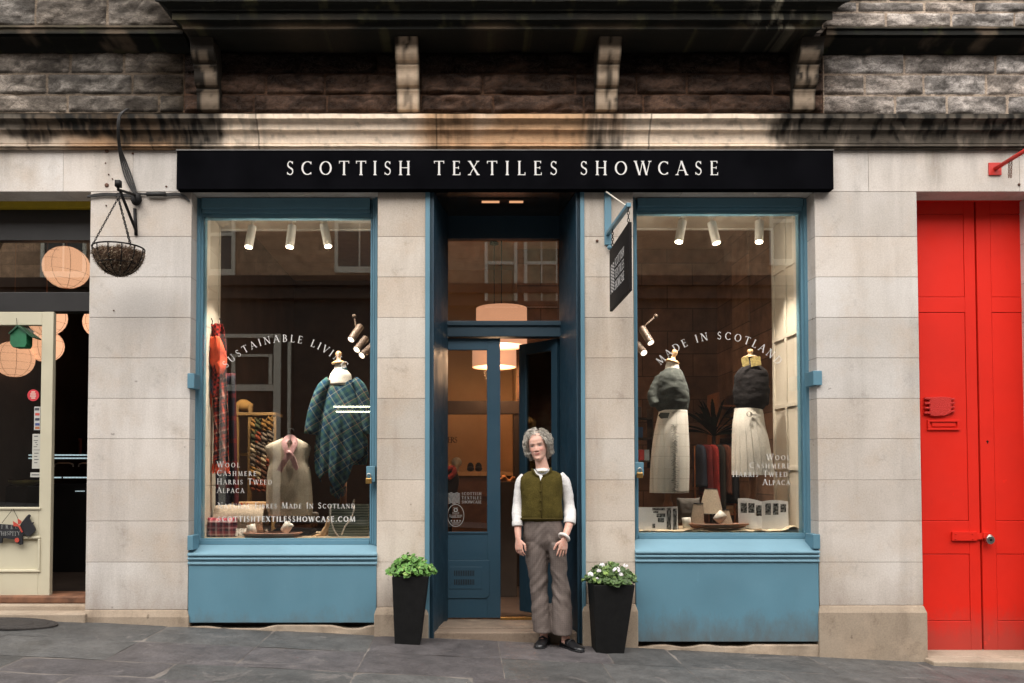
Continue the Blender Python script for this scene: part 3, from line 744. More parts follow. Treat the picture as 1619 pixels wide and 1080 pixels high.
sf = MB().box(X(762, .2), X(790, .2), .2, .23, ZF-.018, ZF-.006).box(X(806, .2), X(828, .2), .2, .23, ZF-.018, ZF-.006).build('soffit_lamp', emis('soffit_glow', (1, .5, .25), .3), E)
mb = MB(); mb.box(X(699.5, YD), X(791, YD), YD+.02, YD+.065, Z(977, YD), Z(536, YD))
# left leaf built from stiles and rails
def leaf(mb, place, w, h, st, top, lock, bot_h):
    pass
L1 = bpy.data.objects.new('door_leaf', None); COL.objects.link(L1); L1.parent = BLD; L1['label'] = 'closed teal half of the entrance door, with glass and vent panel'
yf = YD+.02; zt_ = Z(535, yf); z_b = Z(977, yf); g_t = Z(553, yf); g_b = Z(843, yf); xs = [X(u, yf) for u in (699.5, 703, 770, 791)]
mb = MB(); mb.box(xs[0], xs[1], yf, yf+.045, z_b, zt_); mb.box(xs[2], xs[3], yf, yf+.045, z_b, zt_)
mb.box(xs[1], xs[2], yf+.0005, yf+.044, g_t, zt_-.0005); mb.box(xs[1], xs[2], yf+.0005, yf+.044, z_b+.0005, g_b)
mb.box(xs[1], xs[2]+.004, yf-.008, yf+.01, g_b-.004, g_b+.012)
pa = [(706, 886), (774, 886), (774, 940), (769, 946), (706, 946)]
mb.prism([P(u, v, yf-.008) for u, v in pa], (0, .0075, 0)); mb.box(X(711, yf), X(762, yf), yf-.012, yf-.0081, Z(931, yf), Z(896, yf))
mb.build('leaf_frame', BLUED, L1, bevel=.003)
mb = MB()
for r in (902, 916):
    for k in range(12): mb.pb(718+k*2.75, r, 719.6+k*2.75, r+8.5, yf-.0145, yf-.0122)
mb.build('vent', plain('vent_slot', (.006, .012, .018), .8), L1)
MB().box(xs[1]-.005, xs[2]+.005, yf+.02, yf+.026, g_b-.01, g_t+.01).build('glass', GLASS, L1)
def on_door(u, v, y=yf+.0185):
    o = P(u, v, y); return lambda a, b, k: (o.x+a, y-k*.00012, o.z+b)
mb = MB()
for s, v in (('SCOTTISH', 783), ('TEXTILES', 789.5), ('SHOWCASE', 796)): text(mb, s, 4.6*S(yf), on_door(730, v), fit=31*S(yf), bold=1.2)
def chevrons(mb, pt, n=9, cols=4):               # pt(a,b) with a, b in 0..1
    for i in range(n):
        for j in range(cols):
            up = j % 2 == 0; b0 = (i+.12)/(n+.8); th = .5/(n+.8); dz = .9/(n+.8)
            y0, y1 = (b0, b0+dz) if up else (b0+dz, b0)
            mb.add([pt(j/cols, y0), pt((j+1)/cols, y1), pt((j+1)/cols, y1+th), pt(j/cols, y0+th)], [(0, 1, 2, 3)])
DV = plain('door_vinyl', (.36, .35, .33), .6, .04); mb.build('lettering', DV, L1); mb = MB(); q0 = P(709, 797, yf+.0185); ws = 18*S(yf); chevrons(mb, lambda a, b: (q0.x+a*ws, q0.y, q0.z+b*19*S(yf)))
mb.build('logo', DV, L1); mb = MB(); c = P(720.5, 815, yf+.0185); ss = S(yf)
def ring(mb, c, rx, rz, w, n=32):
    for i in range(n):
        a, b = 2*pi*i/n, 2*pi*(i+1)/n
        mb.add([(c.x+(rx-w)*cos(a), c.y, c.z+(rz-w)*sin(a)), (c.x+rx*cos(a), c.y, c.z+rz*sin(a)), (c.x+rx*cos(b), c.y, c.z+rz*sin(b)), (c.x+(rx-w)*cos(b), c.y, c.z+(rz-w)*sin(b))], [(0, 1, 2, 3)])
ring(mb, c, 13.5*ss, 18*ss, 1.0*ss)
ring(mb, c+Vector((0, 0, 8.5*ss)), 3.4*ss, 3.2*ss, 1.6*ss, 12)
for k in range(5): mb.add([(c.x+(k-2)*1.4*ss-.4*ss, c.y, c.z+11*ss), (c.x+(k-2)*1.4*ss+.4*ss, c.y, c.z+11*ss), (c.x+(k-2)*1.9*ss, c.y, c.z+14*ss)], [(0, 1, 2)])
ring(mb, c+Vector((0, 0, 4*ss)), 5.5*ss, 1.8*ss, .7*ss, 12)
text(mb, 'Scottish', 4.6*ss, on_door(710.2, 817.5), fit=20.5*ss, bold=1.1)
for k in range(4):
    cx = c.x+(k-1.5)*4.6*ss; cz = c.z-8.5*ss
    mb.add([(cx+1.9*ss*(1 if i % 2 == 0 else .45)*sin(pi*i/5), c.y, cz+1.9*ss*(1 if i % 2 == 0 else .45)*cos(pi*i/5)) for i in range(10)], [tuple(range(10))])
for dz, w_ in ((-3.2, 8), (-12, 7), (-14, 5)): mb.add([(c.x-w_*ss, c.y, c.z+dz*ss), (c.x+w_*ss, c.y, c.z+dz*ss), (c.x+w_*ss, c.y, c.z+(dz+.6)*ss), (c.x-w_*ss, c.y, c.z+(dz+.6)*ss)], [(0, 1, 2, 3)])
mb.build('badge', DV, L1)
# right leaf standing open into the shop
L2 = bpy.data.objects.new('door_leaf', None); COL.objects.link(L2); L2.parent = BLD; L2['label'] = 'half of the entrance door standing open into the shop'
ha = Vector((X(887, YD), YD+.05, 0)); hb = Vector((X(826, 1.05), 1.05, 0)); dd = hb-ha; LL = dd.length; dd.normalize(); nn = Vector((-dd.y, dd.x, 0))
mb = MB()
def ol(s0, s1, z0, z1, o0=0, o1=.045, m=mb):
    m.prism([ha+dd*s0+nn*o0+Vector((0, 0, z0)), ha+dd*s1+nn*o0+Vector((0, 0, z0)), ha+dd*s1+nn*o1+Vector((0, 0, z0)), ha+dd*s0+nn*o1+Vector((0, 0, z0))], (0, 0, z1-z0))
ol(0, .07, z_b, zt_); ol(LL-.09, LL, z_b, zt_); ol(.07, LL-.09, zt_-.1, zt_-.0005, .001, .044); ol(.07, LL-.09, z_b+.0005, g_b, .001, .044)
mb.build('leaf_frame', BLUED_SHADE, L2, bevel=.003); mb = MB(); ol(.065, LL-.085, g_b-.01, zt_-.09, .02, .026, mb); mb.build('glass', GLASS, L2)
# stone threshold and inner floor
mb = MB(); zs_ = Z(998.5, -.01)
mb.box(X(672), X(925), .03, .2, -.3, Z(1000, .03)-.0); mb.box(X(675), X(922), .2, .46, -.3, Z(1000, .03)+.012); mb.box(X(675), X(922), .46, YD+.1, -.3, Z(978, YD)-.012)
mb.build('threshold', ashlar('worn_step', (.19, .145, .11), .8, (.05, .035, .025)), E, bevel=.012, seg=3)
MB().box(X(791, YD), X(888, YD), YD-.005, YD+.06, Z(978, YD)-.011, Z(977, YD)+.004).build('threshold_bar', BRASS, E, bevel=.002)

# ------------------------------------------------------------------ red double door
YR = .25
R_ = bpy.data.objects.new('red_double_door', None); COL.objects.link(R_); R_.parent = BLD
def rleaf(u0, u1, panels, name='door_leaf'):
    mb = MB(); y = YR; x0, x1 = X(u0, y), X(u1, y); zt, zb = Z(318, y)+.03, Z(1031, y)
    ps = [(X(a, y), X(b, y), Z(d, y), Z(c, y)) for a, b, c, d in panels]; ps.sort(key=lambda p: p[2])
    zs = [zb]
    xa, xb = min(p[0] for p in ps), max(p[1] for p in ps)
    mb.box(x0, xa, y, y+.05, zb, zt); mb.box(xb, x1, y, y+.05, zb, zt)
    z = zb
    for p in ps: mb.box(xa, xb, y+.0004, y+.049, z, p[2]); z = p[3]
    mb.box(xa, xb, y+.0004, y+.049, z, zt)
    for p in ps:
        mb.box(p[0]+.003, p[1]-.003, y+.0035, y+.04, p[2]+.003, p[3]-.003)
    o = mb.build(name, RED, R_, bevel=.004); return o
rleaf(1449.5, 1546, [(1455, 1529, 338, 470), (1455, 1529, 494, 824), (1455, 1529, 876, 982)])
rleaf(1549, 1646, [(1571, 1641, 338, 470), (1571, 1641, 494, 824), (1571, 1641, 876, 982)])
MB().box(X(1451, YR)-.1, X(1648, YR)+.1, YR+.06, YR+.12, Z(1031, YR), ZF+.02).build('backing', DARKW, R_)
MB().box(X(1440), X(1660), .0, .5, -.6, Z(1034, .1)).box(X(1452), X(1660), -.16, .0, -.6, Z(1046, -.16)).build('door_step', PLINTH, R_, bevel=.012)
zt_r = Z(318, YR)+.03
MB().box(X(1455), X(1652), YR-.03, YR+.1, zt_r+.0, ZF-.001).build('door_head', RED, R_)
# cast plate, letter slot, keyhole, hasp
rnd = random.Random(5); y = YR-.022
mb = MB(); top = [(1463, 628), (1475, 627.5), (1490, 626.5), (1502, 627.5), (1510, 629)]; bot = [(1510, 653), (1500, 655), (1490, 658), (1480, 658.5), (1463, 656)]
mb.prism([P(u, v, y) for u, v in ((1470, 628), (1490, 627), (1504, 628), (1505, 640), (1504, 653), (1494, 657), (1480, 658), (1471, 657), (1470, 640))], (0, .02, 0))
for k in range(4): mb.pb(1462.5, 628+k*7.6, 1472, 631.6+k*7.6, y-.002, y+.02); mb.pb(1503, 629+k*6.6, 1510.5, 632+k*6.6, y-.002, y+.02)
nr = NT('red_rough_cast'); nr.col((.56, .014, .007)).rough(.6).bump(nr.noise(110, 4, .7), 1, .012)
mb.build('name_plate', nr.m, R_, bevel=.004)
mb = MB()
for a in ((1467, 664, 1518, 667), (1467, 677, 1518, 680), (1467, 667, 1470.5, 677), (1514, 667, 1518, 677)): mb.pb(*a, YR-.012, YR+.012)
mb.pb(1474, 668.5, 1511, 674.5, YR-.006, YR+.012); mb.build('letter_slot', RED, R_, bevel=.002)
mb = MB(); c = P(1561.5, 698, YR-.002); mb.rings_ax(c, c+Vector((0, .003, 0)), [(0, .009), (1, .009)], 12); mb.box(c.x-.004, c.x+.004, c.y, c.y+.003, c.z-.018, c.z)
mb.build('keyhole', IRON, R_)
mb = MB(); mb.pb(1506, 841, 1545, 855, YR-.022, YR-.001); mb.pb(1545, 843, 1562, 853, YR-.02, YR-.006); mb.pb(1555, 842, 1566, 851, YR-.03, YR-.001)
for u in (1511, 1538):
    for v in (844, 852): c = P(u, v, YR-.026); mb.ell(c, (.005, .004, .005), 8, 6)
mb.build('hasp', RED, R_, bevel=.002)
c = P(1565, 853.5, YR-.05); t = thing('padlock', 'round steel disc padlock on the red double door', 'padlock', c)
mb = MB(); mb.rings_ax(c+Vector((0, .014, 0)), c-Vector((0, .014, 0)), [(0, .028), (.1, .036), (.9, .036), (1, .028)], 28); mb.build('lock_body', STEEL, t, smooth=False, bevel=.002)
MB().rings_ax(c-Vector((0, .014, 0)), c-Vector((0, .017, 0)), [(0, .012), (1, .010)], 16).build('keyway', IRON, t)
mb = MB(); mb.tube([c+Vector((.018*cos(a), 0, .026+.014*sin(a))) for a in [pi*i/8 for i in range(9)]], .005, 8); mb.build('shackle', STEEL, t)
# red wall bracket with a short chain
c = P(1573.5, 267, -.01); t = thing('wall_bracket', 'red iron wall bracket with a short chain, above the red double door', 'bracket', (c.x, 0, c.z))
REDI = paintmat('red_iron', (.5, .03, .02), .45, .2)
MB().box(c.x-.052, c.x+.052, -.012, .0, c.z-.052, c.z+.052).build('wall_plate', REDI, t, bevel=.003)
e = P(1660, 214, -.55); mb = MB(); mb.tube([c, e], .017, 10); mb.build('arm', REDI, t, smooth=True)
def chain(mb, a, b, link=.024, r=.0028):
    a = Vector(a); b = Vector(b); n = max(2, int((b-a).length/(link*.75))); d = (b-a)/n; t = d.normalized()
    s1 = t.cross(Vector((0, 1, 0))); s1 = s1.normalized() if s1.length > .1 else Vector((1, 0, 0)); s2 = t.cross(s1)
    for i in range(n):
        c = a+d*(i+.5); s = s1 if i % 2 else s2
        mb.tube([c+t*link*.5*cos(2*pi*k/8)+s*link*.27*sin(2*pi*k/8) for k in range(8)], r, 5, closed=True)
mb = MB(); q = c.lerp(e, .27); chain(mb, q, q+Vector((-.005, 0, -.14))); chain(mb, q+Vector((.02, 0, -.01)), q+Vector((.012, 0, -.14))); mb.build('chain', plain('rusty_chain', (.13, .06, .035), .8), t)

# ------------------------------------------------------------------ fascia sign
c = P(798, 268, -.08); FS = thing('fascia_sign', 'long black shop sign board with widely spaced white capitals over the doorway', 'sign', (c.x, 0, c.z))
ys = -.085
mb = MB(); mb.box(X(279, ys, 268), X(1318, ys, 268), ys, -.001, Z(299, ys), Z(237.5, ys)-.004); mb.build('board', BLACKP, FS, bevel=.004)
mb = MB(); mb.box(X(279, ys, 268)-.004, X(1318, ys, 268)+.004, ys-.006, -.001, Z(237.5, ys)-.0035, Z(237.5, ys)+.004); mb.build('flashing', plain('lead', (.16, .15, .14), .6), FS)
for s, u0, u1 in (('SCOTTISH', 452.5, 651), ('TEXTILES', 686, 884), ('SHOWCASE', 917, 1138)):
    mb = MB(); o_ = P(u0, 277, ys-.003); text(mb, s, 23*S(ys), lambda a, b, k: (o_.x+a, ys-.003-k*.00015, o_.z+b), fit=(u1-u0)*S(ys), bold=.95); mb.build('lettering', LETTER, FS)

# ------------------------------------------------------------------ hanging sign
a_ = P(961.5, 375, -.02); HS = thing('hanging_sign', 'black hanging sign with white chevron logo, on a blue bracket right of the doorway', 'sign', (a_.x, 0, a_.z))
xw = a_.x
mb = MB(); mb.box(xw-.028, xw+.028, -.02, .0, Z(388), Z(303)); 
def dpt(u, x):                                   # depth at which a point with world x shows at u
    return FP*x/(u-U0)*cos(TH)-D
yo = -.86; zA = Z(372, -.02); zB = Z(327, yo)
mb2 = MB(); mb2.prism([(xw-.016, -.02, zA), (xw+.016, -.02, zA), (xw+.016, yo, zB), (xw-.016, yo, zB)], (0, 0, .03))
mb2.build('arm', BLUE, HS, bevel=.003)
mb.ell((xw+.01, -.03, Z(393)), (.02, .02, .02)); mb.build('wall_bar', BLUE, HS, bevel=.003)
mb = MB(); mb.tube([(xw, yo+.06, zB+.02), (xw-.02, -.02, Z(300)-.02)], .006, 8); mb.build('stay', PLASTER, HS)
y1s, y2s = -.14, -.90; xb = xw+.02
def sp(t, z): return Vector((xw+.0, y1s+(y2s-y1s)*t, z))
zt1, zt2 = Z(393.5, y1s), Z(354, y2s); zb1, zb2 = Z(491.5, y1s), Z(461, y2s)
zt = (zt1+zt2)/2; zb = (zb1+zb2)/2
mb = MB(); mb.box(xw-.012, xw+.012, y2s, y1s, zb, zt); mb.build('board', plain('sign_board', (.010, .008, .008), .6, .2, 4, .1, spec=.1), HS, bevel=.004)
mb = MB(); yL = lambda t: y1s+(y2s-y1s)*t; H_ = zt-zb
xf = xw-.0135
chevrons(mb, lambda a, b: (xf, yL(.08+.2*a), zb+H_*(.24+.5*b)))
mb.build('logo', LETTER, HS); mb = MB()
for i, s in enumerate(('SCOTTISH', 'TEXTILES', 'SHOWCASE')):
    o_ = (yL(.31), zb+H_*(.60-.18*i)); text(mb, s, H_*.135, lambda a, b, k: (xf-k*.0001, o_[0]-a, o_[1]+b), fit=.48*(y1s-y2s), bold=1.3)
mb.build('lettering', LETTER, HS)
mb = MB()
for t in (.1, .92):
    yy = yL(t); za = zA+(zB-zA)*((yy+.02)/(yo+.02)); chain(mb, (xw, yy, za), (xw, yy, zt-.01), .03, .003)
mb.build('chain', IRON, HS)

# ------------------------------------------------------------------ cables and hanging basket
CB = plain('black_cable', (.014, .012, .011), .6, .3, 30)
mb = MB()
for j in range(4):
    dx = (j-1.5)*2.2
    pts = [P(202+dx*.5, 172, -.03), P(196+dx*.3, 176, -.16), P(189+dx*.5, 184, -.18), P(187+dx*.4, 205, -.16), P(189+dx*.5, 232, -.08), P(195+dx*1.2, 255, -.03), P(203+dx*1.6, 280, -.02), P(211+dx, 300, -.02), P(214, 306, -.02)]
    mb.tube(path(pts), .0065, 6)
tag(mb.build('cable', CB, smooth=True), 'bundle of black cables looping down over the cornice beside the hanging basket bracket', 'cable')
mb = MB()
for j in range(3):
    pts = [P(u, v+dv*(j-1)*.8, -.016) for u, v, dv in ((138, 311, 1), (150, 309, 2), (165, 307.5, 2), (185, 308, 2), (205, 309, 2), (215, 306, 1), (232, 307, 1), (262, 308, 2), (280, 307, 2), (292, 311, 1.5), (299, 318, 1))]
    mb.tube(path(pts), .006, 6)
mb.tube([P(232, 307, -.03), P(262, 307, -.03)], .018, 10)
tag(mb.build('cable', CB, smooth=True), 'black cable with a thick splice running level along the left pier top', 'cable')
hb_ = P(187, 385, -.42); HB = thing('hanging_basket', 'half round iron hanging basket of dried moss on three chains, on the left pier', 'hanging basket', (hb_.x, 0, Z(300)))
mb = MB(); wl = P(217, 316, -.01); tip = P(187, 300, -.42); mb.tube([P(217, 318, .0), P(213, 308, -.05), P(197, 303, -.3), tip, P(187, 292, -.43)], .011, 8)
mb.tube([P(215, 369, .0), P(215, 365, -.02), P(190, 302, -.38)], .012, 8); mb.ell(wl+Vector((0, -.02, 0)), (.045, .03, .055)); mb.box(tip.x-.02, tip.x+.02, tip.y-.02, tip.y+.02, tip.z+.02, tip.z+.07)
mb.tube([P(215, 372, -.008), P(213, 330, -.008)], .014, 8)
mb.build('bracket', IRON, HB, smooth=True)
yc = -.42; cb = P(187.5, 393, yc); R0 = 39*S(yc); zr = cb.z; zbm = Z(436, yc)
hook = P(187, 313, yc)
mb = MB()
for a in (200, 320, 80): chain(mb, (cb.x+R0*cos(radians(a)), yc+R0*sin(radians(a)), zr), hook)
mb.tube([hook+Vector((.018*cos(a), 0, .02+.02*sin(a))) for a in [2*pi*i/10 for i in range(10)]], .003, 6, closed=True); mb.build('chain', IRON, HB)
mb = MB()
mb.tube([(cb.x+R0*cos(2*pi*i/40), yc+R0*sin(2*pi*i/40), zr) for i in range(40)], .006, 6, closed=True)
for i in range(12):
    a = 2*pi*i/12; mb.tube([(cb.x+R0*cos(a)*cos(q), yc+R0*sin(a)*cos(q), zr-(zr-zbm)*sin(q)) for q in [pi/2*k/8 for k in range(9)]], .0045, 6)
mb.tube([(cb.x+R0*.8*cos(2*pi*i/30), yc+R0*.8*sin(2*pi*i/30), zr-(zr-zbm)*.6) for i in range(30)], .004, 6, closed=True)
mb.build('basket_frame', IRON, HB, smooth=True)
rnd = random.Random(9); mb = MB()
for i in range(5200):
    a = rnd.uniform(0, 2*pi); q = rnd.uniform(.16, 1.45); r = R0*1.0*cos(q); z = zr-(zr-zbm)*.97*sin(q)
    if rnd.random() < .4: r = R0*.95*math.sqrt(rnd.random()); z = zr-.03+.035*nf((r*20, a*3, 1))
    p = Vector((cb.x+r*cos(a), yc+r*sin(a), z)); d = Vector((rnd.gauss(0, 1), rnd.gauss(0, 1), rnd.gauss(0, .7))).normalized(); l = rnd.uniform(.015, .05); s = d.cross(Vector((rnd.random(), rnd.random(), 1))).normalized()*.002
    mb.add([p-d*l/2-s, p+d*l/2-s*.3, p+d*l/2+s*.3, p-d*l/2+s], [(0, 1, 2, 3)])
n = NT('dry_moss'); n.col(n.ramp(n.noise(60, 3), [(.35, (.10, .06, .04)), (.52, (.26, .17, .11)), (.64, (.55, .48, .34))])).rough(.95)
mb.build('dried_plants', n.m, HB, fix=False)
mb = MB(); mb.rings([[(cb.x+R0*.9*cos(q)*cos(2*pi*i/24), yc+R0*.9*cos(q)*sin(2*pi*i/24), zr-.03-(zr-.03-zbm)*.96*sin(q)) for i in range(24)] for q in [pi/2*k/9*.97 for k in range(10)]]); mb.build('liner', plain('coir', (.09, .05, .03), .95, .5, 40, .8), HB)
# ------------------------------------------------------------------ shop interior
RX0, RX1, RYB, RZ0, RZ1 = -2.36, 2.99, 4.6, Z(979, YD)-.03, 3.95
def brickwall(name, c, w=.6, h=.27):
    n = NT(name); mp = n.n('Mapping'); mp.inputs['Rotation'].default_value = (pi/2, 0, 0); n.l(n.co, mp.inputs[0])
    b = n.n('TexBrick'); n.l(mp.outputs[0], b.inputs[0]); b.inputs['Scale'].default_value = 1; b.inputs['Brick Width'].default_value = w; b.inputs['Row Height'].default_value = h
    b.inputs['Mortar Size'].default_value = .006; b.inputs['Color1'].default_value = (*mul(c, 1.15), 1); b.inputs['Color2'].default_value = (*mul(c, .75), 1); b.inputs['Mortar'].default_value = (*mul(c, .45), 1)
    n.col(n.mix(1, b.outputs[0], n.ramp(n.noise(5, 6), [(.3, .6), (.7, 1.3)]), 'MULTIPLY')).rough(.9).bump(b.outputs['Fac'], -.5, .01); return n.m
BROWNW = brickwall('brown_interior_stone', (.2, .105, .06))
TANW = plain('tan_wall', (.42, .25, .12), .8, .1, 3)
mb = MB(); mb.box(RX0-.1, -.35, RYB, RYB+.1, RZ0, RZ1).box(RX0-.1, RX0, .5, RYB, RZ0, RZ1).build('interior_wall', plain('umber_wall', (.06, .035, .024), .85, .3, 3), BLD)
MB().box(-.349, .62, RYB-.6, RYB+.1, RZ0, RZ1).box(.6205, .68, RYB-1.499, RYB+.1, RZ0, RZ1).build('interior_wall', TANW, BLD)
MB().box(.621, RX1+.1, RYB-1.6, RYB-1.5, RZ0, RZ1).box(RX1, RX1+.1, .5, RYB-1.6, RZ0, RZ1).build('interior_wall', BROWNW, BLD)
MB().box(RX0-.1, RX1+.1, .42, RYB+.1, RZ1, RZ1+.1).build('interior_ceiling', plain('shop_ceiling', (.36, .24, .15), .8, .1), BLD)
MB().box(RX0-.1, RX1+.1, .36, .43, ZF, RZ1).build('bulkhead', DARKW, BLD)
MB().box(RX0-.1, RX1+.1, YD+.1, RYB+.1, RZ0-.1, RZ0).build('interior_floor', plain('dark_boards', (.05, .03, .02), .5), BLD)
xrr = X(1269, .24)
xll = X(319, .24)
# display bays: platform, ceiling and cheeks
FLOORC = plain('display_floor', (.42, .33, .22), .7, .15, 6)
MB().box(xll-.1, X(585, .24)+.1, .301, 1.0, ZPL-.1, ZPL).box(xll-.1, X(585, .24)+.1, .301, .36, -.2, ZPL-.101).build('display_platform', FLOORC, BLD)
MB().box(X(1008, .24)-.1, xrr+.1, .301, 1.1, ZPR-.1, ZPR).box(X(1008, .24)-.1, xrr+.1, .301, .36, -.2, ZPR-.101).build('display_platform', FLOORC, BLD)
zcl, zcr = Z(338, .3), Z(331, .3)
for (a, b, z, yb) in ((xll-.1, X(585, .24)+.12, zcl, .74), (X(1008, .24)-.12, xrr+.1, zcr, .84)):
    MB().box(a, b, .301, yb, z, ZF-.002).build('display_ceiling', PLASTER, BLD); MB().box(a, b, yb, yb+.03, z-.012, ZF-.003).build('ceiling_trim', WHITE, BLD)
mb = MB(); mb.box(xll-.05, xll+.01, .24, .64, ZPL-.1, zcl-.001); mb.box(xll-.04, xll+.02, .641, .67, ZPL, zcl-.014)
for k in range(8): z = ZPL+.1+k*.34; mb.box(xll+.0101, xll+.013, .26, .62, z, z+.33)
mb.build('display_cheek', PLASTER, BLD, bevel=.003)
mb = MB(); mb.box(xrr-.01, xrr+.05, .24, .86, ZPR-.1, zcr-.001)
for y0 in (.255, .52, .80): mb.box(xrr-.022, xrr-.0101, y0, y0+.045, ZPR, zcr-.02)
for v in (420, 530, 640, 740): z = Z(v, .5); mb.box(xrr-.021, xrr-.0102, .3, .8, z-.02, z+.02)
mb.build('display_cheek', PLASTER, BLD, bevel=.002)
# a stone strip mirrored in the glass, as an added pillar, and the dark wall behind the left display
MB().box(X(1184, 1.9), X(1206, 1.9), 1.9, 2.4, RZ0, RZ1).build('mirrored_strip_pillar', brickwall('mirrored_stone', (.3, .17, .1), .9, .24), BLD)
# drum pendants, lit
def drum(u0, u1, v0, v1, y, label, watts):
    c = P((u0+u1)/2, v1, y); r = (u1-u0)/2*S(y); zt = Z(v0, y); zb = Z(v1, y)
    t = thing('pendant_lamp', label, 'lamp', (c.x, y, zt), 'drum pendant lamps in the shop')
    n = NT('linen_shade'); n.col((.55, .3, .17)).rough(.9); n.b.inputs['Emission Color'].default_value = (1, .47, .27, 1); n.b.inputs['Emission Strength'].default_value = .27
    n.bump(n.noise(200, 2), .3, .002)
    mb = MB(); mb.rings_ax((c.x, y, zb), (c.x, y, zt), [(0, r), (1, r)], 48, False); mb.build('shade', n.m, t, smooth=True, thick=.004)
    MB().rings_ax((c.x, y, zb+.01), (c.x, y, zb+.014), [(0, r-.006), (1, r-.006)], 48).build('diffuser', emis('warm_diffuser', (1, .62, .42), .55), t)
    mb = MB(); mb.tube([(c.x, y, zt), (c.x, y, RZ1)], .006, 6); mb.tube([(c.x, y, RZ1-.03), (c.x, y, RZ1)], .05, 12); mb.build('flex', IRON, t)
    l = bpy.data.lights.new('pendant_light', 'POINT'); l.energy = watts; l.color = (1, .62, .35); l.shadow_soft_size = .12
    lo = bpy.data.objects.new('pendant_light', l); COL.objects.link(lo); lo.location = (c.x, y, zb-.06); attach(lo, t)
drum(753, 833, 488, 548, 1.7, 'larger drum pendant lamp, showing through the transom glass over the door', 6)
drum(747, 816, 550, 581, 2.7, 'lower drum pendant lamp, behind the glass of the entrance door', 9)
# track lights in both windows
def spotlight(name_par, a, b, r, watts, m=WHITE, aim=None, nm='spot_head'):
    a = Vector(a); b = Vector(b); mb = MB(); mb.rings_ax(a, b, [(0, r*.96), (.03, r), (.97, r), (1, r*.9)], 20); o = mb.build(nm, m, name_par, smooth=False, bevel=.002)
    d = (b-a).normalized(); mb = MB(); mb.rings_ax(b+d*.0005, b+d*.002, [(0, r*.86), (1, r*.86)], 20); mb.build('lens', emis('spot_lens', (1, .85, .7), 1.2), o)
    if watts:
        l = bpy.data.lights.new('spot', 'SPOT'); l.energy = watts; l.color = (1, .87, .74); l.spot_size = radians(80); l.spot_blend = .6; l.shadow_soft_size = .03
        lo = bpy.data.objects.new('spot', l); COL.objects.link(lo); lo.location = b+d*.02; dr = (Vector(aim)-b) if aim else d
        lo.rotation_euler = (-dr).to_track_quat('Z', 'Y').to_euler(); attach(lo, name_par)
        l = bpy.data.lights.new('ceiling_fill', 'POINT'); l.energy = 1.3; l.color = (1, .88, .74); l.shadow_soft_size = .004; lo = bpy.data.objects.new('ceiling_fill', l); COL.objects.link(lo); lo.location = b+d*.04+Vector((0, -.02, 0)); attach(lo, name_par)  # added point light that brightens the display ceiling, no fitting of its own
def track(u0, u1, v, y, zt, heads, label, aims):
    t = thing('track_light', label, 'track light', (X((u0+u1)/2, y), y, zt), 'ceiling tracks in the display windows')
    zr = zt-.001; MB().box(X(u0, y), X(u1, y), y-.018, y+.018, zr-.025, zr).build('rail', WHITE, t, bevel=.002)
    for (ua, va, ub, vb), am in zip(heads, aims):
        a = P(ua, va, y); b = P(ub, vb, y-.04); MB().box(a.x-.03, a.x+.03, y-.014, y+.014, zr-.045, zr-.026).build('adapter', WHITE, t)
        MB().tube([(a.x, y, zr-.03), a], .007, 8).build('stem', WHITE, t); spotlight(t, a, b, .037, 78, aim=am)
track(360, 560, 350, .38, zcl, [(399, 358, 393, 391), (462, 357, 458, 391), (512, 355, 519, 390)], 'white ceiling track with three spotlights in the left display window', [P(415, 720, .6), P(455, 760, .6), P(535, 700, .5)])
track(1030, 1240, 345, .38, zcr, [(1079, 350, 1073, 383), (1125, 352, 1133, 385), (1201, 350, 1200, 383)], 'white ceiling track with three spotlights in the right display window', [P(1060, 720, .5), P(1120, 800, .5), P(1165, 720, .6)])
def clampspot(u0, v0, u1, v1, heads, y, label):
    t = thing('clamp_spotlight', label, 'spotlight', P(u0, v0, y)); mb = MB(); m = plain('bronze', (.08, .055, .04), .5)
    mb.tube([P(u0, v0, y+.1), P(u0, v0, y), P(u1, v1, y)], .009, 8); mb.ell(P(u0, v0, y), (.02, .02, .02)); mb.build('arm', m, t)
    for h in heads: spotlight(t, P(h[0], h[1], y), P(h[2], h[3], y-.1), .034, 0, m)
clampspot(560, 500, 566, 532, [(570, 516, 555, 537), (578, 535, 564, 553), (588, 548, 572, 562)], .7, 'cluster of bronze spotlights high on the right side of the left window')
clampspot(1037, 500, 1014, 520, [(1015, 519, 1029, 542), (1008, 545, 1018, 558)], .7, 'bronze spotlights on an arm high on the left side of the right window')

# ---- display objects
def ruv(rows, yc, n=36, mod=None):               # rings from silhouette rows (ul, ur, v, half depth)
    out = []
    for (ul, ur, v, hd) in rows:
        a, b = P(ul, v, yc), P(ur, v, yc); cx, rx, z = (a.x+b.x)/2, (b.x-a.x)/2, a.z; ring_ = []
        for k in range(n):
            q = 2*pi*k/n; m_ = mod(q, v) if mod else 1
            ring_.append((cx+rx*cos(q)*m_, yc+hd*sin(q)*m_, z))
        out.append(ring_)
    return out
def interp(rows, k=4):
    out = []
    for a, b in zip(rows, rows[1:]):
        for i in range(k): out.append(tuple(x+(y-x)*i/k for x, y in zip(a, b)))
    return out+[rows[-1]]
def cr(rows, k=5):                               # catmull-rom through rows
    p = [Vector(r) if len(r) <= 4 else r for r in rows]; out = []; q = [p[0]]+p+[p[-1]]
    for i in range(1, len(q)-2):
        for j in range(k):
            t = j/k; out.append(tuple(.5*((2*q[i])+(q[i+1]-q[i-1])*t+(2*q[i-1]-5*q[i]+4*q[i+1]-q[i+2])*t*t+(3*q[i]-q[i-1]-3*q[i+1]+q[i+2])*t**3)))
    return out+[tuple(p[-1])]
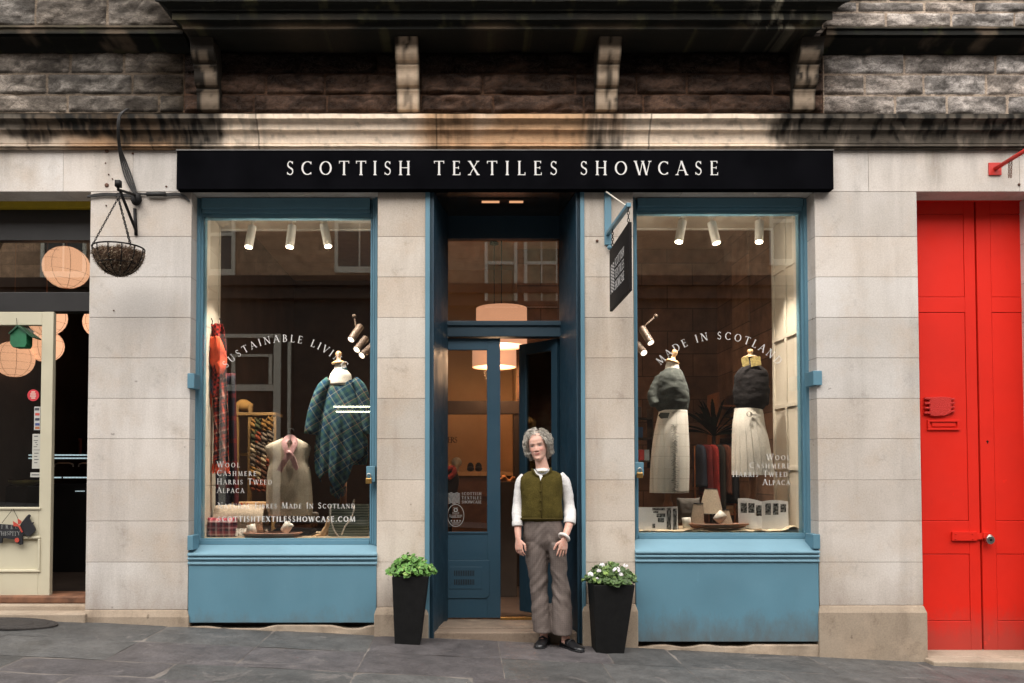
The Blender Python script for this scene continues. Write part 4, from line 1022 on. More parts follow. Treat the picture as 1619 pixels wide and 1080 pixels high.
SW_G = knit('grey_green_wool', (.075, .085, .082), 90); SW_K = knit('black_wool', (.012, .011, .012), 90)
CRM = knit('cream_wool', (.78, .75, .69), 160, .06, bump=.3)
def neckcap(t, u, v0, v1, lean=0, y=.5, knob=True):
    a = P(u, v1, y); b = P(u+lean, v0, y)
    mb = MB(); mb.rings_ax(a, b, [(0, .062), (.12, .064), (.2, .05), (.3, .022), (.55, .018), (.75, .028), (.95, .02), (1, .004)], 20); mb.build('neck_cap', PWOOD, t, smooth=True)
def stand(t, u, v, y, zb):
    a = P(u, v, y); mb = MB(); mb.rings_ax((a.x, y, a.z+.1), (a.x, y, zb+.003), [(0, .03), (.4, .028), (.5, .045), (.62, .03), (.85, .03), (.9, .085), (1, .09)], 20); mb.build('stand', WOOD, t, smooth=True)
# mannequin in a wrap skirt
y = .52; t = thing('mannequin', 'mannequin in a grey-green sweater and cream checked wrap skirt, right display window', 'mannequin', (X(1060, y), y, ZPR))
m1 = MB(); m1.rings(ruv(interp([(1054, 1071, 572, .05), (1051, 1074, 584, .06), (1048, 1078, 590, .08)]), y)); m1.build('neck', CRM, t, smooth=True)
neckcap(t, 1062, 553, 574, 6, y)
m1 = MB(); m1.rings(ruv(cr([(1053, 1073, 582, .055), (1044, 1078, 588, .085), (1037, 1083, 600, .11), (1033, 1088, 615, .125), (1032, 1090, 630, .12), (1035, 1089, 642, .11), (1040, 1087, 648, .1), (1043, 1086, 651, .095)]), y))
m1.tube(path([P(1043, 598, y), P(1035, 612, y-.02), P(1031, 628, y-.05), P(1036, 640, y-.08)], 5), .042, 14)
sw = remesh(m1, 'sweater', SW_G, t, .009, 4, lambda p, n: .007*nf((p.x*9, p.y*9, p.z*20), 3))
pl = lambda q, v: 1+(.022*sin(q*20)*sm(655, 700, v) if q > pi and cos(q) < .2 else .006*sin(q*9))
TWK = tartan('cream_check', (.80, .78, .73), [(.02, (.80, .78, .73)), (.46, (.52, .5, .45)), (.5, (.80, .78, .73)), (.9, (.62, .58, .5)), (.93, (.80, .78, .73))], 5.2)
m1 = MB(); m1.rings(ruv(cr([(1043, 1086, 649, .10), (1040, 1087, 662, .115), (1035, 1088, 685, .13), (1031, 1089, 715, .14), (1029, 1089, 745, .145), (1028, 1088, 779, .145)], 6), y, 96, pl), cap=False); m1.build('skirt', TWK, t, smooth=True, thick=.004)
rnd = random.Random(4); m1 = MB(); yf2 = y-.148
for i in range(150):
    v = 650+128*i/150; u = 1066+rnd.gauss(0, .8); p = P(u, v, y-.105-.045*sm(650, 700, v)); q = p+Vector((rnd.uniform(-.03, .035), -.004, rnd.uniform(-.02, .0))); m1.tube([p, q], .002, 4)
m1.build('fringe', plain('speckled_fringe', (.3, .3, .28), .9, .8, 90), t)
m1 = MB(); m1.prism([P(u, v, y-.128) for u, v in ((1041, 657), (1044, 652.5), (1059, 652.5), (1056, 661), (1045, 662))], (0, .006, 0)); m1.build('buckle_strap', plain('dark_leather', (.03, .035, .03), .5), t)
stand(t, 1056, 776, y, ZPR)
# mannequin in a pleated skirt
y = .56; t = thing('mannequin', 'mannequin in a black sweater and pleated cream kilt skirt, right display window', 'mannequin', (X(1188, y), y, ZPR))
m1 = MB(); m1.rings(ruv(interp([(1179, 1195, 562, .05), (1177, 1198, 575, .06), (1172, 1203, 583, .08)]), y)); m1.build('neck', plain('black_jersey', (.02, .018, .017), .9), t, smooth=True); neckcap(t, 1186, 552, 566, 0, y)
m1 = MB(); m1.rings(ruv(cr([(1176, 1200, 577, .065), (1167, 1210, 585, .088), (1162, 1215, 596, .105), (1163, 1214, 618, .12), (1162, 1214, 632, .12), (1165, 1207, 646, .1), (1166, 1205, 649, .095)]), y))
for s_ in (-1, 1): m1.tube(path([P(1188+s_*20, 597, y), P(1188+s_*24, 618, y-.01), P(1188+s_*22, 640, y-.02)], 5), .03, 12)
remesh(m1, 'sweater', SW_K, t, .009, 4, lambda p, n: .006*nf((p.x*10, p.y*8, p.z*20), 3))
m1 = MB(); 
for u0, u1 in ((1172, 1184), (1186, 1203)): m1.prism([P(a, v, y-.09) for a, v in ((u0, 566), (u1-1, 563), (u1+1, 577), (u0+2, 580))], (0, .004, 0))
m1.build('swing_tag', plain('mustard_card', (.42, .33, .12), .7, .5, 60), t)
def kp(q, v):
    if not pi < q < 2*pi: return 1
    a = (q-pi)/pi*9; f = a-math.floor(a); return 1+(.045*f-.02)*sm(655, 690, v)
m1 = MB(); m1.rings(ruv(cr([(1162, 1204, 646, .1), (1161, 1206, 656, .11), (1159, 1208, 672, .12), (1158.5, 1213, 695, .135), (1158, 1218, 722, .145), (1158, 1223, 751, .15)], 6), y, 180, kp), cap=False); m1.build('skirt', CRM, t, smooth=False, thick=.003)
m1 = MB(); c = P(1184, 655, y-.125); m1.tube([c+Vector((.02*cos(a), -.004, .022*sin(a))) for a in [2*pi*i/16 for i in range(16)]], .004, 6, closed=True); m1.build('buckle', STEEL, t)
m1 = MB(); m1.prism([P(u, v, y-.122) for u, v in ((1186, 653), (1203, 656), (1203, 659), (1186, 657))], (0, .004, 0)); m1.build('buckle_strap', CRM, t); stand(t, 1190, 765, y, ZPR)
# mannequin in a tartan cape
y = .55; t = thing('mannequin', 'mannequin in a teal and green tartan cape, left display window', 'mannequin', (X(540, y), y, ZPL))
m1 = MB(); m1.rings(ruv(interp([(530, 546, 575, .05), (528, 548, 584, .058), (522, 555, 592, .075), (518, 558, 610, .09)]), y)); m1.build('neck', CRM, t, smooth=True); neckcap(t, 536, 555, 576, -1, y)
CAPE = tartan('teal_tartan', (.010, .045, .085), [(.16, (.04, .10, .085)), (.3, (.012, .06, .115)), (.42, (.26, .26, .2)), (.455, (.010, .04, .085)), (.62, (.055, .12, .10)), (.75, (.34, .22, .13)), (.775, (.010, .04, .08)), (.9, (.09, .17, .17))], 5, (0, radians(33), 0))
prof = cr([(529, 548, 584, .055), (517, 561, 590, .085), (509, 570, 602, .11), (504, 575, 625, .13), (500, 578, 655, .14), (499, 577, 690, .15), (500, 570, 730, .15), (505, 566, 785, .14)], 6)
def lut_(x, t):
    for (a, va), (b, vb) in zip(t, t[1:]):
        if x <= b: return va+(vb-va)*max(0, (x-a)/(b-a))
    return t[-1][1]
def capef(a, b):
    q = 2*pi*a; j = b*(len(prof)-1); i = min(int(j), len(prof)-2); f = j-i; r = [x+(y_-x)*f for x, y_ in zip(prof[i], prof[i+1])]
    c = cos(q); front = 1 if sin(q) < 0 else 0
    vb = lut_(c, [(-1, 728), (-.8, 762), (-.6, 757), (-.42, 744), (-.1, 772), (.02, 784), (.2, 776), (.5, 757), (.75, 728), (1, 708)])+3*sin(q*9) if front else 735
    v = 582+(vb-582)*b; ul, ur, hd = r[0], r[1], r[3]
    j = min(len(prof)-1.001, max(0, (v-582)/(785-582)*(len(prof)-1))); i = int(j); f = j-i; r = [x+(y_-x)*f for x, y_ in zip(prof[i], prof[i+1])]; ul, ur, hd = r[0], r[1], r[3]
    m_ = 1+.07*sin(q*11+1)*sm(620, 720, v)+.035*sin(q*23)*sm(640, 760, v); p0, p1 = P(ul, v, y), P(ur, v, y)
    x = (p0.x+p1.x)/2+(p1.x-p0.x)/2*c*m_; yy = y+hd*sin(q)*m_
    if front and v < 612: yy += .05*exp(-((c)/.22)**2)*(1-(v-582)/30)
    return (x, yy, p0.z)
m1 = MB(); m1.sheet(capef, 160, 60); m1.build('cape', CAPE, t, smooth=True, thick=.004)
for s_, pts in ((0, [(521, 600, 6), (511, 614, 10), (503, 635, 11), (498, 655, 12), (493, 687, 12.5)]), (1, [(560, 600, 6), (570, 614, 9), (576, 635, 10), (580, 655, 10), (583, 686, 10)])):
    m1 = MB(); m1.tube([P(u, v, y-.03) for u, v, r in cr([Vector(p) for p in pts], 4)], [r*S(y) for u, v, r in cr([Vector(p) for p in pts], 4)], 16, cap=False); m1.build('cape_sleeve', CAPE, t, smooth=True, thick=.004)
m1 = MB(); rnd = random.Random(3)
for i in range(40):
    u = 522+i*.65; v = 778-abs(i-20)*.5; p = P(u, v, y-.14); m1.tube([p, p+Vector((rnd.gauss(0, .004), 0, -.05-.02*rnd.random()))], .0018, 4)
m1.build('cape_fringe', CAPE, t); stand(t, 543, 775, y, ZPL)
m1 = MB(); m1.prism([P(u, v, y-.06) for u, v in ((533, 585), (541, 608), (550, 585))], (0, .004, 0))
# waistcoat on a hanger with a pink ribbon scarf
y = .5; t = thing('waistcoat', 'oatmeal tweed waistcoat hanging from a black hanger, left display window', 'waistcoat', (X(456, y), y, Z(700, y)))
OAT = knit('oatmeal_tweed', (.56, .50, .40), 140, .12, bump=.4)
m1 = MB(); m1.rings(ruv(cr([(446, 470, 693, .035), (432, 482, 699, .045), (420, 491, 706, .05), (421, 490, 716, .055), (426, 487, 730, .06), (423, 491, 746, .065), (421, 493, 775, .07), (421, 494, 800, .07), (424, 493, 815, .07)], 5), y, 48, lambda q, v: 1+.02*sin(q*9)*sm(700, 800, v))); m1.build('body', OAT, t, smooth=True)
m1 = MB(); c = P(460, 686, y); m1.tube([P(460, 695, y), P(460, 688, y), P(456, 683, y), P(458, 678, y), P(463, 678, y), P(465, 682, y)], .004, 6); m1.tube([P(432, 700, y), P(460, 690, y), P(482, 700, y)], .007, 6); m1.build('hanger', IRON, t)
def strap(mb, pts, w, th=.006):                  # flat band along points, with width in x
    n = len(pts)
    for i in range(n-1):
        a, b = Vector(pts[i]), Vector(pts[i+1]); d = (b-a).normalized(); s = d.cross(Vector((0, 1, 0)))
        s = s.normalized()*w/2 if s.length > .05 else Vector((w/2, 0, 0))
        if i == 0: ps = s
        mb.add([a-ps, a+ps, b+s, b-s, a-ps+Vector((0, th, 0)), a+ps+Vector((0, th, 0)), b+s+Vector((0, th, 0)), b-s+Vector((0, th, 0))], [(0, 1, 2, 3), (7, 6, 5, 4), (0, 4, 5, 1), (2, 6, 7, 3), (1, 5, 6, 2), (3, 7, 4, 0)]); ps = s
PINK = knit('pink_wool', (.72, .44, .45), 160, .1, bump=.3)
m1 = MB(); yk = y-.085
strap(m1, path([P(456, 724, yk), P(452, 710, yk), P(449, 700, yk+.01), P(455, 692, yk+.03), P(462, 692, yk+.03), P(467, 700, yk+.01), P(461, 712, yk), P(452, 726, yk-.01), P(446, 735, yk-.005), P(441, 745, yk)], 5), 8*S(y), .012)
strap(m1, path([P(455, 715, yk-.012), P(462, 724, yk-.012), P(467, 738, yk-.006), P(467, 740, yk-.006)], 5), 8*S(y), .012); m1.ell(P(456.5, 716, yk-.008), (.022, .014, .022))
tag(m1.build('ribbon_scarf', PINK, smooth=False), 'pink ribbon scarf knotted round the neck of the oatmeal waistcoat', 'scarf')
# red tartan scarf on hooks
y = .42; REDT = tartan('red_tartan', (.30, .022, .012), [(.16, (.02, .008, .012)), (.42, (.42, .04, .02)), (.5, (.06, .02, .035)), (.58, (.42, .05, .025)), (.72, (.03, .012, .018)), (.9, (.5, .28, .22))], 7, (0, radians(20), 0))
RT2 = tartan('red_black_check', (.30, .02, .012), [(.5, (.018, .008, .01))], 34, (0, radians(40), 0)); ORA = knit('orange_red_wool', (.72, .1, .045), 120, .1)
t = thing('tartan_scarf', 'long red and black tartan scarf with orange fringe hanging from hooks, left display window', 'scarf', (X(338, y), y, Z(510, y)))
def cloth(rows, y, mats, name, par, fold=.02, fr=3, ph=0, n=26, thick=.005):  # rows (ul, ur, v)
    rr = cr([Vector(r) for r in rows], 6); mb = MB(); m_ = len(rr)-1
    def f(a, b):
        r = rr[min(m_, int(round(b*m_)))]; p0, p1 = P(r[0], r[2], y), P(r[1], r[2], y)
        return (p0.x+(p1.x-p0.x)*a, y+fold*sin(a*fr*2*pi+ph)+.01*nf((a*2, b*3, ph)), p0.z)
    mb.sheet(f, n, m_); o = mb.build(name, mats, par, smooth=True, thick=thick); return o
cloth([(333, 352, 512), (329, 355, 530), (328, 358, 560), (327, 356, 585), (330, 348, 610), (334, 342, 628)], y, RT2, 'fold', t, .025, 1.5)
cloth([(333, 346, 532), (329, 356, 555), (332, 358, 575), (345, 352, 592)], y-.035, ORA, 'accent_band', t, .012, 1, 1)
cloth([(337, 356, 580), (336, 360, 640), (337, 361, 700), (336, 362, 735)], y+.03, REDT, 'tail', t, .018, 2.2, 2)
m1 = MB(); rnd = random.Random(6)
for i in range(46):
    u = 336+26*i/46; p = P(u, 733, y+.03+.015*sin(i)); m1.tube([p, p+Vector((rnd.gauss(0, .006), 0, -.035)), p+Vector((rnd.gauss(0, .01), 0, -.07-.02*rnd.random()))], .0035, 4)
for i in range(14): p = P(328+i*.5, 600+i*2, y); m1.tube([p, p+Vector((0, 0, -.09-.03*rnd.random()))], .003, 4)
m1.build('fringe', ORA, t); m1 = MB(); 
for u in (334, 347): m1.tube([P(u, 503, y-.02), P(u+2, 508, y-.01), P(u+1, 514, y)], .005, 6)
m1.build('hook', IRON, t)
t = thing('dark_shawl', 'navy and maroon shawl hanging behind the tartan scarf, left display window', 'shawl', (X(355, .6), .6, Z(590, .6)))
cloth([(333, 372, 590), (330, 374, 680), (334, 376, 760), (330, 378, 812)], .62, tartan('navy_maroon', (.012, .012, .02), [(.6, (.012, .012, .02)), (.8, (.10, .012, .012))], 5), 'fall', t, .03, 3)
# yarn stand behind
y = 1.1; t = thing('yarn_stand', 'tall ochre wooden stand hung with yarn behind the tartan scarf', 'display stand', (X(395, y), y, RZ0)); OCH = plain('ochre_paint', (.2, .11, .03), .6)
mb = MB(); mb.box(X(371, y), X(377, y), y, y+.04, RZ0, Z(640, y)); mb.box(X(392, y), X(398, y), y, y+.04, RZ0, Z(640, y)); mb.box(X(371, y)-.01, X(436, y), y-.01, y+.3, Z(652, y)-.03, Z(652, y)); mb.box(X(430, y), X(436, y), y, y+.04, RZ0, Z(652, y)-.031); mb.box(X(371, y), X(436, y), y+.2, y+.23, Z(720, y), Z(715, y)); mb.build('frame', OCH, t, bevel=.003)
mb = MB(); mb.rings_ax(P(385, 650, y+.1), P(385, 632, y+.1), [(0, .09), (.6, .09), (1, .03)], 20); mb.build('basket', plain('ochre_felt', (.22, .11, .02), .9), t, smooth=True)
rnd = random.Random(12); YC = [knit('yarn_'+nm, mul(c, .6), 60) for nm, c in (('brown', (.12, .05, .025)), ('ochre', (.3, .15, .04)), ('taupe', (.16, .12, .085)), ('rust', (.26, .06, .025)), ('cream', (.4, .3, .18)), ('moss', (.07, .07, .03)))]
for cidx, u in enumerate((400, 409, 418, 427)):
    for r in range(6):
        v = 672+r*19+rnd.uniform(-3, 3); c = P(u+rnd.uniform(-1.5, 1.5), v, y-.06); mb = MB(); hgt = rnd.uniform(.055, .07); 
        for s_ in (0, pi): mb.tube([c+Vector((.018*cos(2*pi*i/10+s_), .018*sin(2*pi*i/10+s_), hgt*(1-2*i/14))) for i in range(15)], [.02-.011*abs(i-7)/7 for i in range(15)], 8)
        tag(mb.build('yarn_hank', YC[rnd.randrange(6)], smooth=True), 'twisted hank of earthy coloured yarn on the ochre stand', 'yarn', 'yarn hanks on the ochre stand')
# things on the left display floor
def cushion(name, u0, u1, v0, v1, y, m, label, cat='cushion', puff=.09):
    mb = MB(); a = P(u0, v1, y); b = P(u1, v0, y); n = 24
    for sg in (-1, 1):
        def f(i, j):
            s_, t_2 = i*2-1, j*2-1; k = (1-s_**4)*(1-t_2**4); pin = 1-.06*(1-abs(s_))*0
            return (a.x+(b.x-a.x)*(i+.03*s_*(t_2*t_2-1)*-.6*0), y+sg*puff*k**.6+.004*nf((i*6, j*6, 1)), a.z+(b.z-a.z)*(j+.03*(s_*s_)*t_2))
        mb.sheet(f, n, n)
    o = mb.build(name, m, smooth=True); return tag(o, label, cat)
cushion('cushion', 327, 375, 819, 850, .40, tartan('pink_plaid', (.34, .06, .08), [(.2, (.06, .015, .03)), (.4, (.5, .25, .27)), (.5, (.30, .04, .06)), (.62, (.05, .012, .025)), (.85, (.6, .42, .42))], 9), 'small red and pink plaid cushion on the left display floor', puff=.05)
mb = MB(); c = P(385, 824, .52)
def roll(a, b):
    q = 2*pi*b; return (X(342+78*a, .52), .56+.12*sin(q)*(1+.1*nf((a*3, q, 1))), ZPL+.135+.13*cos(q)*(1+.08*nf((a*4, q, 5))))
mb.sheet(roll, 40, 24); tag(mb.build('wool_throw', knit('cream_mohair', (.5, .42, .33), 90, .12), smooth=True), 'rolled cream wool throw behind the plaid cushion', 'throw')
mb = MB(); rnd = random.Random(8)
for i in range(60): p = Vector((X(376+i*.45, .4), .4+rnd.uniform(-.03, .03), ZPL+.07)); mb.tube([p, p+Vector((rnd.gauss(0, .01), -.03, -.06))], .002, 4)
tag(mb.build('fringe_edge', CRM), 'cream woollen fringe spilling over beside the plaid cushion', 'fringe')
y = .62; t = thing('wooden_crate', 'shallow pale wooden crate with red stamp on the rolled throw', 'crate', P(410, 806, y)); 
MB().pb(366, 794, 455, 806, y, y+.14).build('box', PWOOD, t, bevel=.003); mb = MB(); o_ = P(380, 804, y-.002); text(mb, 'NL', .05, lambda a, b, k: (o_.x+a, y-.002-k*.0002, o_.z+b), bold=1.6); mb.build('stamp', plain('red_ink', (.5, .05, .03), .7), t)
y = .55
for i, (v0, v1, u0, u1, c, lb) in enumerate(((812, 825, 431, 496, (.20, .185, .165), 'folded grey wool blanket, topmost of the pile'), (826, 836, 433, 494, (.09, .05, .035), 'folded dark brown wool blanket in the middle of the pile'), (837, 850, 430, 492, (.05, .035, .03), 'folded near-black wool blanket at the bottom of the pile'))):
    mb = MB(); a = P(u0, v1, y); b = P(u1, v0, y); mb.box(a.x, b.x, y, y+.28, max(a.z, ZPL+.002) if i == 2 else a.z, b.z); tag(mb.build('folded_blanket', knit('blanket_wool_'+str(i), c, 100), bevel=.022, seg=4), lb, 'blanket', 'folded blankets in the left window')
mb = MB(); c = P(461, 803, .56)
def pom(a, b):
    q, w = 2*pi*a, pi*b; r = 10.5*S(.56)*(1+.1*nf((cos(q)*3*sin(w), sin(q)*3*sin(w), cos(w)*3))); return (c.x+r*sin(w)*cos(q), c.y+r*sin(w)*sin(q), c.z+r*.9*cos(w))
mb.sheet(pom, 32, 18); tag(mb.build('yarn_ball', knit('white_yarn', (.6, .56, .48), 60, .1), smooth=True), 'soft white wool ball on the folded grey blanket', 'yarn ball')
def mug(u, v, y, r, h, tilt, label, zfloor, up=0):
    mb = MB(); R3 = Euler((0, tilt, 0)).to_matrix(); c = Vector((X(u, y), y, zfloor+up+r*abs(sin(tilt))+.001)); ax = R3@Vector((0, 0, h))
    mb.rings_ax(c, c+ax, [(0, r*.8), (.04, r*.95), (.5, r), (1, r), (1, r*.9), (.1, r*.82)], 24); hd = R3@Vector((1, 0, 0)); 
    tag(mb.build('cup', WHITE, smooth=True, bevel=0), label, 'cup')
mug(402, 835, .36, .036, .095, -.25, 'white cup standing beside the wooden tray by the plaid cushion', ZPL, .005); mug(450, 838, .37, .04, .09, .6, 'white cup lying tilted on the oval tray in the left window', ZPL, .02)
def tray(u0, u1, y, zf, m, label, hz=.028, d=.16):
    mb = MB(); cx = (X(u0, y)+X(u1, y))/2; rx = (X(u1, y)-X(u0, y))/2; rr = []
    for k, (s_, z) in enumerate(((.78, .002), (1, hz), (.97, hz+.006), (.9, hz), (.7, .012))): rr.append([(cx+rx*s_*cos(2*pi*i/48), y+d*s_*sin(2*pi*i/48), zf+z) for i in range(48)])
    mb.rings(rr); return tag(mb.build('tray', m, smooth=True), label, 'tray')
tray(386, 480, .40, ZPL+.004, plain('pinkish_wood', (.42, .22, .15), .5, .25, 9), 'oval pale wooden tray at the front of the left display floor', .03, .15)
mb = MB(); y = .42
mb.prism([P(u, v, y) for u, v in ((490, 849), (505, 843), (513, 832), (517, 818), (523, 813), (526, 820), (522, 836), (516, 846), (510, 850))], (0, .07, 0)); tag(mb.build('felt_slipper', plain('tan_felt', (.45, .3, .17), .9, .15, 60), bevel=.015, seg=3), 'tan felt slipper propped against the grey tote bag', 'slipper')
y = .42; t = thing('tote_bag', 'grey-green striped tweed tote bag with rope handles, front right of the left window', 'bag', (X(552, y), y, ZPL))
n = NT('striped_tweed'); w_ = n.n('TexWave'); w_.bands_direction = 'Z'; w_.inputs['Scale'].default_value = 14; w_.inputs['Distortion'].default_value = 1.5; n.l(n.co, w_.inputs[0])
n.col(n.ramp(w_.outputs['Fac'], [(.3, (.075, .1, .085)), (.7, (.2, .23, .2))])).rough(.95).bump(n.noise(150, 2), .4, .003)
mb = MB(); mb.sheet(lambda a, b: (X(521+61*a, y)+.01*(1-b)*(a-.5), y+.02*sin(a*pi)*-1+.006*nf((a*4, b*4, 2)), ZPL+.003+b*(Z(798, y)-ZPL)), 30, 20); mb.sheet(lambda a, b: (X(521+61*a, y), y+.1+.03*sin(a*pi), ZPL+.003+b*(Z(798, y)-ZPL)), 30, 20)
for a0 in (0, 1): mb.sheet(lambda a, b: (X(521+61*a0, y), y+.1*a, ZPL+.003+b*(Z(798, y)-ZPL)), 4, 20)
mb.sheet(lambda a, b: (X(521+61*a, y), y+.1*b, ZPL+.004), 4, 4); mb.build('body', n.m, t, smooth=True)
mb = MB(); mb.tube(path([P(523, 800, y-.02), P(523, 820, y-.03), P(528, 838, y-.035), P(535, 848, y-.03)], 6), .007, 8); mb.tube(path([P(558, 800, y-.02), P(560, 806, y-.04), P(555, 820, y-.045), P(546, 832, y-.04), P(540, 846, y-.035)], 6), .007, 8)
mb.tube(path([P(559, 800, y+.08), P(560, 790, y+.07), P(556, 800, y-.01)], 6), .007, 8); mb.build('handle', plain('rope', (.5, .46, .42), .9, .6, 120), t)
# things on the right display floor
mb = MB(); mb.sheet(lambda a, b: (X(1009+258*a, .34), .305+.3*b, ZPR+.004+.02*abs(nf((a*9, b*3, 2)))+(.035*exp(-((a-.93)/.04)**2))), 120, 14); tag(mb.build('table_cloth', plain('cream_linen', (.55, .46, .33), .9, .1, 30), smooth=True, thick=.003), 'crumpled cream linen cloth spread over the right display floor', 'cloth')
z0r = ZPR+.026
tray(1082, 1183, .40, z0r, plain('carved_wood', (.2, .075, .03), .5, .45, 14), 'long brown wooden tray at the front of the right display floor', .035, .10)
def lampshade(ut, ub, v0, v1, uc, y, label, lean=0, tint=1, legs=True):
    t = thing('lamp_shade', label, 'lampshade', P(uc, v1, y), 'pleated lampshades in the right window'); a = P(uc, v1, y); b = P(uc+lean, v0, y); r1, r0 = ut/2*S(y), ub/2*S(y); n = 120; d = b-a
    mb = MB(); mb.rings([[a+d*q+Vector((cos(2*pi*k/n), sin(2*pi*k/n), 0))*(r0+(r1-r0)*q)*(1+(.022 if k % 2 else -.01)) for k in range(n)] for q in (0, .33, .66, 1)], False)
    mb.build('pleats', knit('pleated_linen', (.5*tint, .42*tint, .33*tint), 120, .06, bump=.2), t, thick=.002); mb = MB()
    mb.tube([a+Vector((r0*cos(2*pi*k/32), r0*sin(2*pi*k/32), 0)) for k in range(32)], .004, 6, closed=True); mb.tube([b+Vector((r1*cos(2*pi*k/32), r1*sin(2*pi*k/32), 0)) for k in range(32)], .004, 6, closed=True)
    if legs: mb.tube([a+Vector((0, 0, .05)), Vector((a.x, a.y, ZPR+.03))], .012, 8); mb.tube([(a.x, a.y, ZPR+.012), (a.x, a.y, ZPR+.03)], .07, 20)
    mb.build('ring', IRON, t); return t
lampshade(18, 37, 773, 812, 1124, .56, 'large cream pleated lampshade on a dark base, middle of the right window'); lampshade(14, 21, 796, 829, 1102, .50, 'tall narrow cream pleated lampshade beside the large one', 2, .95, False); lampshade(9, 17, 806, 830, 1150, .50, 'small pinkish pleated lampshade leaning by the open book', -3, 1.1, False)
mug(1085, 826, .40, .037, .085, -.1, 'white cup standing left of the brown wooden tray', z0r, 0); mug(1131, 830, .40, .042, .09, .75, 'white cup lying on the brown wooden tray', z0r, .03)
cushion('cushion', 1070, 1106, 788, 826, .66, plain('grey_felt', (.11, .1, .09), .9), 'grey felt cushion behind the cups in the right window', puff=.05)
PAPER = plain('book_paper', (.82, .82, .83), .6, .03); rnd = random.Random(2)
def book(pages, pics, y, label, tilt=.03):
    t = thing('open_book', label, 'book', P(pages[0][0], pages[0][3], y), 'open books in the right window')
    for (u0, v0, u1, v1, v0b, c1) in pages:
        mb = MB()
        def f(a, b):
            u = u0+(u1-u0)*a; vt = v0+(v0b-v0)*a-2*sin(a*pi)*(1 if c1 else -.3); v = v1+(vt-v1)*b; p = P(u, v, y); return (p.x, y+.02*b+.012*sin(a*pi)*c1, p.z)
        mb.sheet(f, 12, 4); mb.build('page', PAPER, t, thick=.006)
    mb = MB(); tn = []
    for (u0, v0, u1, v1) in pics:
        b0 = len(mb.v); mb.sheet(lambda a, b: P(u0+(u1-u0)*a, v1+(v0-v1)*b, y-.006), 14, 14); k = rnd.random()*9
        tn += [(lambda g: (g, g, g))(max(.015, .2+.5*noise.noise(Vector((p.x*70+k, 0, p.z*70))))) for p in mb.v[b0:]]
    o = mb.build('photo', vmat('printed_photo', .6, .02, 30, .02), t, fix=False); paint(o, lambda p, i: tn[i])
book([(1010, 802, 1072, 842, 801, 0)], [(1031, 803, 1052, 807), (1033, 808, 1041, 811), (1038, 812, 1052, 818), (1040, 819, 1050, 826), (1031, 828, 1036, 835), (1054, 803, 1061, 840), (1064, 804, 1070, 839)], .36, 'white brochure with small grey photos, left corner of the right display window')
book([(1168, 788, 1205, 836, 793, 1), (1205, 793, 1247, 838, 793, 1)], [(1171, 795, 1181, 811), (1183, 795.5, 1193, 811), (1195, 799, 1204, 815), (1195, 812, 1204, 816), (1210, 796, 1219, 814), (1222, 796, 1231, 814), (1234, 797, 1243, 810)], .38, 'open picture book standing on the cream cloth, right corner of the right window')
# darker things deeper in the shop, right side
y = 1.7; t = thing('potted_plant', 'dark arching pot plant between the two mannequins', 'plant', (X(1128, y), y, RZ0)); rnd = random.Random(15)
mb = MB(); cz = Z(690, y); cx = X(1128, y)
for i in range(34):
    a = rnd.uniform(0, 2*pi); el = rnd.uniform(.3, 1.4); L = rnd.uniform(.3, .6); pts = []
    for k in range(9):
        q = k/8; pts.append(Vector((cx+cos(a)*L*q*cos(el)*1.1, y+sin(a)*L*q*cos(el)*.7, cz+L*q*sin(el)*1.25-.45*q*q*L)))
    for k in range(8):
        w0 = .03*sin(pi*min(1, k/8+.08)); w1 = .03*sin(pi*min(1, (k+1)/8+.0)); s = Vector((-sin(a)*.8, cos(a)*.3, .3)); mb.add([pts[k]-s*w0, pts[k]+s*w0, pts[k+1]+s*w1, pts[k+1]-s*w1], [(0, 1, 2, 3)])
mb.build('foliage', plain('dark_leaf', (.007, .009, .005), .9, .4, 9, spec=.05), t, fix=False); mb = MB(); mb.rings_ax((cx, y, RZ0), (cx, y, cz), [(0, .1), (.3, .14), (.31, .02), (1, .02)], 16); mb.build('pot', plain('pot_glaze', (.03, .02, .018), .4), t)
y = 1.5; t = thing('clothes_rail', 'clothes rail with jackets behind the pleated lampshades', 'clothes rail', (X(1130, y), y, RZ0)); mb = MB(); zr_ = Z(705, y)
mb.tube([(X(1098, y), y, RZ0), (X(1098, y), y, zr_), (X(1160, y), y, zr_), (X(1160, y), y, RZ0)], .011, 8); mb.build('rail', plain('copper_tube', (.4, .16, .07), .35, .2, 10, .1, 1), t)
jc = [(.012, .014, .02), (.06, .008, .008), (.13, .012, .01), (.014, .012, .01), (.06, .02, .012), (.01, .01, .012)]
for i, c in enumerate(jc):
    u = 1104+i*10; mb = MB(); mb.rings(ruv(cr([(u-2, u+5, 703, .03), (u-4, u+7, 708, .16), (u-5, u+8, 722, .2), (u-4, u+8, 745+i*7 % 17, .2), (u-5, u+9, 770+(i*13) % 40, .21)], 4), y, 20, lambda q, v: 1+.1*sin(q*5+i)*sm(710, 790, v)))
    tag(mb.build('jacket', knit('jacket_wool_%d' % i, c, 70), smooth=True), ['charcoal jacket at the left end of the clothes rail', 'dark maroon jacket second from the left on the rail', 'bright red jacket on the clothes rail', 'brown-black jacket right of the red one on the rail', 'rust jacket second from the right on the rail', 'black jacket at the right end of the clothes rail'][i], 'jacket', 'jackets on the clothes rail')
y = 2.3; t = thing('shelf_unit', 'dark shelf unit of folded textiles behind the pleated skirt', 'shelf unit', (X(1190, y), y, RZ0)); mb = MB()
ux = (1138, 1226); xs0, xs1 = X(ux[0], y), X(ux[1], y)
for v in (640, 672, 706, 740, 775, 812): mb.box(xs0, xs1, y, y+.4, Z(v, y)-.02, Z(v, y))
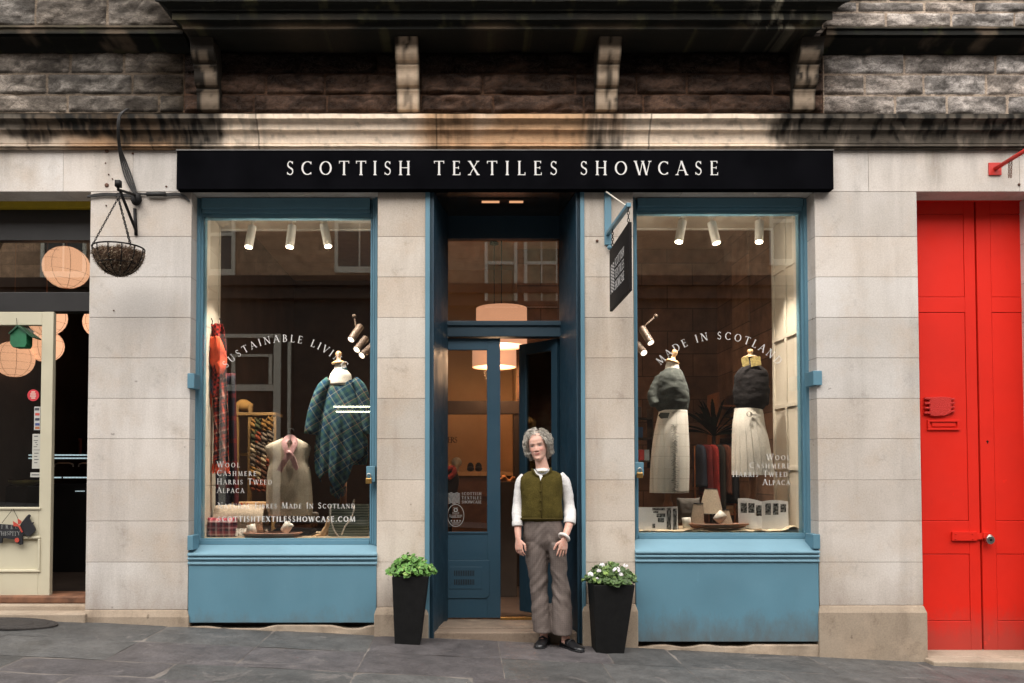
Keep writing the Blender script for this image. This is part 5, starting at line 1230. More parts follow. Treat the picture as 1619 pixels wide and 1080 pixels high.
mb.box(xs0-.02, xs0-.001, y, y+.4, RZ0, Z(620, y)); mb.box(xs1+.001, xs1+.02, y, y+.4, RZ0, Z(620, y)); mb.box((xs0+xs1)/2-.01, (xs0+xs1)/2+.01, y+.01, y+.4, RZ0, Z(640, y)-.021); mb.build('carcass', plain('shelf_wood', (.3, .12, .05), .5), t, bevel=.002)
rnd = random.Random(22)
def stack(u, v, y, w, k, lb, grp):
    z = Z(v, y)+.001
    for i in range(k):
        h = rnd.uniform(.035, .055); x = X(u, y)+rnd.gauss(0, .008); c = rnd.choice([(.3, .05, .02), (.12, .07, .04), (.04, .05, .07), (.35, .2, .1), (.05, .03, .025), (.2, .1, .05)])
        mb = MB(); mb.box(x-w/2, x+w/2, y+.01, y+.28, z, z+h-.001); z += h; tag(mb.build('folded_textile', knit('shelf_textile', c, 60), bevel=.012, seg=3), lb, 'textile', grp)
for v in (672, 706, 740, 775, 812):
    for u in (1150, 1171, 1196, 1214): stack(u, v, y, .17, rnd.choice((2, 3)), 'folded textile in a pile on the dark shelf unit behind the right mannequin', 'folded textiles on the shelf unit')
y = 1.9; t = thing('wall_shelf', 'small shelves with coloured boxes left of the grey-green sweater mannequin', 'shelf', (X(1014, y), y, Z(700, y))); mb = MB()
for v in (660, 692, 728): mb.box(X(1000, y), X(1030, y), y, y+.25, Z(v, y)-.015, Z(v, y))
mb.box(X(1031, y), X(1033, y), y, y+.25, Z(740, y), Z(645, y)); mb.build('shelf', DARKW, t)
for i, (u, v, c, lb) in enumerate(((1011, 660, (.08, .06, .05), 'grey tin on the top small shelf'), (1013, 692, (.03, .09, .2), 'blue box on the middle small shelf'), (1015, 728, (.35, .03, .03), 'red box on the lowest small shelf'), (1023, 728, (.25, .3, .32), 'pale box beside the red one on the lowest small shelf'))):
    mb = MB(); mb.box(X(u-4, y), X(u+4, y), y+.02, y+.15, Z(v, y)+.001, Z(v-17, y)); tag(mb.build('box', plain('box_card_%d' % i, c, .5), bevel=.004), lb, 'box')
# seen through the door: a lit counter, shoes, a jacketed bust, wall lettering
y = 3.2; t = thing('counter', 'long wooden counter inside the shop, seen through the door glass', 'counter', (X(750, y), y, RZ0)); zt = Z(746, y)
mb = MB(); mb.box(X(700, y), X(845, y), y, y+.5, zt-.05, zt); mb.build('top', plain('counter_wood', (.5, .28, .12), .5), t, bevel=.004)
mb = MB(); mb.box(X(702, y), X(843, y), y+.03, y+.47, RZ0, zt-.051); mb.box(X(712, y), X(830, y), y+.01, y+.0299, zt-.3, zt-.28); mb.build('body', plain('counter_front', (.12, .05, .025), .6), t)
def shoe(u, v, y, lb):
    p = P(u, v, y); z = zt; mb = MB(); mb.ell((p.x, y+.12, z+.035), (.045, .1, .032)); mb.ell((p.x, y+.17, z+.06), (.04, .05, .055)); tag(mb.build('shoe', plain('black_suede', (.012, .012, .015), .8), smooth=True), lb, 'shoe', 'pair of dark shoes on the shop counter')
shoe(744, 740, y, 'dark shoe on the shop counter, nearer the white ball'); shoe(757, 740, y, 'dark shoe on the shop counter, nearer the door stile')
mb = MB(); c = P(722, 731, y+.15); mb.ell(c, (.062, .062, .062), 20, 12); mb.tube([(c.x, c.y, zt), (c.x, c.y, c.z)], .03, 12); tag(mb.build('globe_ornament', plain('white_glaze', (.6, .52, .4), .3), smooth=True), 'round white globe ornament on the shop counter', 'ornament')
MB().box(X(680, 2.9), X(905, 2.9), 2.9, 3.05, Z(654, 2.9), Z(634, 2.9)).box(X(812, 2.9), X(905, 2.9), 2.91, 3.04, RZ0, Z(654, 2.9)-.001).build('interior_beam', DARKW, BLD)
y = 2.6; t = thing('bust_form', 'dark jacket and red scarf on a bust, low behind the door glass', 'bust', (X(712, y), y, RZ0)); mb = MB(); mb.rings(ruv(cr([(706, 716, 738, .05), (700, 722, 745, .09), (699, 726, 760, .1), (702, 722, 785, .1)], 4), y)); mb.build('jacket', plain('dark_jacket', (.014, .012, .016), .8), t, smooth=True)
mb = MB(); mb.tube(path([P(703, 748, y-.1), P(708, 742, y-.1), P(716, 740, y-.08), P(718, 748, y-.11), P(708, 757, y-.13)], 5), .03, 10); mb.build('scarf', plain('red_scarf', (.22, .03, .03), .9), t, smooth=True); mb = MB(); mb.tube([(X(712, y), y, RZ0), (X(712, y), y, Z(780, y))], .02, 10); mb.build('stand', IRON, t)
mb = MB(); o_ = P(700-13, 700, RYB-.605); text(mb, 'MAKERS', .075, lambda a, b, k: (o_.x+a, RYB-.605-k*.0002, o_.z+b), fit=.30); mb.build('wall_lettering', plain('dark_letters', (.02, .012, .01), .7), BLD)
mb = MB(); y = 2.2; c = P(802, 757, y); mb.sheet(lambda a, b: (c.x+.12*(a-.5)*(1+.4*sin(b*9)), y+.1*(b-.5), c.z+.03*nf((a*5, b*5, 1))+.025*sin(a*7)), 16, 16); tag(mb.build('tissue', plain('orange_tissue', (.6, .25, .08), .8), smooth=True, thick=.003), 'crumpled orange tissue on a dark plinth inside the doorway', 'tissue'); 
mb = MB(); mb.box(X(790, 2.3), X(815, 2.3), 2.1, 2.35, RZ0, Z(759, 2.2)-.02); tag(mb.build('plinth_block', DARKW, bevel=.004), 'dark display plinth just inside the open doorway', 'plinth')
# ------------------------------------------------------------------ across the street (seen in the glass)
YO = -14.2
OB = thing('opposite_building', 'brown stone building across the street with white sash windows, mirrored in the shop glass', 'building', (0, YO, 0))
OW = brickwall('opposite_stone', (.42, .27, .17), .85, .34)
def RP(u, v, yg=YG): p = P(u, v, 2*yg-YO); return p.x, p.z
gs = 2*YG-YO
zs0 = RP(0, 437)[1]
MB().box(-30, 30, YO-.5, YO, zs0, 11.5).build('wall', OW, OB)
MB().box(-30, 30, YO-.45, YO-.06, -.8, zs0-.25).build('ground_floor', plain('dark_shopfront', (.035, .024, .018), .7, .4, .7), OB)
MB().box(-30, 30, YO-.4, YO+.12, zs0-.25, zs0-.001).box(-30, 30, YO-.4, YO+.2, zs0-.62, zs0-.5).build('string_course', plain('brown_ledge', (.05, .03, .02), .8), OB)
SASH = plain('white_sash_paint', (.7, .66, .56), .6, .05)
PANE = plain('dark_pane', (.045, .04, .03), .15, .3, 2)
PANE2 = plain('blind_pane', (.22, .2, .12), .5, .3, 2)
def owin(u0, v0, u1, v1, yg=YG, pane=PANE, mid=.38, bars=1):
    x0, z1 = RP(u0, v0, yg); x1, z0 = RP(u1, v1, yg)
    w = bpy.data.objects.new('window', None); COL.objects.link(w); w.parent = OB; w.location = (0, 0, 0)
    w.parent = OB; w.matrix_parent_inverse = Matrix.Translation(OB.location).inverted()
    mb = MB(); t = .09; y0, y1 = YO+.001, YO+.07
    mb.box(x0, x0+t, y0, y1, z0, z1).box(x1-t, x1, y0, y1, z0, z1).box(x0+t, x1-t, y0, y1-.002, z1-t, z1).box(x0+t, x1-t, y0, y1-.002, z0, z0+t*1.8)
    zm = z1-(z1-z0)*mid; mb.box(x0+t, x1-t, y0, y1-.003, zm-.05, zm+.04)
    for k in range(bars): xm = x0+(x1-x0)*(k+1)/(bars+1); mb.box(xm-.02, xm+.02, y0, y1-.01, z0+t, z1-t)
    for o in (mb.build('frame', SASH, w), MB().box(x0+t, x1-t, YO+.002, YO+.02, z0+t, z1-t).build('pane', pane, w)): o.matrix_parent_inverse = Matrix.Identity(4)
owin(292, 292, 372, 436, YG, PANE, .55); owin(530, 292, 608, 432, YG, PANE, .42)
owin(766, 330, 818, 487, YD+.04, PANE2, .55, 0); owin(828, 330, 884, 487, YD+.04, PANE2, .55, 1)
owin(1215, 280, 1290, 420, YG, PANE, .5); owin(60, 292, 130, 436); owin(1420, 280, 1500, 420)
# white timber shopfront frames at street level
mb = MB(); y0, y1 = YO-.059, YO+.02
def rbar(u0, v0, u1, v1, k=0): x0, z1 = RP(u0, v0); x1, z0 = RP(u1, v1); mb.box(x0, x1, y0, y1-k*.003, z0, z1)
rbar(433, 528, 442, 860); rbar(345, 528, 432, 534, 1); rbar(348, 535, 356, 800, 2); rbar(357, 608, 432, 618, 1); rbar(366, 560, 371, 607, 3); rbar(425, 560, 430, 607, 3); rbar(372, 560, 424, 564, 4); rbar(455, 540, 459, 700, 1)
mb.build('shopfront_frame', SASH, OB)
for i, v in enumerate((643.5, 651.5)):
    x0, z = RP(528+i*4, v); x1, _ = RP(590, v); mb = MB(); mb.tube([(x0, YO+.1, z), (x1, YO+.1, z)], .022, 8); mb.build('tube_lamp', emis('tube_light', (.95, 1, .75), 5), OB)

# ------------------------------------------------------------------ the café on the left
CX0, CX1 = X(-150), X(138.5)
yc_ = .3
C_ = bpy.data.objects.new('cafe_front', None); COL.objects.link(C_); C_.parent = BLD
DK = plain('near_black_paint', (.010, .009, .009), .45, .3, 4)
MB().box(CX0-.1, CX1+.05, yc_-.06, yc_+.05, Z(328, yc_-.06), Z(315, yc_-.06)).build('yellow_beam', plain('yellow_paint', (.42, .3, .01), .5, .1), C_, bevel=.004)
MB().box(CX0-.1, CX1+.05, yc_, yc_+.08, Z(380, yc_), Z(328, yc_)+.02).box(CX0-.1, CX1+.05, yc_-.02, yc_+.1, Z(493, yc_), Z(463, yc_)).box(CX1-.0, CX1+.06, yc_+.06, yc_+.1, Z(960), Z(380)).build('dark_rails', DK, C_, bevel=.003)
MB().box(CX0, CX1+.02, yc_+.04, yc_+.046, Z(465, yc_), Z(378, yc_)).build('fanlight_glass', GLASS, C_)
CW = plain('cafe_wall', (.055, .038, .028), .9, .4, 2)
cx0, cx1 = CX0-.3, -2.72
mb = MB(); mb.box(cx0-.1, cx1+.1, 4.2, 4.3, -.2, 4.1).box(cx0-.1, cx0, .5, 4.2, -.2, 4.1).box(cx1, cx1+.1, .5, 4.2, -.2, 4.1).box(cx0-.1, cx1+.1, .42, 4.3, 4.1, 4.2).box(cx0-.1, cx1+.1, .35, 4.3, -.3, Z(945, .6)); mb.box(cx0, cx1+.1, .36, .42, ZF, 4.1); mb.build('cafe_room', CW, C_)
mb = MB(); mb.box(CX0-.05, CX1+.03, .12, .5, -.3, Z(957, .12)); mb.box(CX0-.05, CX1+.03, -.06, .119, -.3, Z(971, -.06)); mb.build('door_step', PLINTH, C_, bevel=.01)
MB().box(CX0-.05, CX1+.02, .2, .5, Z(957, .12)+.001, Z(943, .2)).build('timber_cill', plain('worn_timber', (.16, .07, .035), .7, .5, 9, .5), C_, bevel=.01)
# cream half-glazed door
yd = .27; D_ = bpy.data.objects.new('cafe_door', None); COL.objects.link(D_); D_.parent = BLD; D_['label'] = 'cream half-glazed café door'
ul = -62; mb = MB(); y = yd
mb.box(X(64, y), X(82.5, y), y, y+.05, Z(942, y), Z(493, y)); mb.box(X(ul, y), X(-44, y), y, y+.05, Z(942, y), Z(493, y)); mb.box(X(-44, y), X(64, y), y+.0005, y+.049, Z(514, y), Z(493, y)-.0005); mb.box(X(-44, y), X(64, y), y+.0005, y+.049, Z(852, y), Z(803, y)); mb.box(X(-44, y), X(64, y), y+.0005, y+.049, Z(942, y)+.0005, Z(901, y)); mb.box(X(-45, y), X(65, y), y+.018, y+.04, Z(902, y), Z(851, y))
mb.build('leaf_frame', CREAM, D_, bevel=.004)
mb = MB()
def moul(u0, v0, u1, v1, w=4): 
    for a in ((u0, v0, u1, v0+w), (u0, v1-w, u1, v1), (u0, v0+w, u0+w, v1-w), (u1-w, v0+w, u1, v1-w)): mb.pb(*a, y-.012, y+.02)
moul(-44, 848, 63, 905); mb.pb(-44, 802, 64, 806, y-.012, y+.02); mb.build('moulding', CREAM, D_, bevel=.006, seg=3)
MB().box(X(-46, y), X(66, y), y+.02, y+.026, Z(805, y), Z(512, y)).build('glass', GLASS, D_)
# stickers on the glass
def sticker(u0, v0, u1, v1, c, label, marks=(), y=yd+.016, mc=(.05, .05, .06)):
    mb = MB(); mb.pb(u0, v0, u1, v1, y, y+.002); t = mb.build('sticker', plain('sticker_paper', c, .6, .03)); tag(t, label, 'sticker')
    if marks:
        m2 = MB()
        for m_ in marks: m2.pb(*m_[:4], y-.001, y-.0002)
        o = m2.build('print', plain('sticker_ink', mc, .6, .2, 90)); attach2(o, t)
def attach2(o, p): o.parent = p; o.matrix_parent_inverse = Matrix.Identity(4)
c = P(52.5, 625, yd+.016); mb = MB(); mb.rings_ax(c, c+Vector((0, .002, 0)), [(0, 9.3*S(yd)), (1, 9.3*S(yd))], 32); t = tag(mb.build('sticker', plain('red_sticker', (.45, .03, .04), .5)), 'round red sticker with pale writing on the café door glass', 'sticker')
m2 = MB(); o_ = P(46, 624, yd+.015)
[m2.pb(47.5+dx, 619+k*3.2, 57-dx*.8, 620.6+k*3.2, yd+.0148, yd+.0158) for k, dx in enumerate((2, .5, 0, 1.5))]; attach2(m2.build('print', plain('pale_ink', (.6, .5, .42), .6)), t)
sticker(54, 643, 63.5, 680, (.4, .4, .38), 'narrow white strip of payment card stickers on the café door glass', [(55, 645, 62, 649)])
for v, cc in ((653, (.4, .05, .04)), (661, (.03, .03, .05)), (669, (.03, .05, .18)), (674.5, (.35, .12, .05))):
    m2 = MB(); m2.pb(55.5, v, 62.5, v+4, yd+.015, yd+.0158); attach2(m2.build('print', plain('card_logo', cc, .6)), bpy.data.objects['sticker.001'])
sticker(51, 686, 63.5, 741, (.42, .41, .36), 'tall cream notice with small print on the café door glass', [(54, 689, 60, 690.5), (53, 711, 63, 711.8)]+[(53+2*(k % 3), 696+k*3.3, 60-1.5*(k % 2), 697+k*3.3) for k in range(4)]+[(54, 716+k*5, 61-2*(k % 2), 717.2+k*5) for k in range(4)])
sticker(48, 747, 63.5, 754.5, (.42, .41, .36), 'small cream label near the bottom of the café door glass', [(50, 750, 62, 751.5)])
# terrier shaped slate sign
ys_ = yd-.03; c = P(20, 835, ys_); DS = thing('dog_sign', 'black terrier shaped sign with red bow and chalk writing on the café door', 'sign', (c.x, ys_, c.z))
dog = [(-22, 828), (-8, 828), (22, 830), (30, 834), (34, 826), (42, 816), (45.5, 813), (48, 815.5), (46, 819), (49, 826), (53, 825.5), (51.5, 829), (55, 834), (56, 839), (50, 845), (44, 849), (38, 844), (35, 850), (36, 860), (32, 862), (26, 859), (22, 853), (4, 851), (3, 859), (-2, 859), (-6, 852), (-22, 852), (-28, 840), (-32, 822), (-28, 822)]
MB().prism([P(u, v, ys_) for u, v in dog], (0, .014, 0)).build('board', plain('slate', (.012, .012, .015), .5, .3, 20), DS, bevel=.002)
mb = MB(); RB = plain('red_bow', (.4, .05, .03), .6)
for poly in ([(21, 824), (29, 829), (30, 832), (22, 832)], [(28.5, 820), (34.5, 824), (33, 828), (29, 829)], [(31, 830), (36.5, 841), (34.5, 842), (29, 832)]): mb.prism([P(u, v, ys_-.003) for u, v in poly], (0, -.006, 0))
c = P(27, 854, ys_-.003); mb.rings_ax(c, c-Vector((0, .004, 0)), [(0, 3.8*S()), (1, 3.8*S())], 14); mb.build('bow', RB, DS)
mb = MB(); o_ = P(2, 836, ys_-.0015); text(mb, 'FREE', .031, lambda a, b, k: (o_.x+a, ys_-.0015-k*.0001, o_.z+b+.003*sin(a*60)), fit=.135, bold=.6); o2_ = P(-6, 846.5, ys_-.0015); text(mb, 'WHISPITY', .034, lambda a, b, k: (o2_.x+a, ys_-.0015-k*.0001, o2_.z+b+.003*sin(a*70)), fit=.2, bold=.6); mb.build('chalk_writing', plain('chalk', (.4, .4, .38), .9), DS)
mb = MB(); mb.tube([P(3, 827, ys_), P(18, 808, ys_+.01), P(18.5, 803, yd-.005)], .0022, 5); mb.tube([P(29, 821, ys_), P(22, 807, ys_+.01), P(20, 803, yd-.005)], .0022, 5); mb.build('string', IRON, DS)
# green bird house
y = .20; c = P(27, 535, y); BH = thing('bird_house', 'small green wooden bird house hanging at the top of the café door', 'bird house', (c.x, y, c.z)); GR = plain('green_paint', (.012, .12, .05), .5, .2)
MB().prism([P(u, v, y-.0) for u, v in ((16, 524), (27, 514.5), (42, 524), (41.5, 544), (39, 549), (20, 549), (15.5, 543))], (0, .1, 0)).build('box', GR, BH, bevel=.004)
mb = MB(); mb.prism([P(u, v, y-.015) for u, v in ((13, 526.5), (27, 513.5), (28, 516), (14.5, 528))], (0, .13, 0)); mb.prism([P(u, v, y-.015) for u, v in ((27.5, 513.5), (53, 532.5), (51, 534), (27, 516))], (0, .13, 0)); mb.build('roof', plain('dark_green_paint', (.006, .05, .022), .5), BH)
mb = MB(); c = P(28, 533, y-.001); mb.rings_ax(c, c-Vector((0, .001, 0)), [(0, .0), (1, .0001)], 6); mb.tube([P(27, 514, y), P(26, 503, yd-.005)], .002, 5); mb.build('cord', IRON, BH)
# paper lanterns
def lantern(u, v, r, y, label, e=.40):
    c = P(u, v, y); R = r*S(y); t = thing('paper_lantern', label, 'lantern', c, 'glowing paper lanterns in the café')
    n = NT('rice_paper'); n.col((.6, .4, .28)).rough(.9); n.b.inputs['Emission Color'].default_value = (1, .52, .30, 1); n.b.inputs['Emission Strength'].default_value = e
    mb = MB()
    def f(a, b):
        q, w = 2*pi*a, pi*(.04+.92*b); rr = R*(1+.012*abs(sin(w*13))); return (c.x+rr*sin(w)*cos(q), c.y+rr*sin(w)*sin(q), c.z+rr*.94*cos(w))
    mb.sheet(f, 40, 52); mb.build('paper_shade', n.m, t, smooth=True, fix=False); mb = MB()
    for k in range(8):
        a = 2*pi*k/8+.35*u; mb.tube([(c.x+R*1.01*sin(w)*cos(a), c.y+R*1.01*sin(w)*sin(a), c.z+R*.95*cos(w)) for w in [pi*i/16 for i in range(17)]], .0022, 4)
    for k in range(1, 7):
        w = pi*k/7; tl = .12*sin(u); mb.tube([(c.x+R*1.012*sin(w)*cos(a), c.y+R*1.012*sin(w)*sin(a), c.z+R*.95*cos(w)+tl*R*cos(a)*sin(w)) for a in [2*pi*i/28 for i in range(28)]], .0013, 4, closed=True)
    mb.tube([(c.x, c.y, c.z+R*.9), (c.x, c.y, 4.1)], .003, 5); mb.build('wire_ribs', plain('wire_brown', (.3, .12, .05), .8), t)
lantern(105, 423, 35, 1.2, 'large glowing paper lantern alone in the café fanlight'); lantern(74, 502, 30, 1.6, 'glowing paper lantern just right of the green bird house, behind the door stile'  )
lantern(72, 547, 27, 2.1, 'lower glowing paper lantern behind the cream door stile'); lantern(22, 568, 30, 1.9, 'lowest glowing paper lantern under the green bird house')
lantern(4, 528, 34, 2.6, 'glowing paper lantern cut by the left edge beside the bird house', .42); lantern(160, 510, 27, 2.2, 'glowing paper lantern mostly hidden behind the left stone pier')
# counter with dotted light strips
y = 2.4; CT = thing('cafe_counter', 'dark café counter with rows of tiny white lights, behind the cream door', 'counter', (X(60, y), y, 0)); mb = MB(); mb.box(cx0+.1, cx1-.05, y+.02, y+.6, -.1, Z(765, y)); mb.build('body', DK, CT)
mb = MB(); le = emis('led_white', (.75, .95, 1), .22)
for v, r_ in ((718.5, [(-60, 8), (45, 52), (82, 140)]), (723.5, [(-60, 8), (45, 52), (82, 140)]), (754, [(-60, 18), (82, 96), (100, 140)]), (776, [(119, 134)])):
    for a, b in r_:
        u = a
        while u < b: mb.pb(u, v, u+1.1, v+(2.1 if v < 770 else 1.2), y-.01, y); u += 2.2
mb.build('light_strip', le, CT); mb = MB()
for u0, w in ((86, 30), (124, 30)): mb.tube([P(u0, 738, y-.2), P(u0+1, 734, y-.2), P(u0+6, 732.5, y-.2), P(u0+w-6, 732.5, y-.2), P(u0+w-1, 734, y-.2), P(u0+w, 738, y-.2)], .008, 6)
mb.build('chair_back', plain('chrome_rail', (.4, .38, .35), .3, .1, 9, .1, 1), CT)
for u, v, w, lb in ((33, 708, 24, 'square red framed picture on the café wall behind the door glass'), (122, 707, 14, 'narrow red framed picture on the café wall by the opening')):
    y = 3.6; t = thing('framed_picture', lb, 'picture', P(u, v, y)); mb = MB(); mb.pb(u-w/2, v-14, u+w/2, v+14, y, y+.02); mb.build('frame', plain('red_frame', (.22, .07, .05), .6), t, bevel=.003); mb = MB(); mb.pb(u-w/2+3, v-11, u+w/2-3, v+11, y-.002, y-.0005); mb.build('print', plain('dark_print', (.05, .025, .02), .6, .6, 30), t)
y = 2.2; mb = MB(); c = P(37, 766, y); mb.rings_ax((c.x, y, c.z-.02), (c.x, y, c.z+.05), [(0, .06), (.4, .16), (1, .18), (1, .17), (.5, .1)], 28); tag(mb.build('bowl', plain('olive_glaze', (.25, .22, .05), .3), smooth=True), 'olive green bowl on the café counter', 'bowl')
mb = MB(); mb.box(X(20, 2.2), X(60, 2.2), 2.0, 2.41, -.1, c.z-.0205); tag(mb.build('side_table', DK, bevel=.005), 'dark side table under the olive bowl in the café', 'table')
# oval door mat on the pavement
mb = MB(); mc = Vector((X(14, -.28, 980), -.27, 0)); rings_ = []
for s_, dz in ((1, .004), (1, .016), (.93, .019), (.9, .015), (.8, .015), (.78, .019), (.68, .019), (.66, .015), (.5, .015), (.48, .019), (.05, .019)): rings_.append([(mc.x+.36*s_*cos(2*pi*i/64), mc.y+.22*s_*sin(2*pi*i/64), gz(mc.x+.36*s_*cos(2*pi*i/64))+dz) for i in range(64)])
mb.rings(rings_); tag(mb.build('door_mat', plain('black_rubber', (.022, .018, .016), .8, .5, 40, .8)), 'dark oval ribbed doormat on the pavement outside the café', 'doormat')

# ------------------------------------------------------------------ planters
LEAF = vmat('planter_leaf', .55, .2, 60, .2, .003, .4)
def planter(tl, tr, vt, bl, br, vb, yf, label, flowers, cat='potted plant'):
    cxb = X((bl+br)/2, yf, vb); wb = (br-bl)*S(yf); wt = (tr-tl)*S(yf-.03); cxt = X((tl+tr)/2, yf-.03, vt); zt = Z(vt, yf-.03); g = gz(cxb); yc = yf+wb/2
    t = thing('potted_plant', label, cat, (cxb, yc, g)); mb = MB(); r = []
    for s_, z, in ((0, g-.004), (1, zt)):
        w = (wb+(wt-wb)*s_)/2; cx = cxb+(cxt-cxb)*s_; r.append([(cx-w, yc-w, z), (cx+w, yc-w, z), (cx+w, yc+w, z), (cx-w, yc+w, z)])
    w = wt/2; r.append([(cxt-w+.012, yc-w+.012, zt), (cxt+w-.012, yc-w+.012, zt), (cxt+w-.012, yc+w-.012, zt), (cxt-w+.012, yc+w-.012, zt)]); r.append([(cxt-w+.014, yc-w+.014, zt-.04), (cxt+w-.014, yc-w+.014, zt-.04), (cxt+w-.014, yc+w-.014, zt-.04), (cxt-w+.014, yc+w-.014, zt-.04)])
    mb.rings(r); mb.build('pot', plain('black_planter', (.006, .006, .006), .65, .3, 20, .2, bs=200, spec=.2), t, bevel=.006)
    MB().box(cxt-w+.02, cxt+w-.02, yc-w+.02, yc+w-.02, zt-.06, zt-.03).build('soil', plain('soil', (.03, .02, .013), .95, .5, 50, .8), t)
    rnd = random.Random(int(tl)); mb = MB(); cols = []
    for i in range(430):
        a = rnd.uniform(0, 2*pi); rr = math.sqrt(rnd.random())*(w+.035); x = cxt+rr*cos(a)*1.1; yy = yc+rr*sin(a); hh = .155*(1-(rr/(w+.055))**2)*rnd.uniform(.5, 1.05)+.012*nf((x*20, yy*20, 1))
        if rnd.random() < .2: hh *= .3
        c = Vector((x, yy, zt+hh)); nrm = Vector((cos(a)*rr*3.2+rnd.gauss(0, .3), sin(a)*rr*3.2-.25+rnd.gauss(0, .3), .75+rnd.gauss(0, .2))).normalized()
        s1 = nrm.cross(Vector((rnd.gauss(0, 1), rnd.gauss(0, 1), .2))).normalized(); s2 = nrm.cross(s1); R = rnd.uniform(.012, .025); b0 = len(mb.v); pts = [c-nrm*.006]
        for k in range(9): q = 2*pi*k/9; rad = R*(1 if k % 2 else .86)*(.55 if k == 0 else 1); pts.append(c+(s1*cos(q)+s2*sin(q))*rad+nrm*.004*sin(q*2))
        mb.add(pts, [(0, 1+k, 1+(k+1) % 9) for k in range(9)]); mb.tube([c, Vector((cxt+(x-cxt)*.4, yc+(yy-yc)*.4, zt-.03))], .0015, 3, False)
        tn = rnd.uniform(.6, 1.3); cc = (.10*tn, .23*tn, .045*tn) if not flowers else (.075*tn, .13*tn, .04*tn)
        if rnd.random() < .12: cc = (.2*tn, .3*tn, .08*tn)
        cols += [cc]*10+[(.06, .12, .03)]*(len(mb.v)-b0-10)
    o = mb.build('foliage', LEAF, t, fix=False); paint(o, lambda p, i: cols[i])
    for (u, v, R) in flowers:
        c = P(u, v, yc-w*.75); mb = MB()
        for k in range(14):
            d = Vector((rnd.gauss(0, 1), rnd.gauss(0, 1)-.5, abs(rnd.gauss(0, .7))+.1)).normalized(); cc = c+d*R*.7; s1 = d.cross(Vector((0, .3, 1))).normalized(); s2 = d.cross(s1)
            for j in range(5): q = 2*pi*j/5+k; tp = cc+(s1*cos(q)+s2*sin(q))*R*.42; sd_ = (s1*-sin(q)+s2*cos(q))*R*.2; mb.add([cc, cc.lerp(tp, .6)+sd_, tp+d*.003, cc.lerp(tp, .6)-sd_], [(0, 1, 2, 3)])
        mb.build('flower', plain('white_petal', (.78, .75, .76), .7, .04), t, fix=False)
planter(620, 677, 911, 624, 664, 1018, -.30, 'tall black tapered planter of bright green leaves, left of the doorway', [])
planter(938, 1003, 924.5, 942.5, 987, 1032, -.27, 'tall black tapered planter of white flowers, right of the doorway', [(934, 909, .028), (952, 894, .024), (975, 902, .036), (989, 895, .022), (947, 903, .02), (944, 915, .013), (981, 909, .024)])

# ------------------------------------------------------------------ the woman at the door
YP = -.09
PT = P(866, 1015, YP); PE = thing('person', 'person with grey curly hair, green knit vest and brown trousers, standing at the doorway', 'person', (PT.x, YP, gz(PT.x)))
n = NT('skin'); c = n.vcol(); n.col(n.mix(1, c, n.ramp(n.noise(60, 3), [(.3, .93), (.7, 1.05)]), 'MULTIPLY')).rough(.5); n.b.inputs['Subsurface Weight'].default_value = .12; n.b.inputs['Subsurface Radius'].default_value = (.02, .008, .004); n.b.inputs['Subsurface Scale'].default_value = .4; n.b.inputs['Specular IOR Level'].default_value = .35; SKIN = n.m
HC = P(849.6, 705.3, YP-.02); HR = Euler((radians(3), radians(-8), radians(-15)), 'XYZ').to_matrix(); HS_ = 1.0
def hp(x, y, z): return HC+HR@(Vector((x, y+.02, z))*HS_)
body = MB()
def he(c, r, n=20, m=14): body.ell(hp(*c), tuple(q*HS_ for q in r), n, m, HR)
def lut(z, tab):
    for (a, va), (b, vb) in zip(tab, tab[1:]):
        if z <= b: t = max(0, (z-a)/(b-a)); t = t*t*(3-2*t)*.5+t*.5; return va+(vb-va)*t
    return tab[-1][1]
WT = [(-.120, .008), (-.113, .030), (-.097, .044), (-.075, .0545), (-.05, .062), (-.02, .068), (.01, .071), (.04, .073), (.07, .068), (.1, .050), (.115, .032), (.124, .006)]
FT = [(-.120, .058), (-.113, .074), (-.097, .083), (-.075, .079), (-.06, .083), (-.04, .082), (-.02, .082), (0, .080), (.02, .086), (.05, .085), (.08, .071), (.1, .05), (.115, .03), (.124, .0)]
BT = [(-.120, -.035), (-.1, -.012), (-.075, .02), (-.05, .06), (-.02, .085), (.02, .1), (.06, .098), (.09, .078), (.11, .05), (.124, .01)]
g2 = lambda a, b, sa, sb: exp(-(a/sa)**2-(b/sb)**2)
def relief(x, z):
    ax = abs(x); t = max(0, min(1, (.018-z)/.050)); d = 0
    if z > -.05: d += (.003+.020*t**1.3)*(1-sm(-.033, -.045, z) if z < -.033 else 1)*exp(-(ax/(.0075+.004*t))**2)*(sm(.03, .012, z) if z > .012 else 1)*(sm(-.046, -.034, z) if z < -.034 else 1)
    d += .007*g2(ax-.0115, z+.035, .0055, .006)-.0085*g2(ax-.030, z-.004, .015, .010)+.0045*g2(ax-.031, z-.000, .011, .0065)+.0035*g2(ax-.028, z-.023, .02, .006)
    d += .0055*g2(ax-.040, z+.030, .016, .013)+.004*g2(x, z+.098, .015, .010)-.003*g2(ax-.052, z+.062, .012, .02)
    zm = z-13*x*x; d += .0042*g2(x, zm+.0575, .019, .0038)+.0042*g2(x, zm+.0675, .015, .0042)-.0042*g2(x, zm+.0627, .024, .0016)-.0022*g2(ax-.031-(-.05-z)*.25, z+.05, .0025, .016)
    return d
def face_y(x, z):
    w = lut(z, WT); f = lut(z, FT); c_ = min(1, (abs(x)/w))**1.25; return .01-(f+.01)*math.sqrt(max(0, 1-c_*c_))-relief(x, z)
rg = []
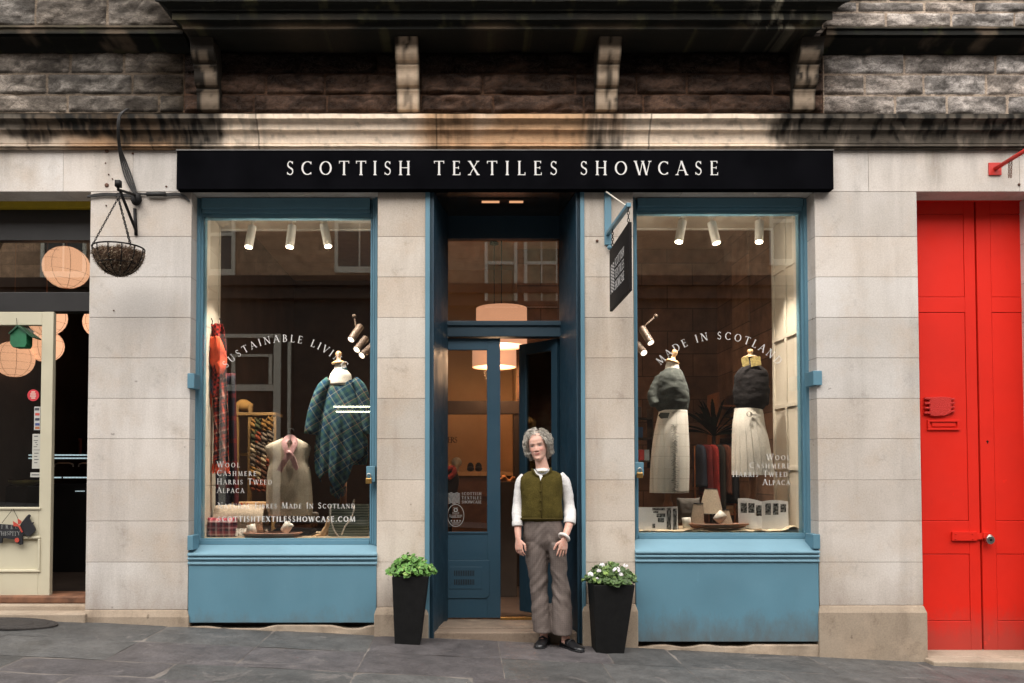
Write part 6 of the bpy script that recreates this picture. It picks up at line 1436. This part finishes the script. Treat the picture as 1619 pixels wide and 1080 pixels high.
for i in range(84):
    z = -.1195+.243*i/83; w, f, b_ = lut(z, WT), lut(z, FT), lut(z, BT); ring_ = []
    for k in range(96):
        q = 2*pi*k/96; cq, sq = cos(q), sin(q); x = w*math.copysign(abs(cq)**.8, cq)
        y = .01+(b_-.01)*sq if sq > 0 else .01+(f+.01)*sq-relief(x, z)*min(1, abs(sq)*2)
        ring_.append(hp(x, y, z))
    rg.append(ring_)
body.rings(rg)
for s_ in (-1, 1): he((s_*.073, .012, -.012), (.009, .016, .028))
q_ = lambda u, v, dy=0: P(u, v, YP+dy)
body.tube([q_(860, 752, .02), q_(858, 742, .015), q_(856, 732, .01), q_(854, 722, .01)], [.075, .055, .049, .047], 16)
def limb(pts, rs, nn=14): body.tube(path([q_(*p) for p in pts], 4), [sum(0 for _ in ())+r for r in resamp(rs, (len(pts)-1)*4+1)], nn)
def resamp(rs, m): return [rs[min(len(rs)-2, int(i*(len(rs)-1)/(m-1)))]+(rs[min(len(rs)-1, int(i*(len(rs)-1)/(m-1))+1)]-rs[min(len(rs)-2, int(i*(len(rs)-1)/(m-1)))])*((i*(len(rs)-1)/(m-1))-min(len(rs)-2, int(i*(len(rs)-1)/(m-1)))) for i in range(m)]
body.rings(ruv(cr([(846, 870, 745, .055), (832, 881, 752, .075), (829, 884, 770, .09), (831, 882, 800, .09), (832, 884, 825, .09), (834, 887, 846, .088), (842, 883, 860, .05)], 4), YP))
limb([(829, 757, .02), (821, 780, .03), (817, 806, .02), (818.5, 830, -.03), (819.5, 851, -.07)], [.034, .035, .033, .030, .0235]); limb([(889, 757, .02), (897, 780, .03), (900.5, 806, .03), (900.5, 826, -.06), (892.5, 851, -.135)], [.036, .036, .034, .033, .0245])
limb([(848, 862, 0), (852, 910, 0), (857, 960, .01), (860, 1003, .02)], [.068, .048, .04, .032]); limb([(880, 862, -.02), (884, 910, -.03), (889, 960, -.03), (894, 1004, -.04)], [.066, .048, .04, .032])
body.tube([q_(860, 1000, .02), q_(860, 1012, .02), q_(857, 1014, -.03)], [.03, .034, .025], 12); body.tube([q_(894, 1000, -.04), q_(894, 1014, -.04), q_(899, 1018, -.08)], [.031, .035, .025], 12)
def finger(base, d, nrm, L, r, curl):            # curls towards -nrm
    p = Vector(base); pts = [p-d*.02, p]; dr = d.copy(); ax = nrm
    for k, f in enumerate((.45, .32, .25)):
        a = curl*(.5, 1, .8)[k]; dr = (dr*cos(a)-ax*sin(a)); ax2 = (ax*cos(a)+d*0+Vector(dr)*0); p = p+dr.normalized()*L*f; pts.append(p.copy()); ax = (nrm-dr*nrm.dot(dr)).normalized()
    body.tube(pts, [r, r, r*.94, r*.88, r*.6], 10); body.ell(pts[-1], (r*.62,)*3, 8, 6)
def hand(w, d, a, curl, spread, thumb, L=1.0):   # wrist, along, across towards the thumb
    d = d.normalized(); a = (a-d*a.dot(d)).normalized(); nrm = d.cross(a)
    if nrm.y > 0: nrm = -nrm                      # back of the hand looks to the street
    for t, hw in ((-.0, .024), (.0, 0)): pass
    n_ = 16; rr = []
    for s_, wd, th in ((-.012, .023, .018), (.015, .027, .017), (.04, .036, .015), (.065, .039, .0135), (.083, .037, .011), (.09, .03, .007)):
        c = w+d*s_*L; rr.append([c+a*wd*cos(2*pi*k/n_)+nrm*th*sin(2*pi*k/n_) for k in range(n_)])
    body.rings(rr)
    for i, (off, fl) in enumerate(((.029, .066), (.0105, .074), (-.009, .069), (-.028, .055))):
        dd_ = (d+a*spread*(1.5-i)*.12).normalized(); finger(w+d*(.082-.004*abs(i-1.2))*L+a*off, dd_, nrm, fl*L, .0078-.0006*(i == 3), curl*(1+.12*i))
    tb = w+d*.025+a*.028; t1 = (d*.62+a*.78).normalized(); t2 = (d*.92+a*thumb).normalized(); pts = [w+d*.012+a*.012-nrm*.004, tb, tb+t1*.032, tb+t1*.032+t2*.028, tb+t1*.032+t2*.05]
    body.tube([p-nrm*.004*i for i, p in enumerate(pts)], [.013, .0125, .0105, .009, .0062], 10)
w1 = q_(819.5, 853, -.075); hand(w1, Vector((.08, -.1, -1)), Vector((.75, -.66, .0)), .42, .3, -.05, .93)
w2 = q_(892, 853, -.14); hand(w2, Vector((-.16, -.02, -1)), Vector((-1, -.25, .1)), .16, .7, .25, .93)
def skincol(p, i):
    b = Vector((.60, .355, .275)); l = HR.transposed()@(p-HC)/HS_; l.y -= .02
    if p.z > HC.z-.15:
        ax = abs(l.x); zm = l.z-13*l.x*l.x
        if l.y < -.03:
            b = b.lerp(Vector((.62, .24, .185)), .6*g2(ax-.040, l.z+.028, .02, .016)+.3*g2(l.x, l.z+.032, .012, .01)*(ax < .02))
            b = b.lerp(Vector((.50, .15, .13)), .8*min(1, 1.5*g2(l.x, zm+.0625, .021, .0075)))
            b = b.lerp(Vector((.13, .045, .04)), .9*min(1, 1.3*g2(l.x, zm+.0627, .022, .0018)))
            b = b.lerp(Vector((.2, .07, .05)), .8*g2(ax-.0085, l.z+.0425, .0035, .002))
            b = b.lerp(Vector((.32, .17, .13)), .45*g2(ax-.031, l.z-.004, .017, .009)+.35*g2(ax-.031-(-.05-l.z)*.25, l.z+.052, .0028, .014))
            b = b.lerp(Vector((.26, .20, .165)), .6*min(1, 1.5*exp(-((ax-.033)/.016)**4-((l.z-.0235+.12*max(0, ax-.033))/.0028)**2)))
            zl = l.z-.0048+2.4*(ax-.031)**2*8; b = b.lerp(Vector((.045, .03, .025)), .95*min(1, 1.4*exp(-((ax-.031)/.0155)**6-(zl/.0025)**2)))
            zu = l.z+.0018-14*(ax-.031)**2; b = b.lerp(Vector((.22, .1, .075)), .6*exp(-((ax-.031)/.013)**6-(zu/.0013)**2))
            e_ = exp(-((ax-.031)/.0118)**4-((l.z-.0012)/.0033)**4); b = b.lerp(Vector((.22, .18, .16)), .9*e_); b = b.lerp(Vector((.03, .03, .035)), min(1, 1.6*exp(-((l.x+.0025-math.copysign(.031, l.x))/.0045)**4-((l.z-.0018)/.0042)**4)))
            for fx, fz, fw in ((.048, .0, .006), (.05, .008, .005), (.049, -.008, .006)): b = b.lerp(Vector((.36, .19, .14)), .3*g2(ax-fx-.002, l.z-fz, fw, .0013))
            for fz in (.045, .058): b = b.lerp(Vector((.42, .23, .17)), .3*g2(l.x, l.z-fz-.002*sin(l.x*120), .035, .0015))
    elif l.z < -.5: b = b.lerp(Vector((.55, .22, .16)), .35*sm(-.2, .4, nf((p.x*40, p.y*40, p.z*40))))
    return b
bo = remesh(body, 'body', SKIN, PE, .0029, 2); paint(bo, skincol)
EYE = plain('eye_white', (.5, .44, .4), .25, .02); IRIS = plain('iris', (.03, .03, .035), .2, .1)
for s_ in (-1, 1):
    e = MB(); e.ell(hp(s_*.031-.0025, face_y(.031, .0015)+.0012, .0016), (.0042, .0022, .0036), 12, 8, HR); e.build('eye', IRIS, PE, smooth=True)
# hair
def hairn(name, c):
    n = NT(name); n.col(n.ramp(n.noise(70, 3, .6, 0, (1, 1, .4)), [(.3, mul(c, .42)), (.55, c), (.72, mul(c, 1.4))])).rough(.5); n.b.inputs['Specular IOR Level'].default_value = .3; n.bump(n.noise(260, 2, .5, 0, (1, 1, .25)), .7, .003); return n.m
HAIR = hairn('grey_hair', (.60, .55, .48)); hb = MB()
def hh(c, r): hb.ell(hp(*c), tuple(q*HS_ for q in r), 20, 14, HR)
hh((.002, .03, .045), (.080, .086, .082)); hh((.0, .045, -.02), (.078, .066, .07)); hh((.0, -.0, .09), (.062, .052, .032)); hh((.0, -.018, .088), (.052, .034, .022))
for s_, k in ((-1, .9), (1, 1.05)): hh((s_*.084, .03, -.012), (.018*k, .042, .06)); hh((s_*.084, .03, -.048), (.016*k, .030, .026)); hh((s_*.070, .0, .045), (.014, .036, .04))
ho = remesh(hb, 'hair', HAIR, PE, .005, 3, lambda p, n: .006*nf((p.x*55, p.y*55, p.z*35), 3))
rnd = random.Random(31); hb = MB(); EC, ER = Vector((0, .022, .028)), Vector((.083, .094, .100))
def onel(p, off):                                # push a point to the scalp ellipsoid plus off
    d = p-EC; k = math.sqrt((d.x/ER.x)**2+(d.y/ER.y)**2+(d.z/ER.z)**2); return EC+d/k+d.normalized()*off if k > 1e-6 else p
def bald(p): return p.y < -.038 and p.z < .074-abs(p.x)*.40 and abs(p.x) < .066
n_cl = 0
while n_cl < 900:
    d = Vector((rnd.gauss(0, 1), rnd.gauss(0, 1), rnd.gauss(.35, .8))) if n_cl < 520 else Vector((rnd.choice((-1, 1))*rnd.uniform(.6, 1), rnd.uniform(-.25, .7), rnd.uniform(-.3, .5))); p = onel(EC+d.normalized()*.1, .004)
    if bald(p) or p.z < -.05 or (p.y < -.02 and p.z < .02): continue
    n_cl += 1; side = 1 if p.x > .012 else -1
    L = rnd.uniform(.055, .135)+(.02 if n_cl > 520 else 0); N = 13; path_ = []; ph0 = rnd.uniform(0, 2*pi); wl = rnd.uniform(.030, .048); amp = rnd.uniform(.003, .009); off = rnd.uniform(.005, .024)+(rnd.uniform(.004, .016) if n_cl > 520 else 0); u_ = 0
    for k in range(N):
        q = k/(N-1); dn = (p-EC).normalized(); fl = Vector((side*(1.1 if p.z > .06 else .15), .55 if p.y < -.01 else .15, -.25 if p.z > .09 else -1.0)); fl = (fl-dn*fl.dot(dn)); fl = fl.normalized() if fl.length > .05 else Vector((side, 0, 0))
        tg = dn.cross(fl).normalized(); path_.append(p+tg*amp*sin(ph0+u_*2*pi/wl)*(.4+.6*q)+dn*(amp*.9*cos(ph0+u_*2*pi/wl)*(.3+.7*q)+.004*q)); p = p+fl*L/N; u_ += L/N
        if p.z > -.02: p = onel(p, off)
        else: p = p+Vector((side*rnd.uniform(-.002, .0065), 0, 0)); 
        if p.z < -.02 and abs(p.x) < .072 and p.y < .03: p.x = side*.080
    if any(bald(x) for x in path_): continue
    for m in range(9):
        o3 = Vector((rnd.gauss(0, .0028), rnd.gauss(0, .0024), rnd.gauss(0, .0024))); sp_ = rnd.uniform(.6, 1.5)
        hb.tube([hp(*(x+o3*(.5+sp_*k/N))) for k, x in enumerate(path_)], [.0013*(1-.55*(k/N)) for k in range(N)], 3, False)
hb.build('hair_curls', HAIR, PE, smooth=True)
# clothes
OLV = knit('olive_mohair', (.075, .058, .014), 130, .3, bump=.9, bd=.006)
vb = MB(); vb.rings(ruv(cr([(842, 874, 744, .058), (835, 881, 746, .078), (827, 888, 751, .098), (822, 889.5, 758, .112), (821.5, 889.5, 772, .122), (824, 888.5, 788, .125), (824.5, 889, 803, .125), (822, 890.5, 815, .124), (823, 890, 819, .121), (822.5, 889.5, 823.5, .119)], 5), YP, 44, lambda q, v: 1+.012*sin(q*7+v*.1)))
vest = remesh(vb, 'knit_vest', OLV, PE, .007, 3, lambda p, n: .0028*nf((p.x*26, p.y*26, p.z*20), 4)+.0016*noise.noise(Vector((p.x*130, p.y*130, p.z*130))))
YV = YP-.128
def vy(u, v):                                    # front surface of the vest at a pixel
    k = max(.0, 1-((u-856)/35)**2)**.5; hd = .082+(.122-.082)*sm(743, 764, v); return YP-hd*k-.004
mb = MB()
for a, b in (((845, 739), (847, 748)), ((847, 748), (853, 757)),): pass
mb.tube([P(u, v, vy(u, v)) for u, v in ((841, 741), (843, 746), (847, 751), (852, 754))], .009, 8); mb.tube([P(u, v, vy(u, v)) for u, v in ((871, 739), (870, 745), (865, 750), (858, 753))], .009, 8)
mb.tube([P(u, v, vy(u, v)) for u, v in ((856.5, 757), (856, 775), (857, 795), (856, 810), (856.5, 823))], .005, 6)
for v in (762, 777, 792, 807): c = P(854.5, v, vy(854.5, v)-.003); mb.rings_ax(c, c-Vector((0, .005, 0)), [(0, .008), (1, .007)], 12)
mb.tube([P(u, v, vy(u, v)+.004) for u, v in [(823+66*i/16, 820.5) for i in range(17)]], .010, 8)
mb.build('vest_trim', knit('olive_rib', (.06, .045, .012), 200, .2), PE, smooth=True)
SHIRT = knit('white_linen', (.70, .68, .66), 200, .03, bump=.25, bd=.002); sh = MB()
for pts, rs in (([(831, 753.5, .02), (824, 764, .025), (820.5, 780, .03), (818.5, 800, .025), (818, 814, 0), (818, 828, -.03)], [.044, .047, .041, .041, .044, .040]), ([(883, 752.5, .02), (892, 763, .025), (897, 780, .03), (899.5, 798, .03), (901, 811, .0), (901, 824, -.05)], [.046, .050, .045, .045, .049, .044])):
    sh.tube(path([q_(*p) for p in pts], 5), resamp(rs, 26), 18)
sh.tube([q_(858, 752, .0), q_(858, 746, .0), q_(858, 743.5, .004)], [.080, .072, .066], 20)
remesh(sh, 'shirt', SHIRT, PE, .007, 3, lambda p, n: .0036*nf((p.x*12, p.y*12, p.z*26), 3))
for pts, r in (([(818, 824, -.028), (818.3, 832, -.036)], .043), ([(901.3, 820, -.045), (900.3, 828, -.06)], .047)):
    a, b = q_(*pts[0]), q_(*pts[1]); mb = MB(); mb.rings_ax(a, b, [(0, r*.96), (.1, r), (.9, r*1.02), (1, r*.97), (1, r*.86), (.2, r*.82)], 28); mb.build('cuff', SHIRT, PE, smooth=True)
mb = MB(); mb.prism([P(u, v, vy(u, v)-.0022) for u, v in ((843.5, 741), (847, 748), (853.2, 754), (854.5, 760), (857, 754), (864, 750), (867.5, 745), (868.5, 741), (864, 746), (857, 749.5), (851, 747.5))], (0, .004, 0)); mb.build('shirt_collar', SHIRT, PE)
mb = MB(); TR = []
n = NT('brown_linen'); o = n.sep(); fa = n.ramp(n.math('FRACT', n.math('MULTIPLY', o[0], 62)), [(0, 1), (.86, .8)], True); fb = n.ramp(n.math('FRACT', n.math('MULTIPLY', o[2], 62)), [(0, 1), (.86, .82)], True)
cc = n.mix(1, n.ramp(n.noise(9, 5), [(.3, (.118, .094, .083)), (.7, (.172, .140, .125))]), n.mix(1, fa, fb, 'MULTIPLY'), 'MULTIPLY'); n.col(n.mix(.5, cc, n.ramp(n.noise(240, 2), [(.3, .55), (.7, 1.2)]), 'MULTIPLY')).rough(.9).bump(n.noise(240, 2), .3, .002); n.b.inputs['Specular IOR Level'].default_value = .15; LIN = n.m
tr = MB()
tr.rings(ruv(cr([(826, 886.5, 819, .108), (826, 889, 828, .115), (826.5, 893, 842, .122), (827.5, 896, 854, .12), (831, 894, 863, .10), (840, 888, 870, .07)], 4), YP, 40))
tr.rings(ruv(cr([(828, 864, 858, .105), (830, 866, 872, .105), (832, 866, 888, .1), (835, 866, 908, .092), (838, 866.5, 930, .09), (840, 869, 955, .098), (841.5, 871.5, 978, .108), (843, 872.5, 998, .112)], 5), YP+.005, 36))
tr.rings(ruv(cr([(863, 896.5, 858, .105), (866.5, 896.5, 872, .108), (869.5, 896.5, 888, .104), (872, 897.5, 908, .098), (872.5, 901, 930, .098), (872, 903, 955, .104), (872, 904.5, 978, .112), (872.5, 905, 1002, .115)], 5), YP-.03, 36))
tr.ell(q_(866, 862), (.085, .09, .055))
def wr(p, n):
    pz = (p.z-gz(.6)); k = .3+.65*exp(-((pz-.42)/.2)**2)+.45*exp(-((pz-.85)/.1)**2)
    s = -1 if p.x < PT.x else 1; a = nf((p.x*7, p.y*5, p.z*11+s*p.x*14), 3); return .015*k*(a-.05)+.006*(abs(nf((p.x*13+s*p.z*9, 2, p.z*6), 2))-.2)*k
remesh(tr, 'trousers', LIN, PE, .008, 2, wr)
mb = MB(); mb.tube([P(825+64*i/20, 823.5, YP-.119*max(0, 1-((825+64*i/20-857)/34)**2)**.5) for i in range(21)], .004, 6)
SHOE = plain('black_leather', (.010, .010, .011), .32, .2, 30, .2)
def loafer(u, v, yh, ang, lab=None):
    g = gz(X(u, yh))+.004; c = Vector((X(u, yh, v), yh, g)); d = Vector((sin(ang), -cos(ang), 0)); s = Vector((cos(ang), sin(ang), 0)); r = []
    for t, w, h in ((-.05, .018, .035), (-.04, .030, .062), (.0, .036, .072), (.05, .036, .070), (.09, .041, .058), (.13, .046, .046), (.17, .045, .038), (.2, .036, .032), (.217, .016, .02)):
        ring_ = []
        for k in range(20):
            q = 2*pi*k/20; zz = sin(q); ring_.append(c+d*t+s*w*cos(q)+Vector((0, 0, (h*.52+h*.48*zz) if zz > 0 else h*.52+h*.5*max(zz, -.9))))
        r.append(ring_)
    m = MB(); m.rings(r); o = remesh(m, 'shoe', SHOE, PE, .0045, 3); m = MB()
    m.tube([c+d*.075+s*w_+Vector((0, 0, z_)) for w_, z_ in ((-.038, .035), (-.028, .058), (0, .068), (.028, .058), (.038, .035))], .006, 6); 
    sl = [c+d*t+s*w for t, w in ((-.055, 0), (-.045, .028), (0, .038), (.06, .036), (.13, .049), (.18, .045), (.215, .022), (.224, 0), (.215, -.022), (.18, -.045), (.13, -.049), (.06, -.036), (0, -.038), (-.045, -.028))]
    m.prism([p+Vector((0, 0, -.004)) for p in sl], (0, 0, .014)); m.build('shoe_sole', SHOE, PE, bevel=.003)
loafer(862.5, 1010, YP+.06, radians(-22)); loafer(894, 1012, YP-.03, radians(30))
# jewellery
mb = MB(); 
for i in range(23):
    q = pi*(.06+.88*i/22); u = 857-10.5*cos(q); v = 740+8.5*sin(q); mb.ell(P(u, v, YP-.05-.045*sin(q)-.01), (.0042 if i % 3 else .006,)*3, 8, 6)
mb.build('necklace', plain('dark_beads', (.12, .12, .13), .3, .7, 90), PE)
a, b = q_(893.3, 847, -.13), q_(890.8, 851.5, -.145); ax = (b-a).normalized(); s1 = ax.cross(Vector((0, 1, 0))).normalized(); s2 = ax.cross(s1); mb = MB(); mb.tube([(a+b)/2+s1*.039*cos(2*pi*i/24)+s2*.034*sin(2*pi*i/24) for i in range(24)], .0125, 10, closed=True); mb.build('bangle', plain('white_resin', (.62, .57, .53), .4, .05), PE, smooth=True)
for s_, in ((-1,), (1,)): 
    mb = MB(); c = hp(s_*.076, .0, -.05); mb.ell(c, (.005, .005, .008), 8, 6); mb.build('earring', STEEL, PE)
t = thing('sunglasses', "dark tortoiseshell sunglasses pushed up on the person's grey hair", 'sunglasses', hp(.05, .0, .1)); mb = MB(); TS = plain('tortoiseshell', (.04, .018, .008), .25, .5, 60)
mb.tube([hp(.045, -.02, .122), hp(.072, 0, .098), hp(.088, .02, .055), hp(.098, .035, .015)], .0035, 6); mb.tube([hp(.028, -.018, .128), hp(.045, -.02, .122)], .0035, 6); mb.build('temple_arm', TS, t)
mb = MB()
for x0 in (.018, -.04): mb.ell(hp(x0, -.006, .126), (.024, .022, .004), 14, 6, HR)
mb.build('lens', plain('dark_lens', (.01, .01, .01), .1), t)
